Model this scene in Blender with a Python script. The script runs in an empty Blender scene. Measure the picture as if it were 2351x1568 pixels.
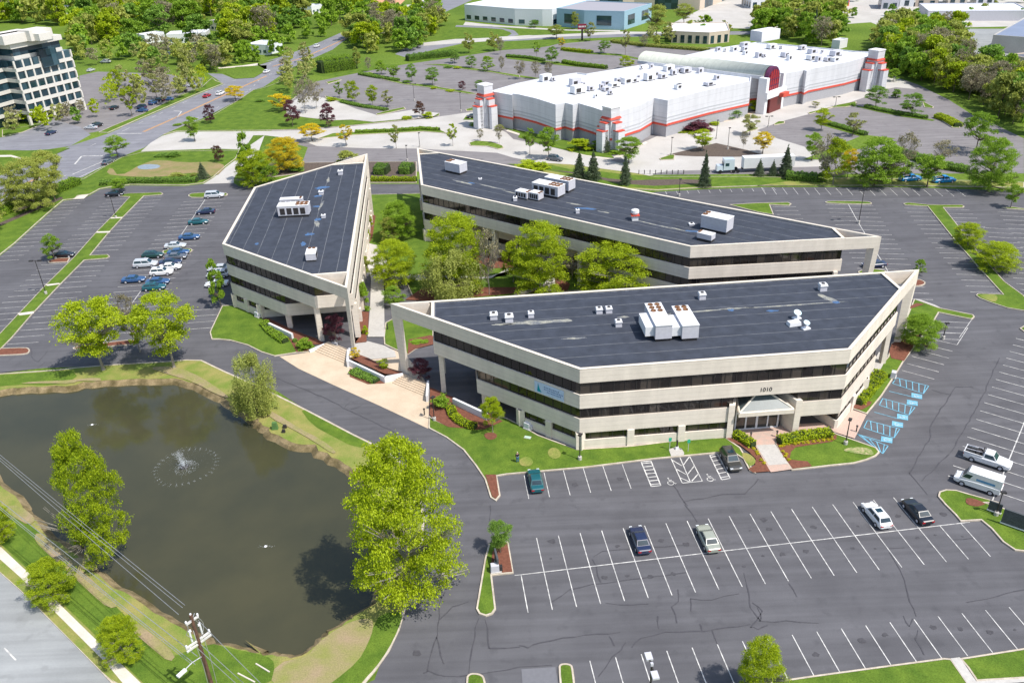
import bpy, bmesh, math, random
import numpy as np
from mathutils import Vector, Matrix
from mathutils.geometry import tessellate_polygon
R=math.radians; SC=bpy.context.scene; COL=SC.collection
# ---------------------------------------------------------------- camera
FPX=1924.3; TH=R(28.6544); RO=R(-2.2993); HC=71.255
F=Vector((0,math.cos(TH),-math.sin(TH))); U0=Vector((0,math.sin(TH),math.cos(TH))); R0=Vector((1,0,0))
RV=R0*math.cos(RO)+U0*math.sin(RO); UV=-R0*math.sin(RO)+U0*math.cos(RO)
cam=bpy.data.cameras.new('camera'); co=bpy.data.objects.new('camera',cam); COL.objects.link(co)
cam.sensor_width=36; cam.lens=FPX/2351*36; cam.clip_end=5000; cam.clip_start=1
co.matrix_world=Matrix(((RV.x,UV.x,-F.x,0),(RV.y,UV.y,-F.y,0),(RV.z,UV.z,-F.z,HC),(0,0,0,1)))
SC.camera=co
# ---------------------------------------------------------------- sky, sun, exposure
SUN_EL=R(57); SD=Vector((math.cos(R(-36))*math.cos(SUN_EL),math.sin(R(-36))*math.cos(SUN_EL),math.sin(SUN_EL)))
w=bpy.data.worlds.new("World"); SC.world=w; w.use_nodes=True
nt=w.node_tree; sky=nt.nodes.new('ShaderNodeTexSky'); sky.sky_type='NISHITA'; sky.sun_disc=False
sky.sun_elevation=SUN_EL; sky.sun_rotation=math.atan2(SD.x,SD.y); sky.air_density=1.2; sky.dust_density=1.5
bgn=nt.nodes['Background']; bgn.inputs['Strength'].default_value=0.135; nt.links.new(sky.outputs[0],bgn.inputs[0])
sl=bpy.data.lights.new('sun','SUN'); so=bpy.data.objects.new('sun',sl); COL.objects.link(so)
sl.energy=4.0; sl.angle=R(0.6); sl.color=(1,0.955,0.89); so.rotation_euler=SD.to_track_quat('Z','Y').to_euler()
SC.view_settings.view_transform='Standard'; SC.view_settings.look='None'; SC.view_settings.exposure=0.32; SC.view_settings.gamma=1
# ---------------------------------------------------------------- survey: photo points to ground points
T={'D':(0,0,1)}
for i,y in enumerate((0,367.3,753.1,1159.6)):
    for j,x in enumerate((0,581.6,1163.2,1738.8)): T[f'{i+1}{j+1}']=(x,y,.26042)
T['S1']=(1077.6,73.5,.21875);T['S2']=(1530.6,61.2,.21875);T['M']=(0,49,.17177);T['E']=(1616.3,881.6,.17188)
T['P']=(489.8,612.2,.19525);T['F']=(1873.5,0,.20313);T['N']=(955.1,0,.20313);T['Q']=(1873.5,600,.2264)
def g(x,y,z=0):
    d=F+RV*((x-1175.5)/FPX)-UV*((y-784)/FPX); t=(z-HC)/d.z
    return Vector((d.x*t,d.y*t,z))
def pr(P):
    q=Vector(P)-Vector((0,0,HC)); k=q.dot(F); return (1175.5+FPX*q.dot(RV)/k, 784-FPX*q.dot(UV)/k)
def dpx(s):
    out=[];t=T['D']
    for k in s.split():
        if ',' in k:
            a,b=k.split(','); out.append((t[0]+float(a)*t[2],t[1]+float(b)*t[2]))
        else: t=T[k]
    return out
def W(s,z=0): return [g(x,y,z) for x,y in dpx(s)]
def vht(B,ty):  # height of a thing whose base is B and whose top shows at row ty
    lo,hi=0,80
    for _ in range(30):
        m=(lo+hi)/2
        if pr((B[0],B[1],B[2]+m))[1]>ty: lo=m
        else: hi=m
    return lo
def mpp(B): return (Vector(B)-Vector((0,0,HC))).dot(F)/FPX   # metres per photo px at B
# ---------------------------------------------------------------- materials
MC={}
def N(nt,t,**k):
    n=nt.nodes.new(t)
    for a,b in k.items(): setattr(n,a,b)
    return n
def mat(name,c,rough=.8,metal=0,var=.12,sc=2.0,c2=None,bump=0,spec=.3,obj=False,sc2=None,v2=0.,coat=0,emit=None):
    if name in MC: return MC[name]
    m=bpy.data.materials.new(name); m.use_nodes=True; nt=m.node_tree; b=nt.nodes['Principled BSDF']; L=nt.links.new
    b.inputs['Roughness'].default_value=rough; b.inputs['Metallic'].default_value=metal
    b.inputs['Specular IOR Level'].default_value=spec; b.inputs['Coat Weight'].default_value=coat
    tc=N(nt,'ShaderNodeTexCoord')
    src=tc.outputs['Object']
    nz=N(nt,'ShaderNodeTexNoise'); nz.inputs['Scale'].default_value=sc; nz.inputs['Detail'].default_value=6; nz.inputs['Roughness'].default_value=.6
    L(src,nz.inputs['Vector'])
    rp=N(nt,'ShaderNodeValToRGB'); L(nz.outputs['Fac'],rp.inputs['Fac'])
    lo=c2 if c2 else tuple(x*(1-var) for x in c); hi=c if c2 else tuple(x*(1+var) for x in c)
    rp.color_ramp.elements[0].position=.35; rp.color_ramp.elements[1].position=.65
    rp.color_ramp.elements[0].color=(*lo,1); rp.color_ramp.elements[1].color=(*hi,1)
    out=rp.outputs['Color']
    if sc2:
        n2=N(nt,'ShaderNodeTexNoise'); n2.inputs['Scale'].default_value=sc2; n2.inputs['Detail'].default_value=4; L(src,n2.inputs['Vector'])
        mr=N(nt,'ShaderNodeMapRange'); mr.inputs[1].default_value=.3; mr.inputs[2].default_value=.7; mr.inputs[3].default_value=1-v2; mr.inputs[4].default_value=1+v2
        L(n2.outputs['Fac'],mr.inputs[0]); mx=N(nt,'ShaderNodeVectorMath',operation='SCALE'); L(out,mx.inputs[0]); L(mr.outputs[0],mx.inputs['Scale']); out=mx.outputs[0]
    L(out,b.inputs['Base Color'])
    if bump:
        bp=N(nt,'ShaderNodeBump'); bp.inputs['Strength'].default_value=bump; bp.inputs['Distance'].default_value=.05; L(nz.outputs['Fac'],bp.inputs['Height']); L(bp.outputs[0],b.inputs['Normal'])
    MC[name]=m; return m
def leafmat(name,c,c2=None,tr=.35):
    if name in MC: return MC[name]
    c2=c2 or tuple(x*.55 for x in c)
    m=bpy.data.materials.new(name); m.use_nodes=True; nt=m.node_tree; L=nt.links.new; b=nt.nodes['Principled BSDF']; b.inputs['Roughness'].default_value=.55; b.inputs['Specular IOR Level'].default_value=.25
    ge=N(nt,'ShaderNodeNewGeometry'); oi=N(nt,'ShaderNodeObjectInfo'); tc=N(nt,'ShaderNodeTexCoord')
    nz=N(nt,'ShaderNodeTexNoise'); nz.inputs['Scale'].default_value=.45; nz.inputs['Detail'].default_value=3; L(tc.outputs['Object'],nz.inputs['Vector'])
    ad=N(nt,'ShaderNodeMath',operation='MULTIPLY_ADD'); L(ge.outputs['Random Per Island'],ad.inputs[0]); ad.inputs[1].default_value=.55; L(nz.outputs['Fac'],ad.inputs[2])
    a2=N(nt,'ShaderNodeMath',operation='MULTIPLY_ADD'); L(oi.outputs['Random'],a2.inputs[0]); a2.inputs[1].default_value=.3; L(ad.outputs[0],a2.inputs[2])
    rp=N(nt,'ShaderNodeValToRGB'); L(a2.outputs[0],rp.inputs['Fac']); rp.color_ramp.elements[0].position=.5; rp.color_ramp.elements[1].position=1.15 if False else 1.0
    rp.color_ramp.elements[0].color=(*c2,1); rp.color_ramp.elements[1].color=(*c,1); L(rp.outputs[0],b.inputs['Base Color'])
    t=N(nt,'ShaderNodeBsdfTranslucent'); L(rp.outputs[0],t.inputs['Color']); mx=N(nt,'ShaderNodeMixShader'); mx.inputs[0].default_value=tr
    L(b.outputs[0],mx.inputs[1]); L(t.outputs[0],mx.inputs[2]); L(mx.outputs[0],nt.nodes['Material Output'].inputs['Surface'])
    MC[name]=m; return m
def stripemat(name,c,c2,per,axis='z',width=.06,ang=0,rough=.8,noise=.08,metal=0,jit=0.,bump=0.):
    # thin joints/seams every `per` metres across one direction
    if name in MC: return MC[name]
    m=mat(name,c,rough=rough,metal=metal,var=noise,sc=.6,sc2=5,v2=.03); nt=m.node_tree; L=nt.links.new; b=nt.nodes['Principled BSDF']
    old=b.inputs['Base Color'].links[0].from_socket
    tc=N(nt,'ShaderNodeTexCoord'); mp=N(nt,'ShaderNodeMapping'); mp.inputs['Rotation'].default_value=(0,0,ang); L(tc.outputs['Object'],mp.inputs['Vector'])
    sp=N(nt,'ShaderNodeSeparateXYZ'); L(mp.outputs[0],sp.inputs[0]); o=sp.outputs[{'x':0,'y':1,'z':2}[axis]]
    if jit:
        nn=N(nt,'ShaderNodeTexNoise'); nn.inputs['Scale'].default_value=.25; L(tc.outputs['Object'],nn.inputs['Vector'])
        ma=N(nt,'ShaderNodeMath',operation='MULTIPLY_ADD'); L(nn.outputs['Fac'],ma.inputs[0]); ma.inputs[1].default_value=jit; L(o,ma.inputs[2]); o=ma.outputs[0]
    d=N(nt,'ShaderNodeMath',operation='DIVIDE'); L(o,d.inputs[0]); d.inputs[1].default_value=per
    fr=N(nt,'ShaderNodeMath',operation='FRACT'); L(d.outputs[0],fr.inputs[0]); lt=N(nt,'ShaderNodeMath',operation='LESS_THAN'); L(fr.outputs[0],lt.inputs[0]); lt.inputs[1].default_value=width/per
    fac=lt.outputs[0]
    if jit:
        n3=N(nt,'ShaderNodeTexNoise'); n3.inputs['Scale'].default_value=.5; n3.inputs['Detail'].default_value=5; L(tc.outputs['Object'],n3.inputs['Vector'])
        r3=N(nt,'ShaderNodeMapRange'); r3.inputs[1].default_value=.25; r3.inputs[2].default_value=.5; L(n3.outputs['Fac'],r3.inputs[0])
        mu=N(nt,'ShaderNodeMath',operation='MULTIPLY'); L(fac,mu.inputs[0]); L(r3.outputs[0],mu.inputs[1]); fac=mu.outputs[0]
    mx=N(nt,'ShaderNodeMixRGB'); L(fac,mx.inputs[0]); L(old,mx.inputs[1]); mx.inputs[2].default_value=(*c2,1); L(mx.outputs[0],b.inputs['Base Color'])
    return m
def asph(name,c,c2,dark):   # asphalt: mottling, soft tyre-polished bands, fine grain
    m=mat(name,c,c2=c2,rough=.88,sc=.12,spec=.25,sc2=14,v2=.10); nt=m.node_tree; L=nt.links.new; b=nt.nodes['Principled BSDF']; old=b.inputs['Base Color'].links[0].from_socket
    tc=N(nt,'ShaderNodeTexCoord'); n=N(nt,'ShaderNodeTexNoise'); n.inputs['Scale'].default_value=.5; n.inputs['Detail'].default_value=8; L(tc.outputs['Object'],n.inputs['Vector'])
    mp=N(nt,'ShaderNodeMapping'); mp.inputs['Rotation'].default_value=(0,0,-.105); mp.inputs['Scale'].default_value=(.04,.9,1); L(tc.outputs['Object'],mp.inputs['Vector'])
    n4=N(nt,'ShaderNodeTexNoise'); n4.inputs['Scale'].default_value=1; n4.inputs['Detail'].default_value=3; L(mp.outputs[0],n4.inputs['Vector'])
    r4=N(nt,'ShaderNodeMapRange'); r4.inputs[1].default_value=.35; r4.inputs[2].default_value=.7; r4.inputs[3].default_value=.88; r4.inputs[4].default_value=1.12; L(n4.outputs['Fac'],r4.inputs[0])
    s=N(nt,'ShaderNodeVectorMath',operation='SCALE'); L(old,s.inputs[0]); L(r4.outputs[0],s.inputs['Scale'])
    r=N(nt,'ShaderNodeMapRange'); r.inputs[1].default_value=.25; r.inputs[2].default_value=.42; r.inputs[3].default_value=.7; r.inputs[4].default_value=0; L(n.outputs['Fac'],r.inputs[0])
    mx=N(nt,'ShaderNodeMixRGB'); L(r.outputs[0],mx.inputs[0]); L(s.outputs[0],mx.inputs[1]); mx.inputs[2].default_value=(*dark,1); L(mx.outputs[0],b.inputs['Base Color'])
    return m
M_ASPH=asph('asphalt',(.124,.122,.131),(.098,.096,.104),(.076,.075,.082))
M_BROWN=asph('old_asphalt',(.23,.215,.215),(.195,.18,.182),(.15,.138,.14))
M_ROAD=asph('road_asphalt',(.24,.24,.262),(.2,.2,.222),(.15,.15,.168))
M_GREY=asph('worn_road',(.33,.34,.34),(.28,.29,.29),(.22,.225,.225))
M_CRACK=mat('crack_sealer',(.072,.070,.079),rough=.7)
M_GRASS=mat('grass',(.13,.20,.026),c2=(.075,.135,.018),sc=.35,bump=.3,sc2=9,v2=.28,rough=.95,spec=.1)
M_DRY=mat('dry_grass',(.30,.27,.09),c2=(.16,.225,.04),sc=.28,bump=.3,sc2=8,v2=.25,rough=.95,spec=.1)
M_FAR=mat('field_grass',(.14,.21,.03),c2=(.09,.15,.02),sc=.03,sc2=1.2,v2=.3,rough=.95,spec=.1)
M_DIRT=mat('bare_soil',(.34,.235,.14),c2=(.24,.2,.09),sc=.6,sc2=7,v2=.2,rough=.95,spec=.1)
M_SHORE=mat('pond_bank',(.29,.22,.12),c2=(.11,.085,.035),sc=.6,bump=.6,sc2=10,v2=.3,rough=.9)
M_MULCH=mat('mulch',(.215,.088,.057),c2=(.15,.062,.042),sc=3,bump=.5,sc2=14,v2=.3,rough=.95,spec=.1)
M_DMULCH=mat('dark_mulch',(.13,.098,.08),c2=(.09,.07,.055),sc=2,bump=.4,sc2=12,v2=.25,rough=.95)
M_KERB=mat('kerb_concrete',(.60,.53,.43),c2=(.47,.40,.31),sc=1.5,sc2=12,v2=.1)
M_WALK=mat('sidewalk',(.68,.62,.54),c2=(.58,.52,.44),sc=.5,sc2=8,v2=.08)
M_CONC=mat('pale_concrete',(.52,.495,.46),c2=(.44,.415,.38),sc=.1,sc2=3,v2=.08)
M_TAN=mat('tan_paving',(.62,.50,.37),c2=(.54,.43,.31),sc=.4,sc2=6,v2=.07)
M_PAVER=mat('pink_paver',(.55,.37,.30),c2=(.46,.36,.30),sc=1.2,sc2=9,v2=.12)
M_PAINT=mat('road_paint',(.74,.72,.68),c2=(.36,.355,.35),sc=1.4,sc2=20,v2=.12)
M_BLUEP=mat('blue_paint',(.20,.47,.62),c2=(.12,.31,.42),sc=1.5,sc2=14,v2=.1)
M_ORP=mat('yellow_paint',(.75,.36,.08),var=.1)
M_WALL=stripemat('precast_concrete',(.75,.67,.575),(.58,.51,.43),.75,'z',.04,noise=.04)
M_COPE=mat('coping',(.70,.63,.53),var=.05)
M_MEM=mat('roof_trim',(.66,.58,.48),var=.05)
M_WHITE=mat('white_paint',(.72,.72,.735),var=.03)
M_STEEL=mat('grey_metal',(.54,.535,.58),var=.05,rough=.55,metal=.0)
M_DKMET=mat('dark_metal',(.04,.036,.036),rough=.5)
M_ORANGE=mat('rust_fan',(.34,.17,.08),c2=(.05,.025,.015),sc=4)
M_BARK=mat('bark',(.19,.15,.115),c2=(.11,.085,.065),sc=3,bump=.5)
M_PALEBARK=mat('pale_bark',(.36,.33,.29),c2=(.22,.19,.16),sc=3,bump=.5)
M_WOOD=mat('pole_wood',(.16,.085,.06),c2=(.1,.055,.04),sc=3)
M_WIRE=mat('cable',(.42,.41,.43),rough=.4,metal=.5)
M_BLACK=mat('black_rubber',(.018,.018,.02),rough=.7)
M_RED=mat('red_trim',(.58,.085,.055),var=.08)
M_STORE=stripemat('store_wall',(.60,.605,.63),(.46,.46,.49),2.4,'z',.08,noise=.025)
M_SGREY=mat('store_base',(.36,.36,.38),var=.06)
M_SROOF=stripemat('white_roof',(.68,.70,.735),(.50,.51,.53),6.1,'x',.14,ang=-.55,jit=.4,noise=.05)
def streak(m,k=.12):   # rain streaks running down a wall
    nt=m.node_tree; L=nt.links.new; b=nt.nodes['Principled BSDF']; old=b.inputs['Base Color'].links[0].from_socket
    tc=N(nt,'ShaderNodeTexCoord'); mp=N(nt,'ShaderNodeMapping'); mp.inputs['Scale'].default_value=(.55,.55,.05); L(tc.outputs['Object'],mp.inputs['Vector'])
    n=N(nt,'ShaderNodeTexNoise'); n.inputs['Scale'].default_value=1; n.inputs['Detail'].default_value=5; L(mp.outputs[0],n.inputs['Vector'])
    r=N(nt,'ShaderNodeMapRange'); r.inputs[1].default_value=.35; r.inputs[2].default_value=.62; r.inputs[3].default_value=1-k; r.inputs[4].default_value=1.03; L(n.outputs['Fac'],r.inputs[0])
    s=N(nt,'ShaderNodeVectorMath',operation='SCALE'); L(old,s.inputs[0]); L(r.outputs[0],s.inputs['Scale']); L(s.outputs[0],b.inputs['Base Color'])
streak(M_WALL,.07); streak(M_STORE,.07); streak(M_KERB,.15)
def glassmat(name,c,rough=.06,pan=0):
    m=mat(name,c,rough=rough,spec=.8,sc=.35,c2=tuple(x*.4 for x in c)); return m
M_GLASS=glassmat('dark_glass',(.026,.022,.019)); M_TEAL=glassmat('teal_glass',(.018,.05,.075)); M_OGL=None; M_CARG=glassmat('car_glass',(.02,.06,.085))
def paned(m,cx,c_lo,c_hi):   # panes with different blinds and depths behind the glass
    nt=m.node_tree; L=nt.links.new; b=nt.nodes['Principled BSDF']; tc=N(nt,'ShaderNodeTexCoord')
    sp=N(nt,'ShaderNodeSeparateXYZ'); L(tc.outputs['Object'],sp.inputs[0]); ad=N(nt,'ShaderNodeMath',operation='ADD'); L(sp.outputs[0],ad.inputs[0]); m2=N(nt,'ShaderNodeMath',operation='MULTIPLY'); L(sp.outputs[1],m2.inputs[0]); m2.inputs[1].default_value=.83; L(m2.outputs[0],ad.inputs[1])
    dv=N(nt,'ShaderNodeMath',operation='DIVIDE'); L(ad.outputs[0],dv.inputs[0]); dv.inputs[1].default_value=cx; fl=N(nt,'ShaderNodeMath',operation='FLOOR'); L(dv.outputs[0],fl.inputs[0])
    zf=N(nt,'ShaderNodeMath',operation='MULTIPLY'); L(sp.outputs[2],zf.inputs[0]); zf.inputs[1].default_value=.27; zg=N(nt,'ShaderNodeMath',operation='FLOOR'); L(zf.outputs[0],zg.inputs[0])
    cb=N(nt,'ShaderNodeCombineXYZ'); L(fl.outputs[0],cb.inputs[0]); L(zg.outputs[0],cb.inputs[1]); wn=N(nt,'ShaderNodeTexWhiteNoise'); wn.noise_dimensions='2D'; L(cb.outputs[0],wn.inputs['Vector'])
    rp=N(nt,'ShaderNodeValToRGB'); L(wn.outputs['Value'],rp.inputs['Fac']); rp.color_ramp.elements[0].position=.3; rp.color_ramp.elements[0].color=(*c_lo,1); rp.color_ramp.elements[1].color=(*c_hi,1); L(rp.outputs[0],b.inputs['Base Color'])
paned(M_GLASS,1.5,(.014,.011,.010),(.065,.053,.043)); paned(M_TEAL,2.2,(.012,.035,.05),(.05,.10,.13))
def water():
    m=mat('pond_water',(.070,.066,.034),c2=(.046,.047,.027),sc=.05,rough=.06,spec=.42); nt=m.node_tree; b=nt.nodes['Principled BSDF']; L=nt.links.new
    tc=N(nt,'ShaderNodeTexCoord'); n=N(nt,'ShaderNodeTexNoise'); n.inputs['Scale'].default_value=2.2; n.inputs['Detail'].default_value=4; L(tc.outputs['Object'],n.inputs['Vector'])
    bp=N(nt,'ShaderNodeBump'); bp.inputs['Strength'].default_value=.10; bp.inputs['Distance'].default_value=.05; L(n.outputs['Fac'],bp.inputs['Height']); L(bp.outputs[0],b.inputs['Normal']); return m
M_WATER=water()
# ---------------------------------------------------------------- mesh builder
class MB:
    def __init__(s): s.v=[];s.f=[]
    def add(s,vs,fs):
        o=len(s.v); s.v+= [tuple(v) for v in vs]; s.f+=[tuple(o+i for i in f) for f in fs]; return s
    def box(s,c,d,rz=0,tx=1,ty=1,sh=(0,0)):  # centre-bottom c, dims d, top taper tx,ty
        ca,sa=math.cos(rz),math.sin(rz); vs=[]
        for z,a,b,q in ((0,1,1,0),(d[2],tx,ty,1)):
            for x,y in ((-1,-1),(1,-1),(1,1),(-1,1)):
                X=x*d[0]/2*a+sh[0]*q; Y=y*d[1]/2*b+sh[1]*q; vs.append((c[0]+X*ca-Y*sa,c[1]+X*sa+Y*ca,c[2]+z))
        return s.add(vs,[(3,2,1,0),(4,5,6,7),(0,1,5,4),(1,2,6,5),(2,3,7,6),(3,0,4,7)])
    def prism(s,poly,z0,z1):
        if area(poly)<0: poly=poly[::-1]
        n=len(poly); vs=[(p[0],p[1],z0) for p in poly]+[(p[0],p[1],z1) for p in poly]
        tr=tessellate_polygon([[Vector((p[0],p[1],0)) for p in poly]])
        fs=[]
        for a,b,c in tr:
            A,B,C=poly[a],poly[b],poly[c]; cr=(B[0]-A[0])*(C[1]-A[1])-(B[1]-A[1])*(C[0]-A[0])
            if cr<0: b,c=c,b
            fs+=[(a+n,b+n,c+n),(c,b,a)]
        fs+=[(i,(i+1)%n,(i+1)%n+n,i+n) for i in range(n)]
        return s.add(vs,fs)
    def tube(s,p,r,n=6,r2=None):
        p=[Vector(q) for q in p]; K=len(p)
        if r2 is None: r2=r
        rings=[]
        for i,q in enumerate(p):
            d=(p[min(i+1,K-1)]-p[max(i-1,0)]).normalized(); a=d.cross(Vector((0,0,1)) if abs(d.z)<.9 else Vector((1,0,0))).normalized(); b=d.cross(a)
            rr=r+(r2-r)*i/(K-1); rings.append([q+(a*math.cos(2*math.pi*k/n)+b*math.sin(2*math.pi*k/n))*rr for k in range(n)])
        vs=[v for R_ in rings for v in R_]; fs=[]
        for i in range(K-1):
            for k in range(n): fs.append((i*n+k,i*n+(k+1)%n,(i+1)*n+(k+1)%n,(i+1)*n+k))
        fs+=[tuple(range(n))[::-1],tuple((K-1)*n+k for k in range(n))]
        return s.add(vs,fs)
    def lathe(s,c,prof,n=16):
        vs=[];fs=[]
        for r,z in prof: vs+=[(c[0]+r*math.cos(2*math.pi*k/n),c[1]+r*math.sin(2*math.pi*k/n),c[2]+z) for k in range(n)]
        for i in range(len(prof)-1):
            for k in range(n): fs.append((i*n+k,i*n+(k+1)%n,(i+1)*n+(k+1)%n,(i+1)*n+k))
        fs+=[tuple(range(n))[::-1],tuple((len(prof)-1)*n+k for k in range(n))]
        return s.add(vs,fs)
    def strip(s,a,b,w_,z=.02):
        z+=.02
        a=Vector(a[:2]);b=Vector(b[:2]);d=(b-a).normalized()*w_/2; n=Vector((-d.y,d.x))
        return s.add([(*(a+n),z),(*(a-n),z),(*(b-n),z),(*(b+n),z)],[(0,1,2,3)])
    def sheet(s,poly,z,holes=None):
        loops=[[Vector((p[0],p[1],0)) for p in q] for q in [poly]+(holes or [])]; pts=[p for l in loops for p in l]; fs=[]
        for t in tessellate_polygon(loops):
            a,b,c=[pts[i] for i in t]
            fs.append(tuple(t) if (b-a).cross(c-a).z>0 else (t[0],t[2],t[1]))
        return s.add([(p.x,p.y,z) for p in pts],fs)
    def build(s,name,m,parent=None,smooth=False,loc=None):
        me=bpy.data.meshes.new(name); vs=s.v
        if loc is not None: vs=[(v[0]-loc[0],v[1]-loc[1],v[2]-loc[2]) for v in vs]
        me.from_pydata(vs,[],s.f); me.materials.append(m)
        if smooth: me.polygons.foreach_set('use_smooth',[True]*len(me.polygons))
        o=bpy.data.objects.new(name,me); COL.objects.link(o)
        if loc is not None: o.location=loc
        if parent is not None: o.parent=parent
        return o
def area(p): return sum(p[i][0]*p[(i+1)%len(p)][1]-p[(i+1)%len(p)][0]*p[i][1] for i in range(len(p)))/2
def tag(o,label,cat=None,group=None):
    o['label']=label
    if cat: o['category']=cat
    if group: o['group']=group
    return o
def empty(name,loc,rz=0,label=None,cat=None,group=None,sc=None):
    o=bpy.data.objects.new(name,None); COL.objects.link(o); o.location=loc; o.rotation_euler=(0,0,rz)
    if sc is not None: o.scale=sc
    if label: tag(o,label,cat,group)
    return o
def struct(o,k='structure'): o['kind']=k; return o
KIDS={}
def copyt(o,loc,rz=0,label=None,cat=None,group=None,sc=None):
    c=o.copy(); COL.objects.link(c); c.location=loc; c.rotation_euler=(0,0,rz)
    if sc is not None: c.scale=sc
    if label: c['label']=label
    if cat: c['category']=cat
    if group: c['group']=group
    for ch in KIDS.get(o.name) or list(o.children):
        d=ch.copy(); COL.objects.link(d); d.parent=c
        for e in ch.children:
            f=e.copy(); COL.objects.link(f); f.parent=d
    return c
def chaikin(p,n=2):
    for _ in range(n):
        q=[]
        for i in range(len(p)):
            a,b=Vector(p[i]),Vector(p[(i+1)%len(p)]); q+=[a*.75+b*.25,a*.25+b*.75]
        p=q
    return p
def inset(poly,d):
    if area(poly)<0: poly=poly[::-1]
    n=len(poly); out=[]
    for i in range(n):
        a,b,c=[Vector(poly[j%n][:2]) for j in (i-1,i,i+1)]
        e1=(b-a);e2=(c-b)
        if e1.length<1e-6 or e2.length<1e-6: out.append(b); continue
        e1.normalize();e2.normalize(); n1=Vector((-e1.y,e1.x));n2=Vector((-e2.y,e2.x)); m=n1+n2
        if m.length<.3: m=n1; k=1
        else: m.normalize(); k=min(1/max(m.dot(n1),.4),2.5)
        out.append(b+m*d*k)
    return out
ZC=[0]
def zup(z):
    ZC[0]+=1; return z+(ZC[0]*.0005 if z>.1 else ZC[0]*.00015)
def sheet(name,s,z,m,sm=0,holes=None):
    z=zup(z); p=W(s) if isinstance(s,str) else s
    if sm: p=chaikin(p,sm)
    return struct(MB().sheet(p,z,holes).build(name,m))
def kerb(p,z0=0.,z1=.15,wd=.2):
    if area(p)<0: p=p[::-1]
    q=inset(p,wd); n=len(p); m=MB()
    vs=[(a[0],a[1],z0) for a in p]+[(a[0],a[1],z1) for a in p]+[(a[0],a[1],z1) for a in q]; fs=[]
    for i in range(n):
        j=(i+1)%n; fs+=[(i,j,j+n,i+n),(i+n,j+n,j+2*n,i+2*n)]
    m.add(vs,fs); return struct(m.build('kerb',M_KERB)),q
def lawn(s,m=None,sm=0,name='lawn',z=.12,wd=.2,holes=None):
    p=W(s) if isinstance(s,str) else s
    if sm: p=chaikin(p,sm)
    z=zup(z); k,q=kerb(p,z1=z+.03,wd=wd); o=struct(MB().sheet(q,z,holes).build(name,m or M_GRASS)); return p
# ================================================================ GROUND
POND="31 -60,590 0,582 60,566 150,552 300,548 520,545 650,528 780,505 920,497 1050,492 1250,482 1420,468 1550,478 1660,510 1750,545 1900,630 1990,680 2100,745 2200,832 32 0,855 60,905 100,935 200,1005 330,1048 470,1062 560,1120 680,1188 790,1245 880,1310 930,1338 D 843,1150 856,1200 866,1260 866,1330 852,1375 42 870,925 780,1000 700,1050 620,1090 560,1145 500,1215 450,1265 380,1292 300,1290 200,1280 100,1262 41 2351,1252 2230,1228 2100,1205 1950,1178 1850,1130 1700,1045 1560,950 1400,868 1200,760 1050,662 900,545 830,490 700,390 540,275 400,165 250,5 31 300,1560 150,1430 0,1290 -60,1235"
pond=chaikin(W(POND),1); 
random.seed(5)
pond=[p+Vector((random.uniform(-.3,.3),random.uniform(-.3,.3),0)) for p in pond]
ccw=pond if area(pond)>0 else pond[::-1]
bank_out=inset(ccw,-1.0)   # crest of the bank
BIG=[Vector((-1700,-120,0)),Vector((1500,-120,0)),Vector((1500,2600,0)),Vector((-1700,2600,0))]
pondhole=[(p[0],p[1]) for p in bank_out]
struct(MB().sheet(BIG,0,[pondhole[::-1]]).build('ground',M_FAR))
# bank: from the lawn down to the water, then bed below water
m=MB();n=len(ccw);r1=bank_out;r2=inset(ccw,-.55);r3=inset(ccw,.0);r4=inset(ccw,.9)
vs=[(p[0],p[1],.121) for p in r1]+[(p[0]+random.uniform(-.2,.2),p[1]+random.uniform(-.2,.2),-.12) for p in r2]+[(p[0],p[1],-.62) for p in r3]+[(p[0],p[1],-1.3) for p in r4]
fs=[(k*n+i,k*n+(i+1)%n,(k+1)*n+(i+1)%n,(k+1)*n+i) for k in range(3) for i in range(n)]
struct(m.add(vs,fs).build('pond_bank',M_SHORE))
struct(MB().sheet(inset(ccw,-.3),-.6).build('pond_water',M_WATER))
# campus asphalt
CAMP="31 -700,470 -300,430 0,400 -300,330 21 -400,1100 -60,890 0,848 130,745 300,590 420,482 560,362 660,350 740,340 800,310 880,262 980,246 1150,226 1400,230 1630,232 1790,212 2060,205 2110,235 2220,228 22 1040,213 1440,213 D 1100,455 1469,448 23 1320,283 1700,262 2351,240 24 0,243 1100,240 1500,248 1800,258 2140,270 2351,276 3200,300 34 3000,1200 44 3300,1400 2900,1568 2700,2000 42 900,2200 -500,2200 D 860,1560 915,1400 915,1250 925,1150 880,1060 640,900 520,855 400,835 100,845"
campus=W(CAMP); struct(MB().sheet(campus,.008).build('asphalt',M_ASPH))
# roads
ROADM="21 -400,640 0,455 240,345 560,215 740,150 930,40 11 1070,1385 1270,1305 1430,1195 1800,1040 1910,985 2090,890 2230,795 12 90,770 350,595 700,440 835,335 900,300 780,288 600,368 420,440 280,492 0,578 11 2070,700 1970,745 1750,832 1250,1050 950,1182 620,1290 350,1400 80,1512 -300,1700 21 -400,240"
sheet('road',ROADM,.012,M_ROAD)
sheet('road',"12 900,330 1230,235 1250,150 1400,88 1640,-10 1900,-60 1960,-10 1600,150 1340,240 1000,330",.012,M_ROAD)
sheet('road',"11 -100,1230 100,1200 330,1110 480,1060 700,1120 800,1190 620,1290 350,1330 0,1325 -200,1340",.010,M_ROAD)   # side street by the mid-rise
sheet('asphalt',"11 700,670 860,635 1100,640 1500,660 1800,690 1780,760 1540,860 1330,990 1100,1120 700,1190 420,1150 480,1010 700,900",.009,M_BROWN)
sheet('road',"11 1830,650 1960,655 2080,705 1970,745 1910,700",.013,M_ROAD)
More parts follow.
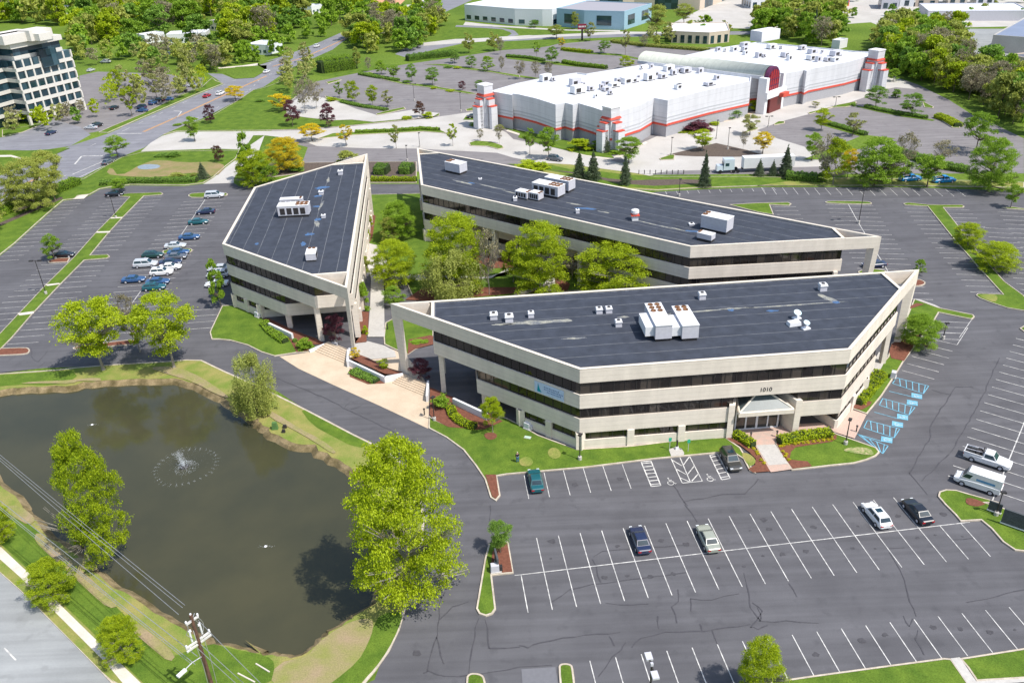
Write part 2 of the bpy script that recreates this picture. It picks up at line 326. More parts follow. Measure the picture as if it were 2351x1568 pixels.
sheet('path',"11 1920,598 2140,580 2351,548 12 40,570 0,585 11 2351,572 2140,592 1930,608",.016,M_WALK)
sheet('road',"12 1250,480 1330,430 1500,395 1800,352 2351,330 13 400,310 1000,288 1450,285 2351,275 14 300,270 300,300 13 1450,320 1000,330 400,352 0,372 12 2000,352 1600,440 1330,505",.012,M_ROAD)
sheet('sidewalk',"12 1500,380 1800,345 2351,318 13 400,300 1000,282 1400,285 1400,298 1000,303 400,330 12 2351,348 1800,385 1500,408",.016,M_CONC)
sheet('road',"12 1790,225 2100,235 2300,270 2340,310 2200,345 2280,300 2200,262 2000,248 1780,240",.013,M_ROAD)
sheet('road',"12 1850,225 1870,195 13 -200,215 0,232 500,262 1000,270 1000,282 400,270 0,245",.011,M_CONC)
# store site
sheet('asphalt',"12 560,720 950,640 1340,570 1700,520 2351,420 13 820,358 1300,395 1700,420 2100,425 F 700,620 860,860 1150,960 1500,1130 1750,1290 2000,1400 2351,1568 24 2351,120 D 1738,400 1469,402 1250,403 1050,402 840,385 660,392 600,400 12 60,1520 430,1440 480,1300 250,1240 0,1000 -180,880",.005,M_BROWN)
sheet('driveway',"11 1240,1340 1330,1260 1430,1200 1560,1165 2150,1160 12 0,1160 450,1150 900,1112 1400,1062 1640,1030 1960,985 2010,1060 2230,1170 13 60,1230 600,1340 1000,1440 1270,1430 1290,1545 1100,1560 940,1500 560,1450 300,1440 50,1390 12 2150,1350 1440,1312 1000,1310 560,1290 400,1230 100,1195 0,1195 11 2150,1322 1900,1312 1290,1335",.012,M_CONC)
sheet('driveway',"12 280,930 440,850 560,850 760,900 900,960 1100,1020 1400,970 1640,1000 1560,1040 1330,1050 1060,1075 870,1055 700,1062 480,1040 300,1020",.014,M_CONC)
sheet('driveway',"S1 1560,1290 1700,1260 1850,1150 2050,1060 S2 0,1110 200,1080 600,1000 1000,880 1500,765 2100,620 2300,540 F 740,880 860,850 1060,960 1130,1010 900,990 800,1010 560,1100 220,1215 S2 1480,925 1250,985 1100,1035 950,1090 1170,1180 1440,1260 1620,1390 1640,1470 S2 900,1490 0,1520 S1 1800,1510 1700,1420",.013,M_CONC)
sheet('driveway',"21 1790,214 1880,160 2000,60 2080,0 11 2140,1400 2150,1320 12 100,1195 60,1300 30,1400 21 2160,20 2110,90 2065,160 2060,205",.014,M_CONC)
sheet('path',"S1 380,1040 470,1000 700,1080 1050,1215 1200,1265 1500,1320 1560,1290 1850,1150 1870,1165 1600,1310 1480,1345 1180,1295 850,1190",.02,M_WALK)
sheet('path',"S2 600,985 1000,870 1500,750 2100,600 2300,530 2310,550 2100,625 1500,775 1000,890 600,1005",.02,M_TAN)
# field behind, retail plain and far lots
sheet('asphalt',"13 1400,240 1700,90 1200,60 1100,-80 14 2351,-80 2351,175 F 2351,300 F 800,330 14 1000,200 13 2351,260",.004,M_CONC)
sheet('asphalt',"F 1480,330 2500,330 2500,1050 2150,920 1850,820 1640,680 1560,520",.006,M_GREY)
sheet('ground',"12 900,-60 1400,-60 1300,40 1220,60 1150,45 1040,50",.005,mat('orange_soil',(.62,.33,.19),var=.1))
sheet('asphalt',"12 1060,110 1250,60 1400,40 1500,-60 1700,-60 1400,90 1250,150 1100,160",.006,M_CONC)
# bottom-left street, its walk and verge
sheet('road',"41 -600,100 -60,540 0,592 180,752 350,920 650,1220 900,1478 985,1568 1300,1900 D 300,1800 -400,1800 -400,1300",.014,M_GREY)
def curvek(s,wd=.35,z=.15,m=M_KERB,name='kerb'):   # open kerb line
    p=W(s); m_=MB()
    for a,b in zip(p,p[1:]): 
        d=(b-a).normalized()*wd/2; n_=Vector((-d.y,d.x,0)); m_.add([a+n_-d*.4,a-n_-d*.4,b-n_+d*.4,b+n_+d*.4]+[q+Vector((0,0,z)) for q in (a+n_-d*.4,a-n_-d*.4,b-n_+d*.4,b+n_+d*.4)],[(0,1,5,4),(1,2,6,5),(2,3,7,6),(3,0,4,7),(4,5,6,7)])
    return struct(m_.build(name,m))
# ---------------------------------------------------------------- lawns with kerbs
pl="31 -400,440 0,405 350,383 520,370 700,350 1000,326 1240,312 1450,300 1650,283 1780,287 1900,345 2000,392 2100,435 2200,482 32 100,540 330,652 600,790 870,932 1050,1020 1220,1112 D 940,1080 965,1130 975,1190 970,1250 959,1290 42 1425,600 1380,780 1340,930 1290,1100 1200,1290 1080,1460 990,1568 800,1850 -300,1950 41 1600,1900 985,1573 900,1483 650,1225 350,925 180,757 0,597 -60,545 -500,190 31 -500,1500"
p_l=W(pl); k,q=kerb(p_l,wd=.3,z1=.14)
struct(MB().sheet(q,.12,[[(p[0],p[1]) for p in inset(ccw,-.95)][::-1]]).build('lawn',M_DRY))
sheet('lawn',"31 0,420 350,398 520,385 640,380 680,430 600,490 420,510 200,505 0,520",.13,M_GRASS)
sheet('lawn',"32 400,700 600,805 870,947 1050,1040 900,1060 700,960 520,860",.13,M_GRASS,1)
sheet('lawn',"42 1330,940 1280,1100 1190,1280 1070,1450 950,1568 800,1750 600,1568 850,1400 980,1240 1050,1100 1120,960",.13,M_GRASS,1)
sheet('soil',"42 880,1020 1050,1000 1060,1100 1010,1230 930,1380 700,1568 500,1700 150,1600 200,1400 480,1340 560,1230 700,1120",.135,mat('patchy_soil',(.33,.25,.15),c2=(.24,.245,.07),sc=.3,sc2=7,v2=.2),1)
sheet('lawn',"41 1850,1220 2000,1260 2351,1330 42 200,1400 150,1600 -600,1800 41 1300,1568 1130,1420 1500,1350",.13,M_GRASS,1)
sheet('lawn',"41 0,120 200,130 330,220 430,330 560,430 700,560 900,760 1100,980 1250,1100 1450,1300 1600,1568 1300,1600 1220,1530 920,1225 500,820 230,550 0,340 -200,160",.13,M_GRASS,1)
sheet('sidewalk',"41 -300,80 0,365 230,580 500,850 920,1260 1240,1568 1400,1720 1230,1720 1080,1568 940,1400 560,1020 180,640 0,480 -300,200",.14,M_WALK)
sheet('verge',"41 0,530 200,700 500,980 900,1400 1010,1568 900,1470 350,915 180,748 0,590",.135,M_DRY)
# left field lawn (between left lot and main road)
lawn("21 -300,1100 -60,880 0,840 130,738 300,583 420,475 560,357 660,345 690,318 790,308 880,258 980,240 1150,220 1400,224 1630,226 1790,206 1880,155 2000,50 2080,-10 11 2110,1330 1290,1342 1240,1350 1075,1392 930,1470 740,1580 21 560,222 240,352 0,462 -300,600")
sheet('meadow',"11 1050,1568 1250,1450 1400,1410 1620,1440 1900,1430 2000,1470 1900,1568 21 1750,110 1400,160 1100,150 930,130 980,60",.13,mat('marsh',(.30,.22,.11),c2=(.2,.2,.06),sc=.25,sc2=6,v2=.2),1)
sheet('pond_water',"21 1210,60 1300,40 1420,50 1400,80 1290,90 1220,85",.135,mat('puddle',(.25,.29,.32),rough=.2,sc=1),1)
sheet('mulch',"21 0,560 300,430 540,330 560,345 320,450 0,590",.132,M_DMULCH)
sheet('path',"21 640,352 700,318 790,306 740,348",.135,M_WALK)
# fields
sheet("lawn","11 2080,595 2250,585 2351,580 12 40,580 200,530 40,560 11 2351,625 2240,690 2080,700 1980,650",.12,M_FAR)
lawn("11 980,1120 1250,1010 1540,870 1780,770 1870,690 1910,720 1970,740 1750,826 1250,1043 950,1175 870,1170",M_GRASS,wd=.3)
sheet('lawn',"12 430,560 700,450 780,510 860,500 1000,520 1000,560 1200,575 1340,568 950,640 650,690 500,640",.02,M_GRASS,1)
lawn("11 1830,1050 2090,895 2230,800 12 90,780 200,740 300,700 560,725 480,770 290,930 300,1015 480,1042 700,1065 870,1060 1060,1080 1330,1055 1560,1045 1640,1000 1640,1025 1400,1058 900,1108 450,1145 0,1155 11 2150,1155 1560,1160 1440,1190 1600,1120",M_GRASS)
sheet('lawn',"12 1640,350 1700,260 1900,250 2200,265 2290,295 2200,330 1900,345",.02,M_GRASS,1)
sheet('lawn',"12 1330,520 1600,450 2000,375 2351,362 13 400,345 600,350 300,430 0,440 12 2100,460 1740,515 1400,560",.02,M_GRASS,1)
sheet('lawn',"13 20,250 500,272 900,285 500,305 150,318 100,290",.02,M_GRASS,1)
sheet('lawn',"11 -100,1340 300,1330 620,1310 500,1360 280,1440 100,1500 -100,1580",.12,M_GRASS)
sheet('path',"11 -100,1375 100,1372 200,1400 290,1410 200,1418 100,1388 -100,1390",.13,M_WALK)
lawn("11 20,1150 300,1110 420,1060 430,1075 200,1170 20,1210",M_GRASS)
# verge behind building C
lawn("13 300,1440 560,1455 940,1505 1130,1530 13 1300,1562 D 1560,407 1700,407 1900,410 2100,412 2351,420 2351,432 24 1100,228 0,231 23 2351,228 1700,250 1320,272 D 1100,420 1050,405",M_DRY)
sheet('lawn',"23 0,40 400,50 560,90 850,110 1100,140 1700,150 2351,150 24 300,190 0,232 23 1700,240 1330,262 900,230 500,120",.14,M_GRASS)
sheet('mulch',"23 380,90 560,110 900,170 1100,185 1500,175 1700,180 1690,215 1300,235 1000,215 700,150",.145,M_DMULCH)
# hedged strip between A and C tops
lawn("22 0,140 430,30 1030,20 1440,20 1440,205 1040,205 440,120 200,150 40,200",M_DMULCH)
# left lot islands
lawn("21 -400,1950 0,1535 400,1110 655,860 850,640 990,500 1145,330 1050,325 1040,312 1130,300 1420,290 1440,302 1420,312 1270,322 1075,520 960,645 795,845 950,838 970,856 940,872 745,888 530,1105 280,1370 110,1568 0,1680 -380,2100",wd=.14)
lawn("21 620,868 520,870 420,895 430,912 600,905 ",M_MULCH)
for s in ("31 -200,195 0,185 230,175 265,190 265,215 230,238 0,248 -200,255","31 640,175 800,150 1000,125 1190,105 1210,130 1190,150 1000,165 800,185 650,195"): lawn(s,M_MULCH,1)
lawn("21 1650,318 1700,295 1980,292 2015,305 1990,322 1700,342",sm=1)
lawn("21 1440,795 1660,782 1700,792 1695,810 1650,828 1430,838",sm=1)
for s in ("21 400,1105 520,1092 545,1100 420,1118","21 155,1360 300,1340 300,1362 175,1378","21 855,638 975,634 970,648 850,650","21 985,512 1085,510 1078,520 975,524"): sheet('path',s,.16,M_WALK)
# building A lawn and beds
lawn("21 1960,1290 2060,1285 2351,1420 P 540,560 640,650 940,830 1120,960 1140,1010 1000,1015 780,1050 720,1060 560,1010 400,930 200,875 60,860 -20,860 31 1850,45 1860,20",M_GRASS,sm=0)
sheet('mulch',"P 590,620 660,620 900,735 1080,810 1200,850 1320,920 1140,925 1125,1000 980,1015 900,870 660,740",.16,M_MULCH,0)
lawn("22 1020,210 1030,470 1000,600 1000,740 1060,760 1150,900 1350,1090 1400,1200 2000,1230 2351,1200 23 700,1150 1700,1080 1700,900 600,950 0,600 23 0,300 22 2000,400 1480,300 1040,310",M_GRASS)
sheet('courtyard_mulch',"22 1340,1240 1500,1130 2100,1130 2351,1130 23 400,1130 420,1010 560,1100 540,1160 23 0,1190 22 1600,1250",.17,M_MULCH)
sheet('courtyard_mulch',"22 1900,800 2100,830 2351,850 23 60,880 60,960 22 2100,960 1950,900",.17,M_MULCH)
sheet('path',"22 1010,740 1090,760 1180,900 1200,1000 1150,1070 1160,1568 1010,1568 1030,1300 1040,1060 1000,900",.18,M_CONC)
sheet('path',"22 1200,1010 1500,1020 2050,1040 2351,960 23 60,960 200,975 23 200,960 0,965 22 2100,1050 1700,1070 1200,1060",.18,M_CONC)
sheet('path',"23 270,1170 410,1000 425,1000 430,1165",.185,M_CONC)
sheet('mulch_bed',"22 930,1340 1020,1350 1010,1568 900,1568 32 1000,0 1000,130 900,140 905,0",.18,M_MULCH)
sheet('mulch_bed',"22 1030,480 1080,500 1050,690 1010,760 1000,600",.18,M_MULCH)
# plaza between A and B
sheet('plaza',"32 230,252 500,215 640,150 740,150 840,190 900,130 1010,130 1160,165 1255,200 1350,250 1420,330 1550,520 1545,890 1400,820 1100,680 700,500 400,360",.03,M_TAN)
sheet('plaza',"32 860,150 1010,120 1160,160 1250,210 1260,260 1010,282 920,270",.10,M_CONC)
lawn("22 1165,1440 1240,1400 1590,1430 1590,1568 32 1595,130 1430,190 1360,240 1250,195 1155,150 22 1150,1568",M_GRASS)
sheet('mulch_bed',"32 1370,110 1560,70 1590,80 1590,150 1430,190 1360,240",.15,M_MULCH)
# B front-left lawn
lawn("32 1550,780 1590,810 1700,860 1900,890 2100,760 2200,790 33 0,800 160,880 280,950 620,1075 1100,1045 1600,985 1925,968 2060,1060 2170,1250 2200,1290 2140,1265 2085,1160 2000,1105 1850,1108 1300,1160 700,1235 0,1296 32 2150,1310 2180,1480 2140,1530 2090,1500 2040,1340 1960,1220 1850,1080 1700,970 1545,888")
sheet('mulch_bed',"32 1560,530 1700,590 1990,720 2080,760 2130,790 2200,830 2040,900 1950,905 1850,890 1720,880 1600,820 1555,770",.16,M_MULCH,0)
sheet('mulch_bed',"32 2030,950 2060,930 2120,930 2150,950 2145,975 2110,995 2060,990",.17,M_MULCH,1)
sheet('mulch_bed',"32 2045,1300 2140,1300 2165,1480 2135,1515 2105,1490",.17,M_MULCH)
sheet('mulch_bed',"E 270,725 340,720 560,830 680,900 780,1010 880,1180 650,1195 590,1150 680,1090 690,1010 600,920 480,830 380,790",.17,M_MULCH)
sheet('dry_patch',"E 480,930 600,940 690,1020 680,1080 600,1120",.165,M_DRY,1)
for s in ("33 360,1090 400,1062 450,1070 480,1110 470,1150 420,1165 370,1140","33 110,1170 160,1140 210,1150 240,1190 210,1225 150,1228 115,1210"): sheet('worn_patch',s,.165,M_DRY,1)
sheet('path',"33 1430,1080 1480,1060 1540,1070 1565,1110 1560,1130 1450,1140",.17,M_CONC)
# entrance paving and walk
sheet('entrance_paving',"E 430,640 1000,560 1580,530 1750,600 1830,430 1920,340 2170,420 2010,740 1760,660 1710,640 980,720 940,800 1170,1150 890,1190 660,800 420,670",.15,M_PAVER)
sheet('entrance_walk',"E 690,830 950,820 1120,1080 860,1100",.17,M_CONC)
# lawn right of the walk
lawn("E 1170,1160 1040,960 945,790 1000,720 1720,650 1780,680 1900,720 2130,800 2300,860 2345,920 2300,970 2170,1025 2000,1070 1700,1100 1450,1130")
sheet('mulch_bed',"E 960,800 1010,790 1700,705 1770,690 1765,750 1700,785 1400,830 1220,860 1160,920 1140,1020 1250,1035 1380,1045 1440,1110 1180,1145 1040,950",.17,M_MULCH)
sheet('dry_patch',"E 1850,890 2000,850 2200,870 2270,930 2250,965 2100,950 1900,920",.17,mat('thin_turf',(.42,.36,.2),c2=(.1,.2,.02),sc=2.2,sc2=9,v2=.2),1)
# B right side strip
lawn("34 830,715 840,680 1010,420 1150,260 1180,140 1300,60 1400,20 24 1300,1500 1320,1380 1380,1230 1600,1310 1900,1370 1915,1390 1890,1412 1600,1352 1560,1420 34 1475,50 1290,300 1230,400 1100,600 965,765")
sheet('mulch_bed',"34 1160,220 1180,150 1300,70 1440,70 1375,170 1290,300 1180,275",.17,M_MULCH)
sheet('mulch_bed',"24 1340,1300 1400,1270 1470,1280 1350,1320",.17,M_MULCH)
sheet('mulch_bed',"34 830,680 920,690 1000,550 1080,450 1080,480 1010,570 960,650 1010,660 990,690 920,730 820,710",.17,M_MULCH)
sheet('path',"Q 980,390 1060,400 1200,450 1260,480 1230,475 1080,420",.16,M_CONC)
sheet('path',"34 1070,220 1150,250 1070,400 1010,400 1020,310",.17,M_CONC)
# right lot islands
lawn("24 1285,390 1330,382 1500,400 1620,402 1800,402 1825,415 1810,425 1640,425 1760,575 1950,830 2180,1080 2345,1200 2500,1400 2351,1335 2200,1310 2050,1260 1960,1225 1925,1200 1940,1185 2000,1185 2165,1192 1960,965 1720,690 1500,415 1300,402",wd=.14)
sheet('worn_patch',"24 1950,1200 2100,1190 2120,1230 2090,1265 1980,1225",.165,M_DRY,1)
lawn("24 590,378 630,368 960,370 1012,384 1000,398 620,388",sm=1)
lawn("24 -250,400 0,385 270,380 300,392 280,408 110,400 145,490 0,465",sm=0)
lawn("24 1380,1070 1420,1055 1480,1080 1480,1100 1440,1118 1350,1118",M_MULCH,1)
lawn("24 880,985 1000,965 1100,975 1150,990 1080,1010 900,1010",sm=1)
lawn("24 2150,425 2250,420 2351,435 2500,440 2500,460 2351,445 2200,435",sm=0)
lawn("34 2310,10 2351,-15 2500,-60 2500,60 2351,40")
# lower right islands
lawn("34 1590,1490 1600,1450 1660,1430 1750,1435 1850,1465 2130,1545 44 2000,-15 2130,20 2351,100 2600,190 2600,420 2351,415 2270,405 2160,330 2060,215 1970,140 1790,150 1740,90 1650,0",sm=0)
sheet('mulch_bed',"34 1845,1500 1960,1530 2010,1560 1990,1568 44 1930,25 1850,5 1830,-20",.17,M_MULCH,1)
lawn("44 110,1565 500,1508 1185,1415 1640,1355 1700,1360 1720,1380 1790,1480 1850,1568 2000,1800 0,1900 -300,1620",sm=0)
lawn("44 1780,1358 2351,1268 2900,1190 2900,1480 2351,1535 1930,1560 1850,1440")
sheet('path',"44 1700,1360 1780,1350 1930,1568 2050,1750 1950,1770 1840,1568",.16,M_CONC)
sheet('path',"44 1930,1558 2351,1528 2700,1500 2700,1560 2351,1568 1900,1600",.14,M_CONC)
lawn("43 455,1440 470,1408 520,1400 575,1412 590,1460 615,1700 480,1700",sm=1); lawn("42 1875,1530 1900,1495 1950,1485 2020,1500 2045,1540 2080,1750 1880,1750",sm=1)
lawn("42 2075,350 2110,330 2250,330 2295,605 2105,625 2140,920 2110,965 2050,985 1990,965 1965,920 2040,480",sm=0)
sheet('mulch_bed',"42 2110,420 2170,350 2240,345 2285,598 2085,612",.165,M_MULCH)
# store site planting
for s in ("12 1080,1010 1200,975 1330,950 1345,965 1200,1000 1090,1020","12 560,1230 700,1180 900,1170 1200,1150 1480,1130 1640,1145 1700,1175 1760,1180 1740,1195 1680,1180 1500,1165 1200,1180 900,1195 700,1215","12 1900,1265 1960,1245 2100,1255 2200,1290 2210,1310 2160,1320 2060,1295 1910,1290","S2 1480,910 1560,890 1720,850 1780,830 1990,790 1990,830 1880,850 1740,855 1500,925","S2 770,1130 880,1080 960,1060 960,1080 860,1110 780,1135","S2 1120,1030 1170,1000 1240,1000 1240,1020 1130,1040","S1 1990,1335 2120,1290 2160,1300 2150,1345 2010,1350","F 1350,1320 1420,1305 1620,1430 1630,1455 1540,1450 1450,1390","F 1200,1150 1330,1215 1320,1232 1220,1220","12 930,655 1030,640 1100,660 1330,735 1580,755 1650,775 1900,815 1985,835 1900,835 1780,815 1560,780 1300,745 1030,680","12 1500,570 1700,570 1800,585 2100,630 2351,670 2351,690 2100,645 1850,615 1680,590","12 630,850 800,880 960,935 1080,960 1200,985 1080,975 940,945 790,910 640,870","12 1870,970 1960,945 1980,975 1880,985","12 640,730 750,705 780,710 660,745"):
    lawn(s,M_FAR,wd=.25)
sheet('mulch_bed',"S2 0,1350 250,1290 520,1225 850,1300 1010,1350 1000,1365 700,1370 300,1365",.02,M_DMULCH)
for s in ("F 0,1370 300,1455 560,1530 900,1568 24 560,0 400,0 F 500,1545 0,1400","F 460,1200 700,1245 1000,1300 1350,1360 1320,1372 980,1325 680,1265 470,1215","13 0,490 500,560 900,600 880,615 480,580 0,520","13 500,440 740,465 1000,480 1180,520 1170,530 980,495 700,478 500,455","13 930,370 1200,400 1800,440 1800,460 1200,415 930,385","14 300,870 500,860 640,800 700,790 850,770 1100,690 1110,705 860,790 480,890 320,900","13 0,650 100,665 300,695 290,705 0,670"): sheet('planting_bed',s,.05,M_FAR)
sheet('planting_bed',"12 1850,1060 1880,1020 1980,1000 2100,1100 2351,1180 13 100,1215 400,1300 700,1370 950,1400 900,1340 600,1260 300,1190 100,1150 0,1120 12 2250,1140 2050,1060",.06,M_GRASS)

PS_=MC['patchy_soil']
for s in ("41 330,240 450,320 700,560 900,740 1060,900 960,920 820,800 640,630 450,460 300,320","41 1150,1000 1350,1150 1560,1330 1500,1400 1330,1260 1150,1100","41 20,20 180,10 330,130 260,190 120,110","41 620,480 760,470 880,560 820,600 700,560"): sheet('worn_patch',s,.15,PS_,1)
for s in ("31 150,500 400,495 640,500 700,470 900,480 880,440 600,470 300,480","32 60,700 200,760 420,900 600,990 740,1100 700,1120 540,1010 350,900 150,800","31 1300,360 1500,340 1700,400 1900,520 2050,640 1900,590 1700,480 1500,420"): sheet('worn_patch',s,.15,PS_,1)
# ================================================================ MARKINGS
pm=MB()
def line(s,w_=.1,z=.02,m=None):
    p=W(s)
    for a,b in zip(p,p[1:]): (m or pm).strip(a,b,w_,z)
def row(s,n,w_=.1,m=None):   # first two points: start of first and last line; third: end of first line
    a,b,c=W(s)[:3]; v=c-a
    for i in range(n): p=a+(b-a)*(i/(n-1)); (m or pm).strip(p,p+v,w_,.02)
ax=Vector((math.cos(.105276),math.sin(.105276),0)); ay=Vector((-ax.y,ax.x,0)); O=Vector((2.683,73.535,0)); L_=5.91
for i in range(-1,20):
    q=O+ax*(i*2.74)
    if i>=0 and i<=14: pm.strip(q-ay*0,q+ay*L_,.11,.02)
    elif 14<i<18: pm.strip(q,q+ay*L_,.11,.02)
    pm.strip(q,q-ay*L_,.11,.02)
pm.strip(O-ax*3.5,O+ax*(19*2.74+1.2),.12,.022)
for j in range(-7,15):
    q=O+ax*((j+7.98)*2.74)-ay*13.388; pm.strip(q,q-ay*5.36,.11,.02)
# stalls in front of building B
for s in ("33 155,1300 195,1505","33 330,1275 378,1490","33 500,1255 560,1475","33 675,1235 740,1450","33 848,1218 922,1435","33 1018,1200 1097,1415"): line(s)
def hatch(s,n,w_=.12,m=None,slant=0.,z=.02):  # quad a,b,c,d: ladder hatching between side ab and side dc
    a,b,c,d=W(s)
    M=(m or pm)
    for p,q in ((a,b),(b,c),(c,d),(d,a)): M.strip(p,q,w_,z)
    for i in range(n):
        t=(i+.5)/n; M.strip(a+(b-a)*t,d+(c-d)*min(1,max(0,t+slant)),w_,z+.002)
hatch("33 1185,1180 1275,1397 1358,1388 1272,1172",7,.16)
hatch("33 1790,1122 1895,1338 1970,1325 1858,1108",6,.16)
line("33 1450,1152 1548,1367",.13); line("33 1528,1142 1620,1360",.13); line("33 1612,1130 1725,1350",.13); line("33 1548,1367 1725,1350",.13)
for a in ("33 1460,1165 1545,1215","33 1490,1240 1580,1290","33 1530,1320 1610,1355","33 1612,1133 1560,1205","33 1655,1215 1595,1290","33 1690,1285 1632,1350"): line(a,.14)
def wheelchair(c,s,rz,m):
    c=Vector(c)
    ca,sa=math.cos(rz),math.sin(rz)
    def P(x,y): return c+Vector((x*ca-y*sa,x*sa+y*ca,0))*s
    k=14; ar=[P(.35*math.cos(R(a)),-.15+.35*math.sin(R(a))) for a in range(120,400,20)]
    for a,b in zip(ar,ar[1:]): m.strip(a,b,.1*s,c.z)
    for a,b in ((P(-.05,.62),P(0,.1)),(P(0,.1),P(.32,.1)),(P(.32,.1),P(.45,-.35)),(P(.45,-.35),P(.62,-.3)),(P(-.03,.38),P(.28,.36))): m.strip(a,b,.11*s,c.z)
    m.strip(P(-.14,.78),P(.05,.78),.18*s,c.z)
for s in ("33 1443,1360","33 1790,1327"): q=W(s)[0]; q.z=.02; wheelchair(q,1.15,.105,pm)
# east side stalls
for s in ("34 1420,135 1720,207","34 1395,190 1690,268","34 1360,250 1645,325","34 1320,315 1600,388","34 1275,375 1560,452","34 1500,92 1790,105","34 1500,92 1760,150","34 1620,40 1820,50","24 1600,1525 1815,1532","24 1570,1475 1850,1480","24 1590,1425 1870,1437","24 1912,1375 1780,1568","34 1855,0 1760,150"): line(s)
bm_=MB()
for s,n in (("34 1225,440 1510,512 1463,580 1192,490",5),("34 1105,622 1390,700 1335,768 1075,680",5),("34 970,815 1255,890 1205,968 938,880",5),("34 885,938 1152,1040 1105,1108 1020,1040",4)):
    hatch(s,n,.13,bm_,.16)
for s in ("34 1160,558 1368,608","34 1030,742 1240,800","34 880,935 1100,1000"): line(s,.12,m=bm_)
wm=MB()
for s in ("34 1405,600","34 1365,660","34 1280,785","34 1235,850","34 1140,985"):
    q=W(s)[0]; d=(W("34 1410,600")[0]-W("34 1160,558")[0]).normalized(); n=Vector((-d.y,d.x,0))
    bm_.strip(q-d*.75,q+d*.75,1.35,.024); q.z=.028; wheelchair(q,.75,math.atan2(d.y,d.x)-math.pi/2,wm)
struct(bm_.build('parking_marking',M_BLUEP)); struct(wm.build('parking_marking',M_PAINT))
ys=[95,150,205,262,322,385,452,515,585,655,730,803,880,960,1040,1127,1213,1300]
a=W("34 2280,95 1845,960"); v=W("34 2280,1000")[0]-W("34 1885,880")[0]; p0=W("34 2280,93")[0]; p1=W("34 1680,1302")[0]
for i in range(18): q=p0+(p1-p0)*(i/17); pm.strip(q,q+v*1.0,.11,.02); pm.strip(q+v,q+v*2.0,.11,.02)
pm.strip(p0+v-(p1-p0)*.1,p1+v+(p1-p0)*.13,.14,.022)
# left lot (directions from the long kerbs)
u=Vector((math.sin(R(-4.1)),math.cos(R(-4.1)),0)); vv=Vector((u.y,-u.x,0))
def lot(p_a,p_b,side,dep=5.6,skip=0,uu=u,w_=.1):
    a=W(p_a)[0]; b=W(p_b)[0]; d=(b-a); ln=d.length; d.normalize(); n=int(ln/2.74); s=Vector((d.y,-d.x,0))*side
    if skip==0: s=(vv if s.dot(vv)>0 else -vv) if uu is u else s
    for i in range(n+1):
        q=a+d*(i*2.74); pm.strip(q,q+s*dep,w_,.02)
lot("21 560,370","21 -60,900",-1); lot("21 1120,345","21 860,630",1); lot("21 840,655","21 665,850",1); lot("21 590,915","21 -100,1620",1)
lot("21 1255,335","21 980,630",-1); lot("21 960,655","21 800,840",-1); lot("21 735,905","31 50,160",-1)
lot("21 1805,360","21 1460,860",1); lot("21 1800,360","21 1455,860",-1); lot("21 1440,880","31 930,110",1); lot("21 1440,880","31 930,110",-1)
lot("21 1940,1310","31 1850,40",1,5.2)
line("21 1808,352 1555,725 1455,860 1240,1160 945,1568 31 915,130",.14)
# right lot
def lotw(s,n,depth_pt,w_=.1): row(s,n,w_)
row("23 1400,280 2351,246 1412,305",11); row("24 35,245 1755,262 75,305",19)
def lot2(a_,b_,c_,dep=5.5):
    a,b=W(a_)[0],W(b_)[0]; c=W(c_)[0]; d=b-a; n=int(d.length/2.74); d.normalize(); s=Vector((d.y,-d.x,0)); s=s if s.dot(c-a)>0 else -s
    s=(s*.92+Vector((1 if s.x>0 else -1,0,0))*.0).normalized()
    for i in range(n+1): q=a+d*(i*2.74); pm.strip(q,q+s*dep,.1,.02)
lot2("24 810,400","24 1290,1250","24 1000,450"); lot2("24 810,400","24 1290,1250","24 600,450"); line("24 800,390 893,560 1140,965 1180,1040",.14)
lot2("24 1510,430","24 2160,1185","24 1300,470"); lot2("24 1650,440","24 1780,590","24 1800,450"); lot2("24 1990,600","24 2345,1195","24 2351,1000"); lot2("24 135,415","24 300,720","24 350,450")
lot2("24 2351,470","24 2800,1100","24 2200,480")
# road lines
for s,w_ in (("21 40,300 250,200 400,130",.25),("11 1265,1165 1500,1062 1990,835 2351,672",.25),("12 170,590 440,512 640,425 830,335",.25)):
    om=MB(); p=W(s)
    for a,b in zip(p,p[1:]):
        d=(b-a).normalized(); n=Vector((-d.y,d.x,0))*.3; om.strip(a+n,b+n,w_,.024); om.strip(a-n,b-n,w_,.024)
    struct(om.build('road_marking',M_ORP))
def dash(s,l=3,gp=6,w_=.2,z=.024):
    p=W(s)
    for a,b in zip(p,p[1:]):
        d=(b-a); L=d.length; d.normalize(); t=0
        while t<L: pm.strip(a+d*t,a+d*min(t+l,L),w_,z); t+=l+gp
dash("11 800,1290 1100,1150 1400,1010 1850,800 2100,700 12 0,640 240,520 430,470 700,355"); dash("11 1500,1170 1900,960 2200,800 12 60,700 330,570 700,400")
line("11 640,1540 900,1430",.3,.024);line("11 700,1565 1000,1430",.3,.024);line("11 1030,1180 1250,1180",.5,.024);line("11 1480,1050 1560,1040 1600,985 1530,980",.4,.024)
line("11 660,1450 720,1380 980,1375",.5,.024);dash("21 100,350 350,240 600,130",3,5)
line("41 40,1260 140,1365",.15,.024)
struct(pm.build('parking_marking',M_PAINT))
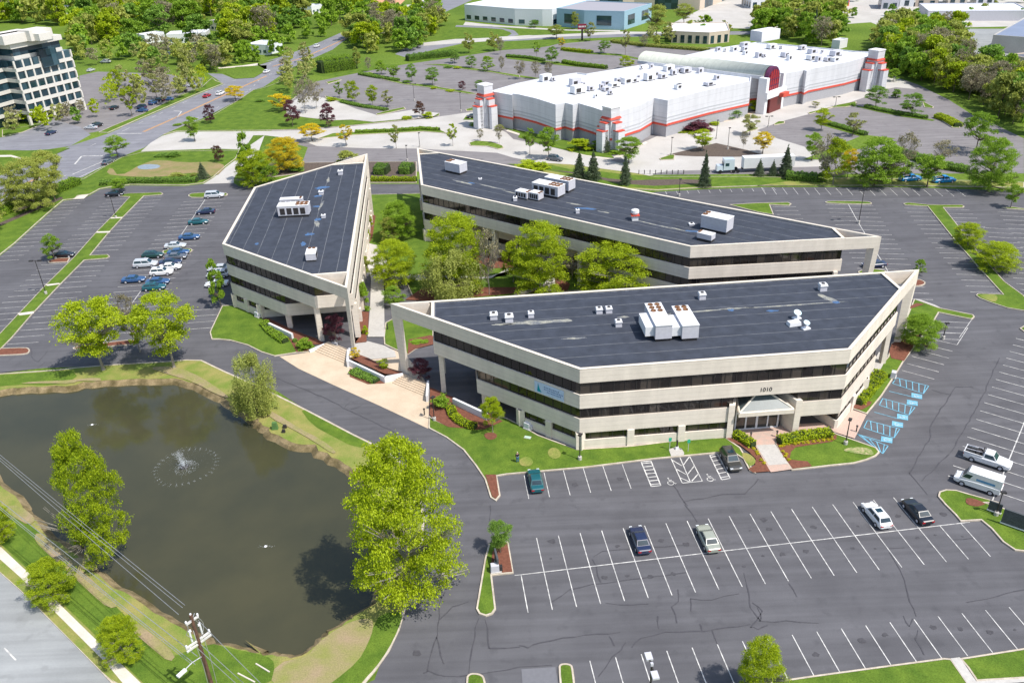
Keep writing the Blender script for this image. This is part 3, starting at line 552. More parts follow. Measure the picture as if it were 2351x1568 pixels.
# sealed cracks in the asphalt
cm=MB(); random.seed(3)
def crack(s,w_=.16):
    p=W(s); q=[]
    for a,b in zip(p,p[1:]):
        n=max(2,int((b-a).length/1.2))
        for i in range(n): q.append(a+(b-a)*(i/n)+Vector((random.uniform(-.14,.14),random.uniform(-.14,.14),0)))
    q.append(p[-1])
    for a,b in zip(q,q[1:]): cm.strip(a,b,w_*random.uniform(.4,1.1),.016)
for s in ("32 190,435 400,520 700,650 900,760 1150,870 1300,950","32 800,705 850,660","32 860,720 960,680","42 2085,0 2085,240","42 1690,760 1640,900 1620,1150 1560,1300 1540,1460 1500,1480","42 1540,1460 1700,1510 1900,1500 2351,1430 43 400,1410","42 1620,1170 1680,1400","42 1650,1000 1750,900 1900,850","42 2050,1000 2080,1260 2351,1250","42 1980,1000 1930,1250 1900,1480","43 100,1240 180,1260 300,1210 600,1160 1000,1120","43 910,1150 950,1240","43 820,1500 1000,1270 1050,1210","43 1110,1250 1180,1170 1400,1120 1750,1110 2150,1050","43 1700,1040 1720,1105","43 1810,1110 1860,1230","43 2100,600 2150,800 2140,900 2210,1000 2240,1020","43 2170,860 2260,930 2210,1010 2150,1070 2220,1100 2300,1060","43 400,850 560,740 760,700 1200,640 1600,590","43 760,480 830,680","43 760,450 850,410 1200,380 1600,350","43 1340,980 1340,1090","43 1500,740 1520,850 1460,900 1500,1040","43 1620,930 1630,830 1800,830 2050,780","43 1580,0 1680,150","33 1470,1380 1560,1530 1600,1568","33 1560,1530 1900,1470 2110,1460 2220,1330","43 870,870 1100,880 1250,870","44 0,900 40,960 20,1030 250,1020 540,1040","44 270,690 350,810","44 1160,420 1300,650 1350,850 1400,980","44 1280,980 1340,1070 1370,1000","44 1150,380 1300,375","44 1730,300 1900,290","44 1850,860 2100,800 2351,745","44 1420,1110 1400,1180 1470,1320","34 2140,260 1950,680 1720,1080 1450,1350","34 1700,590 1520,880 1530,960 1400,1180 1340,1280","34 1350,1280 1500,1470","34 1540,545 1700,590 1740,520 1900,520","31 270,170 290,270 340,300 420,200","31 330,360 400,300"): crack(s)
struct(cm.build('asphalt_crack',M_CRACK))
# asphalt patch
sheet('asphalt_patch',"43 130,1445 430,1425 470,1700 150,1720",.012,mat('fresh_patch',(.17,.17,.185),var=.05))
# ================================================================ OFFICE BUILDINGS
def clip(poly,p,n):   # keep the side where (x-p).n>=0
    out=[]
    for i in range(len(poly)):
        a=Vector(poly[i][:2]);b=Vector(poly[(i+1)%len(poly)][:2]); da=(a-p).dot(n);db=(b-p).dot(n)
        if da>=0: out.append(a)
        if (da>=0)!=(db>=0): out.append(a+(b-a)*(da/(da-db)))
    return out
def ringwall(m,poly,z0,z1,th):
    if area(poly)<0: poly=poly[::-1]
    q=inset(poly,th); n=len(poly)
    vs=[(p[0],p[1],z) for p,z in [(p,z0) for p in poly]+[(p,z1) for p in poly]+[(p,z1) for p in q]+[(p,z0) for p in q]]
    fs=[]
    for k in range(4):
        for i in range(n): j=(i+1)%n; k2=(k+1)%4; fs.append((k*n+i,k*n+j,k2*n+j,k2*n+i))
    m.add(vs,fs)
def mullions(poly,z0,z1,m,step=1.5,wd=.07,dp=.05,off=0.0):
    if area(poly)<0: poly=poly[::-1]
    for i in range(len(poly)):
        a=Vector(poly[i][:2]);b=Vector(poly[(i+1)%len(poly)][:2]); d=b-a; L=d.length
        if L<2: continue
        d.normalize(); k=int(L/step)
        for j in range(k+1):
            q=a+d*(L*j/k) if k else a
            m.box((q.x,q.y,z0),(wd,dp*2,z1-z0),math.atan2(d.y,d.x))
    for z in (z0,z1-.08): ringwall(m,inset(poly,-dp*.8),z+.002,z+.078,.05)
def office(name,label,pts,tips,notch=None,seam=0,cols=True):
    P=[Vector(p) for p in pts]
    if area(P)<0: P=P[::-1]
    c=sum(P,Vector((0,0)))/len(P); root=empty('office_building',(0,0,0),label=label,cat='office building')
    def cutp(poly,k):
        for (t,nd,ds) in tips:
            n=Vector((math.cos(R(nd)),math.sin(R(nd)))); poly=clip(poly,Vector(t)+n*ds[k],n)
        return poly
    top=cutp(P,0); lv=[cutp(P,0),cutp(P,1),cutp(P,2)]
    nv=[]
    if notch:
        def cut(poly,a,b,c0_,c1_,dep,sp):
            if area(poly)<0: poly=poly[::-1]
            a=Vector(a);b=Vector(b); d=(b-a).normalized(); nn=Vector((-d.y,d.x)); 
            for i in range(len(poly)):
                p,q=poly[i],poly[(i+1)%len(poly)]; e=(q-p)
                if e.length>5 and e.normalized().dot(d)>.999 and abs((p-a).dot(nn))<.4:
                    new=[a+d*c0_,a+d*(c0_+sp)+nn*dep,a+d*(c1_-sp)+nn*dep,a+d*c1_]; nv.extend(new); return poly[:i+1]+new+poly[i+1:]
            return poly
        na,nb_,m0,m1,m2,dep_,sp_=notch; lv[1]=cut(lv[1],na,nb_,m0,m1,dep_,sp_); lv[2]=cut(lv[2],na,nb_,m0,m2,dep_,sp_)
    wall=MB()
    # top fascia with parapet over the floors; open beams reach out to the tips
    wall.prism(inset(top,.03),11.1,12.95); ringwall(wall,top,11.1,13.2,.35)
    for (t,nd,ds) in tips:
        bm=MB()
        n=Vector((math.cos(R(nd)),math.sin(R(nd)))); tp=clip(P,Vector(t)+n*(ds[0]+.02),-n)
        tp=[p for p in tp]; q=inset(tp,.45); k=len(tp)
        # beam along every side except the cut side
        if area(tp)<0: tp=tp[::-1]
        q=inset(tp,.45)
        for i in range(len(tp)):
            a,b=tp[i],tp[(i+1)%len(tp)]
            if abs((a-Vector(t)).dot(n)-ds[0])<.1 and abs((b-Vector(t)).dot(n)-ds[0])<.1: continue
            bm.prism([a,b,q[(i+1)%len(tp)],q[i]],11.1,13.2)
        # tip column, flared towards the ground, and the column under the second floor corner
        ti=min(range(len(tp)),key=lambda i:(tp[i]-Vector(t)).length); tc=Vector(t); e1=(tp[(ti+1)%len(tp)]-tc).normalized(); e2=(tp[ti-1]-tc).normalized()
        cb=[tc,tc+e1*1.7,tc+e1*1.7+e2*.5,tc+e2*1.0] 
        cm_=MB(); top_=[tc+(p-tc)*1.0 for p in cb]; low=[tc+(e1+e2)*.35+(p-tc)*.75 for p in cb]
        cm_.add([(p.x,p.y,0) for p in low]+[(p.x,p.y,11.1) for p in top_],[(3,2,1,0),(4,5,6,7)]+[(i,(i+1)%4,(i+1)%4+4,i+4) for i in range(4)]); cm_.build('column',M_WALL,root); bm.build('roof_beam',M_WALL,root)
    for k,(z0,z1) in ((0,(6.95,9.2)),(1,(2.85,5.25))): wall.prism(lv[k],z0,z1)
    wall.prism(lv[2],0.,1.6); wall.build('wall',M_WALL,root)
    # recessed ribbon windows
    for k,(z0,z1,q) in enumerate(((9.2,11.1,0),(5.25,6.95,1),(1.6,2.85,2))):
        pl=inset(lv[q] if q<2 else lv[2],.28); w_=MB(); w_.prism(pl,z0,z1); o=w_.build('window_band',M_GLASS,root)
        mm=MB(); mullions(inset(pl,-.02),z0,z1,mm); mm.build('window_frame',M_DKMET,o)
    # level slabs between a wider floor above and a narrower one below keep their soffits through the prisms
    pil=MB(); g2=lv[2]
    if area(g2)<0: g2=g2[::-1]
    for i in range(len(g2)):
        a=g2[i];b=g2[(i+1)%len(g2)]; d=b-a; L=d.length
        if L<8: continue
        d.normalize(); k=max(2,int(L/7.3)); nn=Vector((d.y,-d.x))
        for j in range(k+1):
            q=a+d*(L*j/k); q=q-nn*.28
            if notch and any(((q-Vector(v)).length<1.4) for v in nv): continue
            MB().box((q.x,q.y,0),(1.0,.9,2.85),math.atan2(d.y,d.x),1,1).build('pier',M_WALL,root)
    # columns under each overhanging corner
    for k,zt in ((0,6.95),(1,2.85)):
        for (t,nd,ds) in tips:
            n=Vector((math.cos(R(nd)),math.sin(R(nd)))); pl=lv[k]
            for p in pl:
                if abs((p-Vector(t)).dot(n)-ds[k])<.05:
                    q=p+n*.7; cc=(c-q).normalized()*.5; q=q+cc*.6
                    MB().box((q.x,q.y,0),(.75,.95,zt),R(nd),1.0,1.05).build('column',M_WALL,root)
    # roof: membrane and coping
    cp=MB(); ringwall(cp,inset(P,-.05) if False else top,13.2,13.3,.5); 
    ringwall(cp,P,13.205,13.29,.46) ; cp.build('coping',M_COPE,root)
    rm=MB(); rm.prism(inset(top,.34),12.95,13.02); rm.build('roof',stripemat('roof_membrane'+name,(.046,.053,.071),(.17,.175,.185),3.05,'y',.1,ang=seam,jit=.25,noise=.16),root)
    fl=MB(); q=inset(top,.34); ringwall(fl,q,13.02,13.06,.35); fl.build('flashing',mat('flashing',(.13,.145,.18),c2=(.065,.075,.10),sc=1.2,sc2=5,v2=.2),root)
    return root
B1,B2,B3,B4=(-19.1,120.3),(9.0,97.4),(46.6,99.8),(67.3,125.1)
A1,A2,A3,A4=(-34.2,206.8),(-56.6,183.2),(-54.1,149.1),(-27,126.8)
C1,C2,C3,C4=(-22.1,210),(-18.8,180),(32.5,138.6),(67,139.7)
DS=(6.5,12.8,18.8)
NT=(22.0,31.0,37.2)
bB=office('B','front three-storey office building, beige bands, beside the fountain pond, number over its glass-roofed door',[B1,B2,B3,B4],[(B1,3.4,DS),(B4,183.4,(6.2,12.,14.))],seam=R(-3.4),notch=(B2,B3,*NT,4.2,1.7))
bA=office('A','narrow three-storey office building left of the courtyard, roof seams running lengthwise',[A1,A2,A3,A4],[(A4,95,DS),(A1,-85,(7.5,12,16))],seam=R(-5-90))
bC=office('C','rear three-storey office building with its long slanted roof behind the courtyard trees',[C1,C2,C3,C4],[(C4,182,(6.5,6.6,6.7)),(C1,-84.5,(5.3,7,9))],seam=R(38.5),notch=(C2,C3,13.,50.,50.,5.,.3))
for k in range(5):
    dd=(Vector(C3)-Vector(C2)).normalized(); q=Vector(C2)+dd*(13.5+7.3*(k+.9))+Vector((-dd.y,dd.x))*.8; MB().box((q.x,q.y,0),(.9,1.1,6.95),math.atan2(dd.y,dd.x)).build('column',M_WALL,bC)
# number and banner on building B
def textobj(name,s,loc,rot,size,m,parent,ext=.02,sx=1):
    cu=bpy.data.curves.new(name,'FONT'); cu.body=s; cu.size=size; cu.extrude=ext; cu.align_x='CENTER'
    to=bpy.data.objects.new(name,cu); COL.objects.link(to); dg=bpy.context.evaluated_depsgraph_get(); dg.update()
    me=bpy.data.meshes.new_from_object(to.evaluated_get(dg)); bpy.data.objects.remove(to)
    me.materials.clear(); me.materials.append(m); o=bpy.data.objects.new(name,me); COL.objects.link(o); o.location=loc; o.rotation_euler=rot; o.scale=(sx,1,1)
    if parent: o.parent=parent
    return o
def facept(px,py,a,b):   # where a sight line meets the vertical plane through a-b
    d=(g(px,py)-Vector((0,0,HC))); a=Vector((*a,0));b=Vector((*b,0)); n=Vector(((b-a).y,-(b-a).x,0)); t=(a-Vector((0,0,HC))).dot(n)/d.dot(n); return Vector((0,0,HC))+d*t
fa=math.atan2(B3[1]-B2[1],B3[0]-B2[0]); q=facept(1758,898,B2,B3)
textobj('building_number','1010',(q.x+math.sin(fa)*.03,q.y-math.cos(fa)*.03,q.z),(R(90),0,fa),.9,M_DKMET,bB)
la=math.atan2(B2[1]-B1[1],B2[0]-B1[0]); q0=facept(*dpx("33 250,545")[0],B1,B2); q1=facept(*dpx("33 505,615")[0],B1,B2); dl=Vector((math.cos(la),math.sin(la),0)); nl=Vector((math.sin(la),-math.cos(la),0))
Lb=(q1-q0).length; rb=empty('banner',(0,0,0),label='pale blue banner with a teal sail emblem on the shaded side of the front office',cat='banner')
def onw(x,z,o=.05): return q0+dl*x+nl*o+Vector((0,0,z-q0.z))
bz=7.15; mb=MB(); mb.add([onw(0,bz),onw(Lb,bz),onw(Lb,bz+1.75),onw(0,bz+1.75),onw(0,bz,.09),onw(Lb,bz,.09),onw(Lb,bz+1.75,.09),onw(0,bz+1.75,.09)],[(4,5,6,7),(0,1,5,4),(1,2,6,5),(2,3,7,6),(3,0,4,7)]); mb.build('sheet',mat('banner_cloth',(.55,.66,.84),var=.06),rb)
mb=MB(); mb.add([onw(.45,bz+.2,.095),onw(1.25,bz+.2,.095),onw(.95,bz+.7,.095),onw(.62,bz+1.6,.095)],[(0,1,2,3)]); mb.build('emblem',mat('teal',(.0,.32,.42)),rb)
mb=MB()
for z,x0,x1 in ((1.2,1.7,4.2),(.85,1.7,5.0),(.5,2.2,4.6)):
    x=x0
    while x<x1: w1=random.uniform(.1,.22); mb.add([onw(x,bz+z,.1),onw(x+w1,bz+z,.1),onw(x+w1,bz+z+.18,.1),onw(x,bz+z+.18,.1)],[(0,1,2,3)]); x+=w1+.09
mb.build('lettering',mat('ink',(.12,.2,.42)),rb)
# entrance: splayed recess, glazed pyramid, doors
ex=Vector((math.cos(fa),math.sin(fa),0)); ey=Vector((-ex.y,ex.x,0)); E0=Vector((*B2,0))
def ep(x,y,z=0): return E0+ex*x+ey*y+Vector((0,0,z))
n0,n1=NT[0],NT[1]; nc=(n0+n1)/2; hw=(n1-n0)/2
for s_,x in ((-1,n0),(1,n1)):
    m_=MB(); a_=ep(x-s_*.1,-.25); b_=ep(x-s_*.1+s_*.9,-.25); c_=ep(x-s_*1.7+s_*.9,4.0); d_=ep(x-s_*1.7,4.0); q=[(p.x,p.y) for p in (a_,b_,c_,d_)]
    m_.prism(q,.1,5.75); m_.build('entrance_pier',M_WALL,bB)
c4=[ep(n0+.6,-.7),ep(n1-.6,-.7),ep(n1-1.6,3.9),ep(n0+1.6,3.9)]; ap=ep(nc,1.9)
m_=MB(); m_.add([(p.x,p.y,4.7) for p in c4]+[(ap.x,ap.y,6.9)],[(0,1,4),(1,2,4),(2,3,4),(3,0,4)]); sky_=m_.build('skylight',mat('skylight_glass',(.085,.11,.115),rough=.35,spec=.25),bB)
m_=MB()
for p in c4: m_.tube([(p.x,p.y,4.72),(ap.x,ap.y,6.93)],.13,5)
for a_,b_ in zip(c4,c4[1:]+c4[:1]): m_.tube([(a_.x,a_.y,4.66),(b_.x,b_.y,4.66)],.2,5)
m_.build('skylight_frame',M_COPE,sky_)
c_=ep(nc,-.7); MB().box((c_.x,c_.y,4.05),(hw*2-1.0,.35,.55),fa).build('canopy_beam',M_COPE,bB)
dr=ep(nc-.3,1.7); MB().box((dr.x,dr.y,.12),(hw*1.55,.12,4.0),fa).build('entrance_glazing',glassmat('door_glass',(.06,.065,.06),.1),bB)
for x in (-.70,-.36,0,.36,.70): q=ep(nc-.3+hw*x,1.58); MB().box((q.x,q.y,.14),(.2 if x else .3,.16,3.9),fa).build('door_frame',M_WHITE,bB)
for z in (.14,3.0,3.96): q=ep(nc-.3,1.57); MB().box((q.x,q.y,z),(hw*1.4,.15,.2),fa).build('door_rail',M_WHITE,bB)
# ================================================================ PLAZA WALLS, STEPS, SIGNS
def wallseg(name,s,h,label,cat,th=.35,m=None,z0=0,group=None):
    p=W(s); mb=MB()
    for a,b in zip(p,p[1:]):
        d=(b-a); L=d.length+th*.0; c_=(a+b)/2; mb.box((c_.x,c_.y,z0),(L+th*.5,th,h),math.atan2(d.y,d.x))
    r=mb.build(name,M_WHITE if m is None else m,None,loc=(p[0].x,p[0].y,0)); return tag(r,label,cat,group)
wallseg('planter_wall',"32 845,330 1165,480 1320,450",1.1,'white retaining wall round the mulch planter in the middle of the plaza','wall')
wallseg('planter_wall',"32 838,345 843,245 870,225",1.3,'short white cheek wall ending the left flight of plaza steps','wall')
wallseg('planter_wall',"32 1535,650 1545,520",1.2,'white cheek wall beside the right flight of plaza steps','wall')
wallseg('planter_wall',"32 500,215 640,155 740,150",.5,'low white wall above the left end of the plaza steps','wall')
wallseg('sign_wall',"P 670,735 935,860",1.3,'low white sign wall on the mulch bed by the narrow office building','sign wall',.4)
wallseg('sign_wall',"32 1770,680 2060,815",1.3,'low white sign wall on the mulch bed by the front office building','sign wall',.4)
sheet('mulch_bed',"32 860,300 940,270 1020,300 1200,390 1320,425 1300,445 1165,440",.75,M_MULCH)
sheet('mulch_bed',"32 850,360 900,370 1100,450 1160,490 1010,498 850,432",.06,M_MULCH)
def steps(s,n,label):
    a,b,c_,d=W(s); mb=MB()   # a-b bottom edge, d-c top edge
    for i in range(n):
        t0=i/n; p=[a+(d-a)*t0,b+(c_-b)*t0,b+(c_-b)*1.0,a+(d-a)*1.0]; mb.prism([(q.x,q.y) for q in p],.03 if i==0 else .03+.14*i,.03+.14*(i+1))
    o=mb.build('steps',M_TAN,None,loc=(a.x,a.y,0)); return tag(o,label,'steps')
steps("32 545,205 835,325 835,235 670,155",6,'left flight of tan plaza steps under the narrow office building')
steps("32 1225,485 1530,612 1540,525 1330,440",6,'right flight of tan plaza steps at the front office building')
# ================================================================ ROOFTOP PLANT
def roofpt(s,z=13.0): return W(s,z)[0]
def vent(s,w_,h,label,m=None,rz=0.06,cap=True,group='small roof vents'):
    w_*=.8; h*=.8; p=roofpt(s); r=empty('roof_vent',p,rz,label,'roof vent',group)
    MB().box((0,0,0),(w_,w_*.9,h*.75),0,.92,.92).build('curb',m or M_STEEL,r)
    MB().box((0,0,h*.75),(w_*1.15,w_*1.05,h*.25),0,.85,.85).build('hood',M_WHITE,r)
    if cap: MB().lathe((0,0,h),[(w_*.28,0),(w_*.28,.06),(w_*.1,.1)],10).build('fan',M_DKMET,r)
    return r
for i,(s,w_,h,l) in enumerate((("22 2120,1400",1.4,1.3,'leftmost of the small square vents along the front roof, blue sided'),("22 2255,1420",1.5,1.4,'second square vent from the left on the front roof, dark fan opening'),("23 215,1385",1.1,1.2,'third square vent from the left, next to the pale puddle stain on the front roof'),("23 815,1350",1.2,1.2,'left one of two twin vents side by side on the front roof'),("23 900,1345",1.2,1.2,'right one of two twin vents side by side on the front roof'),("23 985,1465",1.2,1.3,'lone vent left of the big air conditioners on the front roof'),("23 1720,1225",1.3,1.4,'lone vent above and right of the two big air conditioners, front roof'),("24 572,1150",1.4,1.5,'dark sided vent near the right back corner of the front roof'),
    ("12 770,1540",1.3,1.4,'white vent near the far tip of the narrow roof'),("22 600,305",1.2,1.1,'white vent beside a blue tarp patch on the narrow roof'),("22 620,510",1.0,.9,'small white vent right of the narrow roof air conditioner'),("23 625,470",.9,1.1,'small single vent in the middle left of the rear roof'),("23 75,360",1.0,1.0,'small round-topped vent at the left of the white duct group on the rear roof'),("22 2310,350",.9,.9,'small vent left of the white ducts on the rear roof'),("22 2000,175",.9,.5,'low white curb vent near the left box unit of the rear roof'),("23 1630,575",1.2,.5,'low white curb vent left of the right box unit on the rear roof'))):
    vent(s,w_,h,l)
def acunit(s,L,Wd,h,rz,label,fans=3,side=True,lift=.5,cat='air conditioner',fc=2):
    p=roofpt(s); r=empty('air_conditioner',p,rz,label,cat,'rooftop air conditioners')
    MB().box((0,0,0),(Wd*.9,L*.95,lift),0).build('curb',M_DKMET,r)
    MB().box((0,0,lift),(Wd,L,h),0).build('housing',M_STEEL,r)
    MB().box((0,0,lift+h),(Wd*1.03,L*1.02,.12),0).build('lid',M_WHITE,r)
    if side: MB().box((-Wd*.5-Wd*.28,-L*.12,lift+h*.15),(Wd*.56,L*.62,h*.7),0).build('side_hood',M_WHITE,r)
    for i in range(fans):
        for j in range(fc):
            f_=MB(); f_.lathe(((j-(fc-1)/2)*Wd*.42,L*(.42-.14*i),lift+h+.12),[(Wd*.17,0),(Wd*.17,.1),(Wd*.12,.1),(Wd*.12,.02)],12); f_.build('fan',M_ORANGE,r)
    m_=MB()
    for k in range(4): m_.box((Wd*.505,L*(-.35+.22*k),lift+.2),(.04,L*.16,h*.7))
    m_.build('louvre',M_DKMET,r); return r
acunit("33 1330,20",7.2,2.4,2.1,.06,'left one of the pair of large white rooftop air conditioners, six rusty fans, front roof',3)
acunit("33 1565,28",6.3,2.4,2.0,.06,'right one of the pair of large white rooftop air conditioners, four rusty fans, front roof',2)
acunit("22 370,490",6.2,2.6,1.9,R(-88),'long white rooftop air conditioner with grey grille on the narrow roof',3,False)
acunit("22 350,430",4.6,1.5,1.7,R(-88),'shorter white air conditioner behind the long one on the narrow roof',1,False)
acunit("22 1790,110",4.6,2.6,1.9,R(50),'blue-white box unit nearest the left tip of the rear roof',2,False)
acunit("23 370,310",6.6,2.8,2.0,R(-128),'front one of two side by side white air conditioners on the rear roof',3,False)
acunit("23 470,260",6.2,2.6,2.0,R(-128),'rear one of two side by side white air conditioners on the rear roof',3,False)
acunit("23 1850,620",5.2,2.8,2.3,R(50),'large white box unit at the right of the rear roof, shadow in front',1,False)
acunit("23 1755,710",2.9,1.6,.9,R(50),'low white box unit before the large one, right of the rear roof',1,False)
acunit("23 150,335",3.0,1.9,1.2,R(-128),'white ducted unit left of the twin air conditioners on the rear roof',1,False,.3)
acunit("23 262,350",2.4,1.9,1.3,R(-128),'small cube unit touching the twin air conditioners on the rear roof',1,False,.3)
acunit("22 520,870",3.0,1.8,1.1,R(5),'small white unit near the front edge of the narrow roof',1,False,.3)
p=roofpt("23 1130,530"); r=empty('exhaust_fan',p,0,'round white exhaust fan with a red-orange base in the middle of the rear roof','exhaust fan')
MB().box((0,0,0),(1.2,1.2,1.0)).build('curb',M_WHITE,r); MB().box((0,0,1.0),(1.6,1.6,.15)).build('tray',M_RED,r); MB().lathe((0,0,1.15),[(.5,0),(.8,.4),(.75,.9),(.3,1.1)],14).build('drum',M_WHITE,r)
for s,l,k in (("24 345,1400",'upper satellite dish group, pale blue bowl, at the right of the front roof',1.1),("24 425,1490",'lower white satellite dish at the right of the front roof',.9)):
    p=roofpt(s); r=empty('satellite_dish',p,.3,l,'satellite dish'); MB().box((0,0,0),(1.2,.8,.22)).build('ballast',M_WHITE,r); MB().tube([(0,0,.3),(0,0,.9)],.05).build('mast',M_STEEL,r)
    d_=MB().lathe((0,0,0),[(.05,0),(.32*k,.07),(.52*k,.22)],16).build('bowl',mat('dish',(.6,.75,.8)),r); d_.location=(0,0,.9); d_.rotation_euler=(R(25),0,0)
p=roofpt("24 320,1455"); tag(MB().box((0,0,0),(1.9,1.1,.6),.2,.9,.9).build('roof_hatch',M_WHITE,None),'white roof hatch between the satellite dishes on the front roof','roof hatch').location=p
# stains and patches on the membranes
st=MB()
def blob(s,rx,ry,rz=0,z=13.024,m=None,seed=0):
    p=roofpt(s,13.02); random.seed(seed+int(p.x*7)); q=[]
    for k in range(18):
        a=2*math.pi*k/18; r_=random.uniform(.6,1.15); x=rx*r_*math.cos(a); y=ry*r_*math.sin(a); q.append((p.x+x*math.cos(rz)-y*math.sin(rz),p.y+x*math.sin(rz)+y*math.cos(rz)))
    m.sheet(q,z)
for s,a,b,c_ in (("23 270,1430",5.5,.7,.03),("23 1700,1335",6,.25,.09),("23 2000,1310",3,.35,.05),("24 300,1280",9,.22,.06),("24 620,1220",.7,1.8,.6),("22 2200,1450",2,.3,0),("23 1030,1385",.9,.35,0),("33 600,90",2,.3,0)): blob(s,a,b,c_,m=st)
for s,a,b,c_ in (("22 1850,200",3.5,.5,-.7),("22 2100,240",4.5,.3,-.7),("23 50,290",3,.3,-.7),("23 1300,570",4.5,.3,-.7),("23 1500,610",3,.3,-.7),("23 850,460",1.6,.3,-.6),("22 600,400",.3,3.,0),("22 560,560",.5,2.5,.3),("22 660,180",.4,2,.1),("23 600,390",2,.35,-.6)): blob(s,a,b,c_,m=st)
struct(st.build('roof_stain',mat('stain',(.34,.33,.27),c2=(.14,.15,.17),sc=.9,sc2=4,v2=.3))); bpy.data.objects['roof_stain'].parent=bC
tp_=MB()
for s,a,b,c_ in (("22 610,245",1.8,1.0,.3),("22 570,320",1.0,.6,0),("22 500,655",1.1,.8,0),("22 440,740",.5,1.3,.2),("22 30,740",.35,.7,0),("22 560,410",.8,.6,0),("22 1920,205",1.0,.35,-.6),("23 700,430",2.4,.5,-.35),("23 1640,630",2,.4,-.3),("24 130,1330",1.0,.35,0),("24 690,1255",.7,.5,0),("23 1980,1325",.5,.4,0),("22 570,525",.8,.9,0)): tp_=MB(); blob(s,a,b,c_,z=13.028,m=tp_); tp_.build('roof_patch',mat('blue_patch',(.06,.16,.34),c2=(.08,.12,.2),sc=2),bA if s.startswith('22') and float(s.split()[1].split(',')[0])<1000 else (bB if s[:2]=='24' or ',1325' in s else bC))

# ================================================================ STORE
def bandwall(name,poly,zs,root,eps=0):
    for nm,m,z0,z1,off in zs: MB().prism(inset(poly,-off) if off else poly,z0,z1).build(nm,m,root)
HS=11.3
so_="S1 218,622 450,665 452,650 520,658 700,700 905,765 1003,745 1085,768 1143,750 1300,795 1490,860 1530,850 1800,770 1938,695 2083,722 S2 25,770 450,665 885,575 890,530 1000,520 1215,500 1225,500 1440,458 1470,470 1515,448 1900,375 2220,290 2270,270 1980,258 1240,188 940,165 500,235 S1 2250,250 1790,350 1230,440 1130,428 760,485 500,540"
sp=[ (p.x,p.y) for p in W(so_,HS)]
sr=empty('store_building',(0,0,0),label='long white retail store with a red stripe and a vaulted roof spine',cat='store')
MB().prism(inset(sp,.12),0,3.3).build('base',M_SGREY,sr); MB().prism(inset(sp,.05),3.3,3.4).build('ledge',M_WHITE,sr)
MB().prism(inset(sp,-.12),3.4,4.05).build('stripe',M_RED,sr)
wl=MB(); wl.prism(sp,4.05,HS-.45); ringwall(wl,sp,HS-.45,HS,.4); wl.build('wall',M_STORE,sr)
for z in (4.7,5.7): MB().prism(inset(sp,-.05),z,z+.35).build('band',mat('grey_band',(.44,.45,.47),var=.04),sr)
rf=MB(); rf.sheet(inset(sp,.38),HS-.42); rf.build('roof',M_SROOF,sr)
def tower(s,h,L,name='corner_tower'):
    p=[(q.x,q.y) for q in W(s)]; o=MB().prism(p,0,h).build(name,M_STORE,sr); MB().prism(inset(p,-.15),h,h+.3).build('cap',M_WHITE,o); MB().prism(inset(p,-.4),h-3.2,h-2.3).build('hood',M_RED,o); return o
def twr(cx,cz,w_,h,rz):   # tower, stepped shoulders, red hood
    o=MB().box((cx.x,cx.y,0),(w_,w_,h),rz).build('corner_tower',M_STORE,sr); MB().box((cx.x,cx.y,h),(w_+.3,w_+.3,.35),rz).build('cap',M_WHITE,o)
    MB().box((cx.x,cx.y,h-3.2),(w_+.8,w_+.8,.8),rz,.78,.78).build('hood',M_RED,o)
    ex_=Vector((math.cos(rz),math.sin(rz),0)); ey_=Vector((-ex_.y,ex_.x,0))
    for d in (ex_,-ex_,ey_,-ey_):
        for k,(dd,hh) in enumerate(((w_*.62,h-4.2),(w_*.95,h-6.4))):
            q=cx+d*dd; MB().box((q.x,q.y,0),(w_*.6 if abs(d.dot(ex_))>.5 else w_*.7,w_*.7 if abs(d.dot(ex_))>.5 else w_*.6,hh),rz).build('shoulder',M_STORE,o)
            MB().box((q.x,q.y,hh),(w_*.62 if abs(d.dot(ex_))>.5 else w_*.74,w_*.74 if abs(d.dot(ex_))>.5 else w_*.62,.3),rz).build('shoulder_cap',M_RED,o)
rzs=math.atan2(W("S2 2200,290",HS)[0].y-W("S2 450,665",HS)[0].y,W("S2 2200,290",HS)[0].x-W("S2 450,665",HS)[0].x)
q=W("S1 160,545",14)[0]; twr(Vector((q.x,q.y,0)),0,3.6,13.6,rzs+.1)
q=W("S1 1490,790",12.6)[0]; twr(Vector((q.x,q.y,0)),0,3.7,12.6,rzs+.05)
q=W("S2 2210,245",14)[0]; twr(Vector((q.x,q.y,0)),0,4.0,13.8,rzs)
# vault and its red arched gate
v0=W("S2 1080,520",HS)[0]; v1=W("S1 1840,300",HS)[0]; vd=(v1-v0); Lv=vd.length; vd.normalize(); vn=Vector((-vd.y,vd.x,0)); m_=MB(); K=14; rw=4.3
vs=[];fs=[]
for e in (0,1):
    for k in range(K+1):
        a=math.pi*k/K; q=v0+vd*Lv*e+vn*rw*math.cos(a); vs.append((q.x,q.y,HS+.6+2.7*math.sin(a)))
for k in range(K): fs.append((k,k+1,K+2+k,K+1+k))
fs+=[tuple(range(K+1)),tuple(range(K+1,2*K+2))[::-1]]
m_.add(vs,fs).build('vault',stripemat('vault_panel',(.50,.52,.46),(.38,.40,.36),3.2,'x',.12,ang=-math.atan2(vd.y,vd.x)),sr,True)
c_=(v0+v1)/2; MB().box((c_.x,c_.y,HS-.4),(Lv,rw*2+.6,1.05),math.atan2(vd.y,vd.x)).build('vault_base',M_STORE,sr)
ga=W("S2 1100,850")[0]; gd=-vd; gn=vn; gz=math.atan2(gn.y,gn.x)
gr=MB(); pts=[(-4,4.6)]+[(-4,10)]+[(4*math.cos(math.pi-math.pi*k/10),10.8+3.8*math.sin(math.pi*k/10)) for k in range(11)]+[(4,10),(4,4.6)]
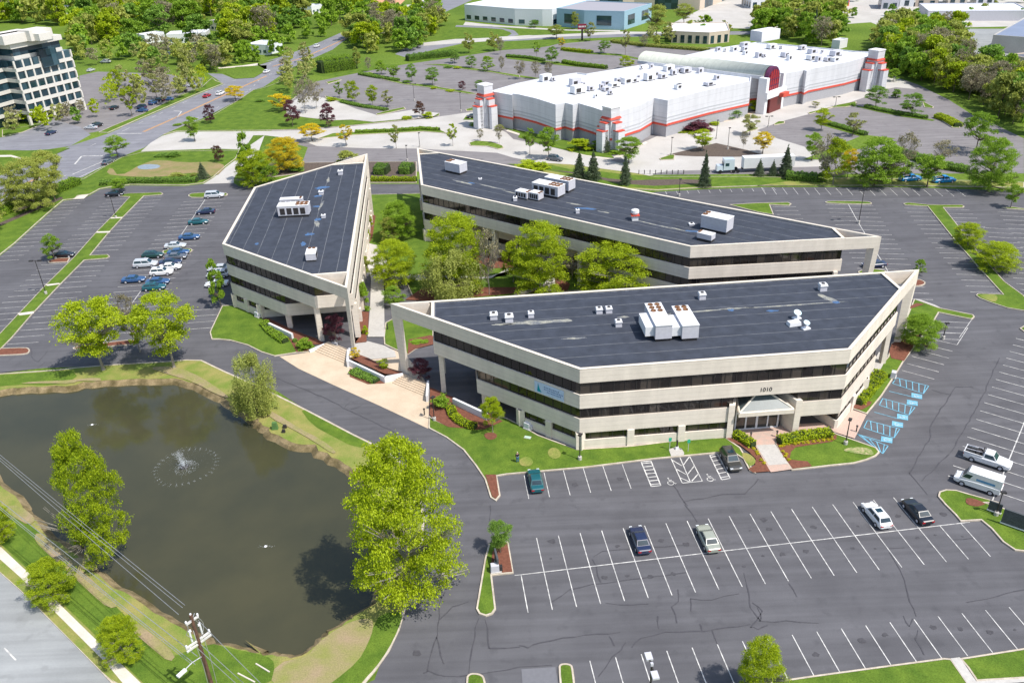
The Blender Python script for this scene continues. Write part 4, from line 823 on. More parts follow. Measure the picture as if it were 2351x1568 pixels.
def gate(off,th,sc,m,name,zz=0):
    m_=MB(); P_=[]; 
    for e in (0,1):
        for x,z in pts: q=v0+gd*(off+th*e)+gn*x*sc; P_.append((q.x,q.y,4.6+(z-4.6)*sc+zz))
    n=len(pts); m_.add(P_,[tuple(range(n)),tuple(range(n,2*n))[::-1]]+[(i,(i+1)%n,(i+1)%n+n,i+n) for i in range(n)]); return m_.build(name,m,sr)
gate(.2,1.4,1.0,mat('maroon',(.11,.03,.08)),'arch'); a1=gate(1.65,.3,.86,mat('red_glazing',(.32,.03,.035),rough=.25),'arch_glazing',.4)
m_=MB()
for x in (-2.8,-1.4,0,1.4,2.8): q=v0+gd*2.0+gn*x; m_.box((q.x,q.y,5.2),(.12,.12,6.6+ (2.2 if abs(x)<2 else 1.0)),gz)
for z in (6.5,8.5,10.5): q=v0+gd*2.0; m_.box((q.x,q.y,z),(7.0,.12,.16),gz)
m_.build('glazing_bar',mat('maroon',(0,0,0)),a1)
q=v0+gd*1.2
for s_ in (-1,1): 
    k=q+gn*s_*5.6; MB().box((k.x,k.y,0),(1.8,3.0,HS+.4),gz).build('portal_pier',M_WHITE,sr)
k=q+gd*1.6; MB().box((k.x,k.y,5.0),(13.2,1.2,2.2),gz).build('portal_beam',M_WHITE,sr)
MB().box((k.x,k.y,0),(8.0,1.0,4.9),gz).build('door_screen',mat('dark_red',(.13,.02,.02),rough=.3),sr)
k2=q+gn*-3.4+gd*3.2; MB().box((k2.x,k2.y,4.6),(4.0,1.4,1.3),gz).build('awning',M_RED,sr)
# loading gate and roof plant on the store
RU=(("S1 800,520",5,2.4),("S1 880,520",2,1.4),("S1 1110,570",5,2.6),("S1 1140,645",6,2.6),("S1 1200,575",2,1.5),("S1 1275,620",3,1.6),("S1 1330,690",2,1),("S1 1385,605",2,1.8),("S1 1440,560",4,1.4),("S1 1520,580",5,1.4),("S1 1560,545",3,2),("S1 1440,620",4,1.2),("S1 1660,540",6,2),("S1 1730,530",4,1.4),("S1 1775,490",1.6,1),("S1 1890,510",5,2.6),("S1 1960,465",3,1.5),("S1 2030,490",4,1.6),("S1 2090,410",5,2),("S1 2140,455",3,2),("S1 1910,385",2,1.5),("S1 1805,395",1.6,1.5),("S1 2200,430",4,1.6),("S1 2270,430",5,1.8),("S1 2200,600",4,1.5),("S1 1480,660",2.2,1.3),("S2 350,490",3,1.8),("S2 125,655",3,1.5),("S2 530,560",3,1.6),("S2 450,620",5,1.2),("S2 710,260",4,1.8),("S2 820,265",4,2),("S2 820,210",5,1.6),("S2 1100,235",5,1.8),("S2 970,325",4,2),("S2 1250,320",5,1.8),("S2 1290,355",3,2),("S2 1420,245",4,1.6),("S2 1530,285",5,1.8),("S2 1520,350",5,1.8),("S2 1590,370",3,2),("S2 1775,310",6,2),("S2 1770,365",5,1.4),("S2 1690,365",4,1.4),("S2 540,260",3,1.5),("S2 610,265",1.5,1.4),("S2 1630,285",1.5,1.3),("S2 1195,240",1.5,1.3),("S2 830,295",3,1.5),("S2 1020,325",2,1.2))
NTH='first second third fourth fifth sixth seventh eighth ninth tenth eleventh twelfth thirteenth fourteenth fifteenth sixteenth seventeenth eighteenth nineteenth twentieth'.split()
def nth(n): return NTH[n] if n<20 else ('twenty-'+NTH[n-20] if n<29 else 'thirtieth' if n==29 else 'thirty-'+NTH[n-30])
UL={}
for half in (0,1):
    q_=sorted([t for t in RU if (t[0][:2]=='S2' and t[0] not in ("S2 350,490","S2 125,655","S2 530,560","S2 450,620"))==bool(half)],key=lambda t:dpx(t[0])[0])
    for n_,t in enumerate(q_): UL[t[0]]=f"{'large' if t[1]>=5 else 'small' if t[1]<2.5 else 'mid-sized'} box unit on the white store roof, {nth(n_)} from the left {'behind' if half else 'before'} the vault"
for i,(s,w_,h) in enumerate(RU):
    p=W(s,HS-.4)[0]; r=empty('rooftop_unit',p,rzs,UL[s],'rooftop unit','ventilation units scattered over the store roof')
    w_*=.78; MB().box((0,0,0),(w_*.95,w_*.5,.3)).build('curb',M_DKMET if i%2 else M_STEEL,r); MB().box((0,0,.3),(w_,w_*.55,h-.3),0,.97,.97).build('housing',M_STEEL if i%3 else M_WHITE,r)
    MB().box((-w_*.15,-w_*.28,.5),(w_*.4,.1,h*.5)).build('louvre',M_DKMET,r)
p=W("S2 1030,130",HS)[0]; MB().box((p.x,p.y,HS-.4),(11,6,4),rzs).build('penthouse',M_WHITE,sr)
wallseg('gate',"S1 1830,1105 2010,1045",3.4,'grey sliding yard gate at the corner recess of the white store','gate',.15,M_STEEL)
wallseg('dark_panel',"S1 1870,985 1975,1000",5.6,'black panel hung above the grey yard gate of the store','panel',.3,M_DKMET)
# ================================================================ MID-RISE
MZ=4.2; mp_=[(p.x,p.y) for p in W("M 1120,1040 395,1235 230,1215 0,1285 -500,1400",MZ)]; a0=Vector(mp_[0]); a1_=Vector(mp_[1]); fd=(a1_-a0).normalized(); bd=Vector((fd.y,-fd.x)); 
if bd.y<0: bd=-bd
mpoly=mp_+[tuple(Vector(mp_[-1])+bd*34),tuple(a0+bd*34)]
mr_=empty('office_tower',(0,0,0),label='seven-storey pale concrete office block with teal windows at the left edge',cat='office tower')
M_PRE=mat('tower_concrete',(.66,.63,.58),var=.04)
FH=3.75
for k in range(6):
    z0=MZ+k*FH; P_=mpoly if k<5 else inset(mpoly,1.8)
    MB().prism(P_,z0-.6,z0+.6).build('spandrel',M_PRE,mr_); o=MB().prism(inset(P_,.3),z0+.6,z0+FH-.6).build('window_band',M_TEAL,mr_)
    if k<5:
        L=(Vector(mp_[1])-a0).length
        for j in range(8):
            q=a0+fd*(L*j/7)+bd*.25; MB().box((q.x,q.y,z0+.6),(.6,.45,FH-1.2),math.atan2(fd.y,fd.x)).build('pier',M_PRE,mr_)
        for j in range(7): q=a0+bd*(34*j/6)+fd*.25; MB().box((q.x,q.y,z0+.6),(.6,.45,FH-1.2),math.atan2(bd.y,bd.x)).build('pier',M_PRE,mr_)
zt=MZ+6*FH; MB().prism(inset(mpoly,1.2),zt-.6,zt+1.2).build('parapet',M_PRE,mr_)
MB().prism(inset(mpoly,2.5),0,MZ-.9).build('ground_floor',M_TEAL,mr_)
for j in range(8): q=a0+fd*((Vector(mp_[1])-a0).length*j/7)+bd*.8; MB().box((q.x,q.y,0),(.9,.9,MZ-.9),math.atan2(fd.y,fd.x)).build('column',M_PRE,mr_)
for s,d in (("M 420,185",(8,6,3.6)),("M 250,200",(20,7,3)),("M 60,210",(14,7,3)),("M 500,190",(5,5,2.4))):
    p=W(s,zt+3)[0]; MB().box((p.x,p.y+2,zt+1.2),d,math.atan2(fd.y,fd.x)).build('plant_room',M_PRE,mr_)
q=a0+fd*((Vector(mp_[1])-a0).length*.42); MB().box((q.x,q.y,MZ+4*FH-.9),(7,1.6,FH*1.6),math.atan2(fd.y,fd.x)).build('glazed_bay',M_TEAL,mr_)
# ================================================================ FAR BUILDINGS
def block(name,s,h,label,cat,wm,rm,depth=None,win=None,gable=0,para=.5):
    p=[(q.x,q.y) for q in W(s)]
    if depth: 
        a=Vector(p[0]);b=Vector(p[-1]); d=(b-a).normalized(); n=Vector((-d.y,d.x)); n=n if n.y>0 else -n; p=p+[tuple(b+n*depth),tuple(a+n*depth)]
    r=empty(name,(0,0,0),label=label,cat=cat)
    wl=MB(); wl.prism(inset(p,.02),0,h-para); ringwall(wl,p,h-para,h,.4); wl.build('wall',wm,r)
    MB().prism(inset(p,.38),h-para,h-para+.1).build('roof',rm,r)
    if win:
        z0,z1,st=win; pp=p if area(p)>0 else p[::-1]
        for i in range(len(pp)):
            a=Vector(pp[i]);b=Vector(pp[(i+1)%len(pp)]); d=b-a; L=d.length; d.normalize(); k=int(L/st)
            for j in range(k): q=a+d*(L*(j+.5)/k); MB().box((q.x,q.y,z0),(st*.6,.12,z1-z0),math.atan2(d.y,d.x)).build('window',M_TEAL,r)
    return r,p
PALE=mat('pale_cladding',(.70,.72,.74),var=.04); BLUEG=mat('blue_cladding',(.30,.45,.56),var=.05); TANW=mat('tan_wall',(.60,.50,.40),var=.06); BRK=mat('brick_wall',(.36,.16,.11),var=.15)
r,p=block('store_building',"N 555,235 1120,290 1430,300 1540,300",9,'wide low white building with a blue sign beside the far highway',"store",PALE,M_SROOF,48,(1,3.2,6))
q=Vector((*p[0],0))+Vector((14,22,9.1)); textobj('sign',"AUTOMALL" if False else "",q,(R(90),0,0),3,mat('sign_blue',(.08,.15,.5)),r) if False else MB().box((q.x+6,q.y,9),(16,.5,3.4),-.1).build('sign_panel',M_WHITE,r)
MB().box((q.x+6,q.y-.4,10),(10,.2,1.3),-.1).build('sign_lettering',mat('sign_blue',(.08,.15,.5)),r)
block('showroom',"N 1590,300 1900,330 2351,345",9.5,'blue-grey and white hall with tall narrow windows behind the red pylon sign','hall',BLUEG,mat('grey_roof',(.34,.33,.36),var=.05),34,(2,7,14))
block('mall_building',"13 720,95 1120,80 1700,92 2000,-20",13,'large beige shopping mall wing at the top edge, dark entrance recess','mall',TANW,M_SROOF,50,(0.2,8,24))
block('restaurant',"13 1450,380 1780,395 1960,375",5.5,'single-storey pavilion with red and white columns behind the old parking lot','restaurant',TANW,M_SROOF,26,(.3,3.8,3.2))
block('kiosk',"F 170,550 260,560",3.8,'tiny white hut with a pale peaked roof between trees beyond the store','hut',M_WHITE,M_SROOF,7)
block('mall_building',"F 1250,240 2400,240",5,'long low building with white edge, upper right, behind the blue roof','mall',M_STEEL,M_SROOF,30)
block('warehouse',"F 1960,590 2600,640",7,'wide building with a flat blue-grey roof at the right edge','warehouse',M_CONC,mat('blue_roof',(.24,.29,.40),c2=(.20,.24,.33),sc=.05),62)
block('warehouse',"F 2120,860 2600,980",8,'dark-roofed building at the right edge beyond the tree belt','warehouse',TANW,mat('slate_roof',(.13,.14,.17),var=.08),26,(1,3,5))
block('house',"F 1730,840 1850,860",7,'narrow tan house with a pale roof in a gap of the tree belt','house',TANW,M_WALK,13,(1,2.6,3))
for i,(s,w_,m_,lab) in enumerate((("F 730,110 930,110",8,M_STEEL,'grey glass-fronted shop, leftmost in the row at the top right'),("F 940,80 1100,80",7,PALE,'white shop front second in the row at the top right'),("F 1115,80 1370,85",9,TANW,'brick and tan shop with square towers in the top right row'),("F 1480,70 1700,70",9,M_WALK,'pinkish tan shop with a dark doorway in the top right row'),("F 1800,75 2000,75",7,M_WHITE,'small white shop right of the tan ones at the top edge'),("F -50,90 180,110",8,M_RED,'red fronted shop with blue panel at the top edge right of centre'),("14 -60,80 150,70",8,PALE,'pale shop with red edge near the top centre right'))):
    block('shop',s,w_,lab,'shop',m_,M_SROOF,18,(.5,3.4,4))
block('service_station',"12 1140,150 1250,145",5,'filling station shop beside the far road','service station',PALE,M_SROOF,14,(.5,3,3))
r=empty('canopy',(0,0,0),label='green topped filling station canopy beside the far road',cat='canopy'); p=[(q.x,q.y) for q in W("12 1050,130 1180,120 1240,60 1130,75",5.5)]
MB().prism(p,5,6).build('roof',mat('green_roof',(.05,.42,.26),var=.05),r)
for q in p: MB().box((q[0]*.98+p[0][0]*.02,q[1],0),(.6,.6,5)).build('column',M_WHITE,r)
for s,l,m_ in (("11 1480,390 1830,370",'white roadside building left of the main road among trees',M_WHITE),("11 440,140 600,130",'white house roof in the wood at the upper left',M_WHITE),("11 1800,270 1960,280",'small house with a dark blue roof among trees left of the road',M_WALK),("12 250,120 520,130",'long white roof showing through the wood right of the road end',M_WHITE),("11 2100,140 2200,160",'white house half hidden beneath a purple-leaved tree',PALE),("12 -50,480 130,490",'low white building close to the main road among trees',PALE),("11 1220,385 1290,395",'little white shed in the trees above the mid-rise car park',M_WHITE)):
    block('house',s,5,l,'house',m_,M_SROOF if 'dark' not in l else mat('slate_roof',(0,0,0)),12,(1,2.4,3))
# red pylon sign
p=W("13 665,360")[0]; h=vht(p,dpx("13 665,215")[0][1]); r=empty('pylon_sign',p,0,'dark red pylon sign with pale lettering on one post beside the highway','sign')
MB().box((0,0,0),(.9,.9,h*.72)).build('post',M_DKMET,r); MB().box((0,0,h*.68),(h*.55,.8,h*.32)).build('panel',mat('sign_red',(.22,.02,.04)),r)
m_=MB()
for k in range(5): m_.box((-h*.19+k*h*.095,-.45,h*.8),(h*.06,.06,h*.1))
m_.build('lettering',M_WHITE,r)

fp=W("23 1165,128 1560,128"); fr=empty('fence',(fp[0].x,fp[0].y,.12),0,'low dark rail fence on the verge behind the rear roof','fence'); dv_=fp[1]-fp[0]
for k in range(9): q=dv_*(k/8); MB().box((q.x,q.y,0),(.18,.18,1.1)).build('post',M_DKMET,fr)
for z in (.5,.95): MB().tube([(0,0,z),(dv_.x,dv_.y,z)],.05,5).build('rail',M_STEEL,fr)
# ================================================================ VEHICLES
def paint(n,c): return mat('paint_'+n,c,rough=.28,spec=.6,var=.03,coat=.6)
PAINTS={'silver':(.52,.54,.57),'white':(.78,.78,.78),'navy':(.018,.028,.075),'black':(.014,.016,.022),'teal':(.01,.10,.12),'green':(.012,.055,.05),'blue':(.03,.09,.22),'grey':(.11,.12,.14),'sage':(.33,.35,.29),'red':(.38,.02,.03),'brightblue':(.01,.25,.62),'charcoal':(.045,.045,.04)}
def loft(m,st):
    vs=[];n=8
    for x,w_,a,b in st: vs+=[(x,-w_*.82,a),(x,-w_,a+.16),(x,-w_,b-.14),(x,-w_*.86,b),(x,w_*.86,b),(x,w_,b-.14),(x,w_,a+.16),(x,w_*.82,a)]
    fs=[(i*n+k,i*n+(k+1)%n,(i+1)*n+(k+1)%n,(i+1)*n+k) for i in range(len(st)-1) for k in range(n)]
    fs=[f[::-1] for f in fs]+[tuple(range(n))[::1],tuple((len(st)-1)*n+k for k in range(n))[::-1]]
    m.add(vs,fs)
SPEC={ # L, halfwidth, hood, belt, roof, cabin bottom x0,x1, roof x0,x1
'sedan':(4.8,.91,.88,.98,1.44,-1.75,1.15,-1.0,.35),'suv':(4.75,.95,1.02,1.08,1.72,-2.2,1.2,-1.85,.45),'minivan':(5.1,.99,.98,1.05,1.76,-2.4,1.55,-2.1,.65),
'wagon':(4.7,.92,.92,1.0,1.55,-2.15,1.15,-1.6,.4),'van':(5.6,1.0,1.15,1.3,2.5,-2.75,2.0,-2.72,1.25),'pickup':(5.8,1.0,1.12,1.15,1.85,-.55,1.25,-.45,.6)}
def make_car(kind,col):
    L,hw,hz,bz,rz_,b0,b1,t0,t1=SPEC[kind]; r=empty('parked_car' if kind not in('van','pickup') else ('delivery_van' if kind=='van' else 'pickup_truck'),(0,0,0)); P=paint(col,PAINTS[col]); h=L/2
    m=MB(); zr=bz if kind!='pickup' else bz
    loft(m,[(-h,hw*.80,.40,zr-.12),(-h+.12,hw*.93,.30,zr-.03),(-h*.62,hw*.99,.24,zr),(0,hw,.22,zr-.01),(h*.45,hw*.99,.23,hz+.04),(h*.78,hw*.96,.26,hz-.06),(h-.14,hw*.88,.32,hz-.2),(h,hw*.72,.40,hz-.34)])
    if kind=='pickup': pass
    body=m.build('body',P,r,False)
    tw=hw*.70 if kind!='van' else hw*.88; bw=hw*.9
    def frus(m,x0,x1,X0,X1,zb,zt,wb,wt,e=0): m.add([(x0,-wb,zb),(x1,-wb,zb),(x1,wb,zb),(x0,wb,zb),(X0,-wt,zt),(X1,-wt,zt),(X1,wt,zt),(X0,wt,zt)],[(3,2,1,0),(4,5,6,7),(0,1,5,4),(1,2,6,5),(2,3,7,6),(3,0,4,7)])
    m=MB(); frus(m,b0,b1,t0,t1,bz-.1,rz_-.05,bw,tw); frus(m,t0,t1,t0+.25,t1-.2,rz_-.05,rz_,tw,tw*.88); m.build('cabin',P,r)
    Z0,Z1=bz-.1,rz_-.05
    def at_(x0,X0,w0,W0,t): return x0+(X0-x0)*t, w0+(W0-w0)*t
    gm=M_CARG
    def quad(nm,a,b,c,d,m_=gm): MB().add([a,b,c,d],[(0,1,2,3)]).build(nm,m_,r)
    e=.012
    xa,wa=at_(b1,t1,bw,tw,.2 if kind!='van' else .15); xb,wb=at_(b1,t1,bw,tw,.92); za=Z0+(Z1-Z0)*(.2 if kind!='van' else .15); zb=Z0+(Z1-Z0)*.92
    if kind=='van': xb,wb=at_(b1,t1,bw,tw,.72); zb=Z0+(Z1-Z0)*.72
    quad('windscreen',(xa+e,-wa*.9,za+e),(xa+e,wa*.9,za+e),(xb+e,wb*.9,zb+e),(xb+e,-wb*.9,zb+e))
    xc,wc=at_(b0,t0,bw,tw,.25); xd,wd=at_(b0,t0,bw,tw,.9); zc=Z0+(Z1-Z0)*.25; zd=Z0+(Z1-Z0)*.9
    if kind!='van': quad('rear_window',(xc-e,wc*.88,zc+e),(xc-e,-wc*.88,zc+e),(xd-e,-wd*.88,zd+e),(xd-e,wd*.88,zd+e))
    for s in (-1,1):
        m=MB(); spl=((.06,.50),(.54,.94)) if kind!='van' else ((.80,.99),)
        if kind=='pickup': spl=((.1,.92),)
        for u0,u1 in spl:
            q=[]
            for u_,t in ((u0,.22),(u1,.22),(u1,.86),(u0,.86)):
                if kind=='van': t={.22:.18,.86:.66}[t]
                x0_=b0+(t0-b0)*t; x1_=b1+(t1-b1)*t; w_=bw+(tw-bw)*t; q.append((x0_+(x1_-x0_)*u_,s*(w_+e),Z0+(Z1-Z0)*t))
            m.add(q if s<0 else q[::-1],[(0,1,2,3)])
        m.build('side_window',gm,r)
    if kind in('suv','wagon') : m=MB().box(((t0+t1)/2+.3,0,rz_+.004),(.7,.8,.012)); m.build('sunroof',gm,r)
    for sx in (-1,1):
        for s in (-1,1):
            wh=MB(); R_=.34 if kind not in('van','pickup','suv') else .38; cx=sx*L*.30; n=14; vs=[(cx+R_*math.cos(2*math.pi*k/n),s*(hw-.2)+o,R_+R_*math.sin(2*math.pi*k/n)) for o in (-.0,s*.22) for k in range(n)]
            w0=wh.add(vs,[tuple(range(n)),tuple(range(n,2*n))[::-1]]+[(k,(k+1)%n,(k+1)%n+n,k+n)[::-1] for k in range(n)]).build('wheel',M_BLACK,r)
            rm_=MB(); vs=[(cx+R_*.6*math.cos(2*math.pi*k/n),s*(hw+.028),R_+R_*.6*math.sin(2*math.pi*k/n)) for k in range(n)]; rm_.add(vs,[tuple(range(n))] if s<0 else [tuple(range(n))[::-1]]).build('rim',M_STEEL,w0)
    for s in (-1,1):
        MB().box((h-.16,s*hw*.66,hz-.33),(.22,.36,.14)).build('headlight',mat('lamp_glass',(.75,.78,.8),rough=.15),r); MB().box((-h+.08,s*hw*.68,bz-.34),(.18,.36,.17)).build('tail_light',mat('tail_red',(.45,.015,.02),rough=.2),r)
    if kind=='pickup':
        m=MB(); m.box((-1.75,0,bz-.02),(2.1,1.62,.03)); m.build('cargo_bed',M_BLACK,r); m=MB(); 
        for s in (-1,1): m.box((-1.75,s*.9,bz-.02),(2.35,.12,.2))
        m.box((-2.84,0,bz-.02),(.1,1.9,.18)); m.build('bed_rail',P,r); m=MB(); m.box((-.75,0,bz),(.12,1.7,.62)); m.box((-1.2,0,bz+.0),(.5,1.6,.35)); m.build('rack',M_DKMET,r)
        m=MB()
        for s in (-.5,.5): m.tube([(-.8,s,bz+.55),(-2.7,s,bz+.4)],.05,5)
        m.build('ladder',M_STEEL,r)
    if kind=='van':
        m=MB()
        for s in (-1,1): m.box((-.9,s*(bw-.01),1.45),(2.2,.03,.32))
        m.build('lettering',mat('van_blue',(.12,.3,.5)),r); m=MB()
        for k in range(7): m.box((-2.3+.5*k,0,2.5),(.05,1.3,.03))
        m.build('roof_rib',M_STEEL,r)
    return r
PROTO={}
def car(kind,col,s,hd,label,cat=None,group=None,name=None,z=.6):
    p=W(s,z)[0]; p.z=.03; k=(kind,col)
    cat=cat or {'van':'van','pickup':'pickup'}.get(kind,'car')
    if k not in PROTO: PROTO[k]=make_car(kind,col); r=PROTO[k]; r.location=p; r.rotation_euler=(0,0,hd); tag(r,label,cat,group); KIDS[k]=1
    else: r=copyt(PROTO[k],p,hd,label,cat,group)
    return r
UP=R(96); LR=R(4.1); ed=W("34 2280,1000")[0]-W("34 1885,880")[0]; EH=math.atan2(ed.y,ed.x); G1='cars parked in the left parking lot'; G2='cars parked in the front parking lot'; G3='vehicles driving on the main road'; G4='cars parked by the mid-rise block'
car('sedan','teal',"33 255,1340",R(95),'dark teal sedan parked alone facing the lawn of the front office building',group=G2)
car('suv','charcoal',"33 1975,1160",R(-85),'dark grey family car backed in beside the striped bay near the entrance walk',group=G2)
car('sedan','navy',"43 1175,300",UP,'navy sedan in the front lot, left of the pale green one',group=G2)
car('sedan','sage',"43 1775,288",UP,'pale greenish silver sedan in the front lot',group=G2)
car('wagon','white',"44 1050,85",UP+.04,'white crossover with a dark sunroof in the front lot',group=G2)
car('sedan','black',"44 1410,50",UP+.04,'black sedan right of the white crossover in the front lot',group=G2)
car('pickup','white',"34 2030,1155",EH,'white work pickup with a ladder rack above the white van')
car('van','white',"34 1950,1345",EH+math.pi,'white panel van with blue lettering below the white pickup',z=1.0)
car('sedan','navy',"24 1030,920",R(184),'dark blue sedan behind the end column of the rear office building')
car('minivan','silver',"21 1890,312",LR,'silver minivan at the top island of the left lot',group=G1)
for kd,c_,s,h_,l in (('sedan','navy',"21 1812,455",LR+math.pi,'dark blue sedan, first below the silver minivan'),('sedan','teal',"21 1747,545",LR,'bright teal sedan in the left lot'),('sedan','blue',"21 1668,678",LR,'slate blue sedan between the teal one and the crowded group'),
 ('sedan','silver',"21 1545,755",LR,'silver sedan at the top of the crowded group'),('sedan','blue',"21 1572,812",LR,'blue sedan right below the topmost silver sedan of the crowded group'),('sedan','grey',"21 1550,852",LR,'grey sedan in the middle of the crowded group'),('sedan','navy',"21 1502,902",LR,'navy sedan above the white pair in the crowded group'),
 ('wagon','green',"21 1345,838",LR,'dark green wagon at the upper left of the crowded group'),('minivan','silver',"21 1282,918",LR,'silver minivan at the left of the crowded group'),('sedan','white',"21 1500,942",LR,'white sedan just behind the white crossover'),('suv','white',"21 1425,990",LR,'white crossover at the lower edge of the crowded group'),
 ('sedan','blue',"21 1178,1052",LR,'royal blue sedan standing alone at the far left of the group'),('sedan','blue',"21 1390,1072",LR,'steel blue sedan just above the lowest teal wagon'),('wagon','teal',"21 1357,1120",LR,'dark teal wagon lowest of the group in the left lot'),
 ('sedan','black',"21 560,835",LR,'dark car half under the small island tree of the left lot'),('sedan','black',"21 1010,300",LR,'black car under the crooked tree at the top of the left lot'),
 ('sedan','silver',"21 1930,955",LR+math.pi,'upper silver sedan beside the narrow office building'),('wagon','silver',"21 1920,1008",LR+math.pi,'middle silver wagon beside the narrow office building'),('sedan','white',"21 1910,1090",LR+math.pi,'lowest white car beside the narrow office building')):
    car(kd,c_,s,h_,l,group=G1)
def rh(a,b): p=W(a+' '+b); d=p[1]-p[0]; return math.atan2(d.y,d.x)
RH=rh("11 1500,1060","1990,835")
car('sedan','red',"11 1825,845",RH,'red car on the main road behind the white one',group=G3); car('suv','white',"11 1942,825",RH,'white sport utility ahead of the red car on the main road',group=G3)
car('suv','white',"12 560,408",RH,'white car near the far bend of the main road',group=G3); car('sedan','white',"12 118,632",RH,'white car midway up the main road',group=G3); car('sedan','grey',"11 950,1428",RH,'dark car at the junction lanes of the main road',group=G3)
ML=['black sedan left of the cluster of blue cars in the mid-rise car park','navy sport utility at the back of the blue cluster, mid-rise car park','blue sedan at the front of the blue cluster, mid-rise car park','navy sedan in the side street below the mid-rise block','black sport utility by the roadside trees, right of the blue pair','blue sedan furthest right in the roadside row of the mid-rise car park','blue sport utility in the middle of the roadside row','silver sedan in the upper corner of the mid-rise car park','silver sedan at the foot of the mid-rise block','black sport utility touching the silver sedan at the mid-rise foot','black sedan near the upper corner of the mid-rise car park','grey sedan hidden under the mid-rise block','white sport utility beside the little white shed in the wood','upper dark blue car on the green behind the mid-rise car park','grey sedan just under the dark blue car behind the car park','silver sedan at the far left edge of the mid-rise car park','white minivan behind the mid-rise car park']
for i,(s,c_,k_) in enumerate((("11 1010,950",'black','sedan'),("11 1240,948",'navy','suv'),("11 1250,975",'blue','sedan'),("11 450,1170",'navy','sedan'),("11 1400,885",'black','suv'),("11 1480,875",'blue','sedan'),("11 1350,908",'blue','suv'),("11 1690,755",'silver','sedan'),("11 800,1125",'silver','sedan'),("11 860,1105",'black','suv'),("11 1600,800",'black','sedan'),("11 90,850",'grey','sedan'),("11 1240,362",'white','suv'),("11 1470,435",'navy','suv'),("11 1480,475",'grey','sedan'),("11 800,620",'silver','sedan'),("11 930,545",'white','minivan'))):
    car(k_,c_,s,RH+(R(90) if i%3 else 0),ML[i],group=G4)
for i,s in enumerate(("F 1960,180","F 1930,150","F 1990,210","F 1490,225","12 1480,130","12 1350,185","12 1560,105","12 1250,120","12 1215,160","12 1430,40","12 1520,20","12 1540,55","N 100,185","N 200,125","N 150,30","F 2030,160","F 1890,130","F 1700,190","F 2180,60","F 1900,62","14 20,470","14 700,200","F 1600,150","F 1300,130")):
    c_=['silver','white','navy','grey','red'][i%5]; car('sedan' if i%2 else 'suv',c_,s,RH+(i%3)*R(45),f'{c_} car far off, '+('among the shops at the upper right' if s[0] in 'F1' and not s.startswith('12') else 'on the distant commercial street at the top'),group='distant cars by the shops')
car('pickup','brightblue',"24 1350,165",R(4),'bright blue truck half hidden behind the row of trees'); car('pickup','brightblue',"24 1645,180",R(4),'bright blue truck, the smaller glimpse farther right behind the trees')
car('suv','grey',"S1 900,1330",R(-30),'grey car beneath the trees in front of the white store')
car('sedan','black',"S1 45,885",R(10),'dark car parked at the left tower of the white store')
# lorry
p0=W("S2 500,1535")[0];p1=W("S2 1330,1500")[0]; d=p0-p1; hd=math.atan2(d.y,d.x); r=empty('lorry',((p0.x+p1.x)/2,(p0.y+p1.y)/2,.03),hd,'white tractor and long white box trailer parked behind the conifers','lorry'); Lt=d.length; Lt=min(Lt,21); h=Lt/2
MB().box((-3.6,0,1.15),(Lt-7.2,2.6,2.9)).build('trailer',M_WHITE,r); MB().box((-3,0,.75),(Lt-8,1.0,.4)).build('chassis',M_DKMET,r)
c_=MB(); c_.box((h-3.3,0,.9),(3.0,2.4,2.9),0,.92,.95); c_.box((h-.95,0,.7),(1.9,2.2,1.4),0,.8,.85); cb=c_.build('cab',paint('truck',(.55,.62,.70)),r); MB().box((h-1.85,0,2.1),(.1,2.0,.8)).build('windscreen',M_CARG,cb)
for s in (-1,1): MB().box((h-2.8,s*1.19,2.0),(1.0,.06,.8)).build('side_window',M_CARG,cb)
for x in (h-1.0,h-4.6,h-5.8,-h+1.2,-h+2.5):
    for s in (-1,1):
        w_=MB(); n=14; vs=[(x+.5*math.cos(2*math.pi*k/n),s*1.0+o,.5+.5*math.sin(2*math.pi*k/n)) for o in (0,s*.3) for k in range(n)]; w_.add(vs,[tuple(range(n)),tuple(range(n,2*n))[::-1]]+[(k,(k+1)%n,(k+1)%n+n,k+n)[::-1] for k in range(n)]).build('wheel',M_BLACK,r)
# ================================================================ LAMPS, SIGNS, POLES
def lamp(s,ty,label,heads=1,rz=0,pw=.09,base=True,group='parking lot lamps',wht=False):
    B=W(s)[0]; B.z=.1; h=max(3.2,min(11,vht(B,ty))); r=empty('street_lamp',B,rz,label,'lamp',group)
    MB().tube([(0,0,.1),(0,0,h-.15)],pw,6,pw*.7).build('pole',M_DKMET,r)
    if base: MB().lathe((0,0,-.1),[(.28,0),(.28,.65),(.22,.7)],12).build('footing',M_CONC,r)
    if heads==1: MB().box((.1,0,h-.25),(.62,.45,.2)).build('lamp_head',M_DKMET,r)
    else:
        MB().box((0,0,h-.14),(1.3,.08,.08)).build('arm',M_DKMET,r)
        for k in (-1,1): MB().box((k*.85,0,h-.2),(.75,.5,.2)).build('lamp_head',M_WHITE if wht else M_DKMET,r)
    return r
def ly(t): return dpx(t)[0][1]
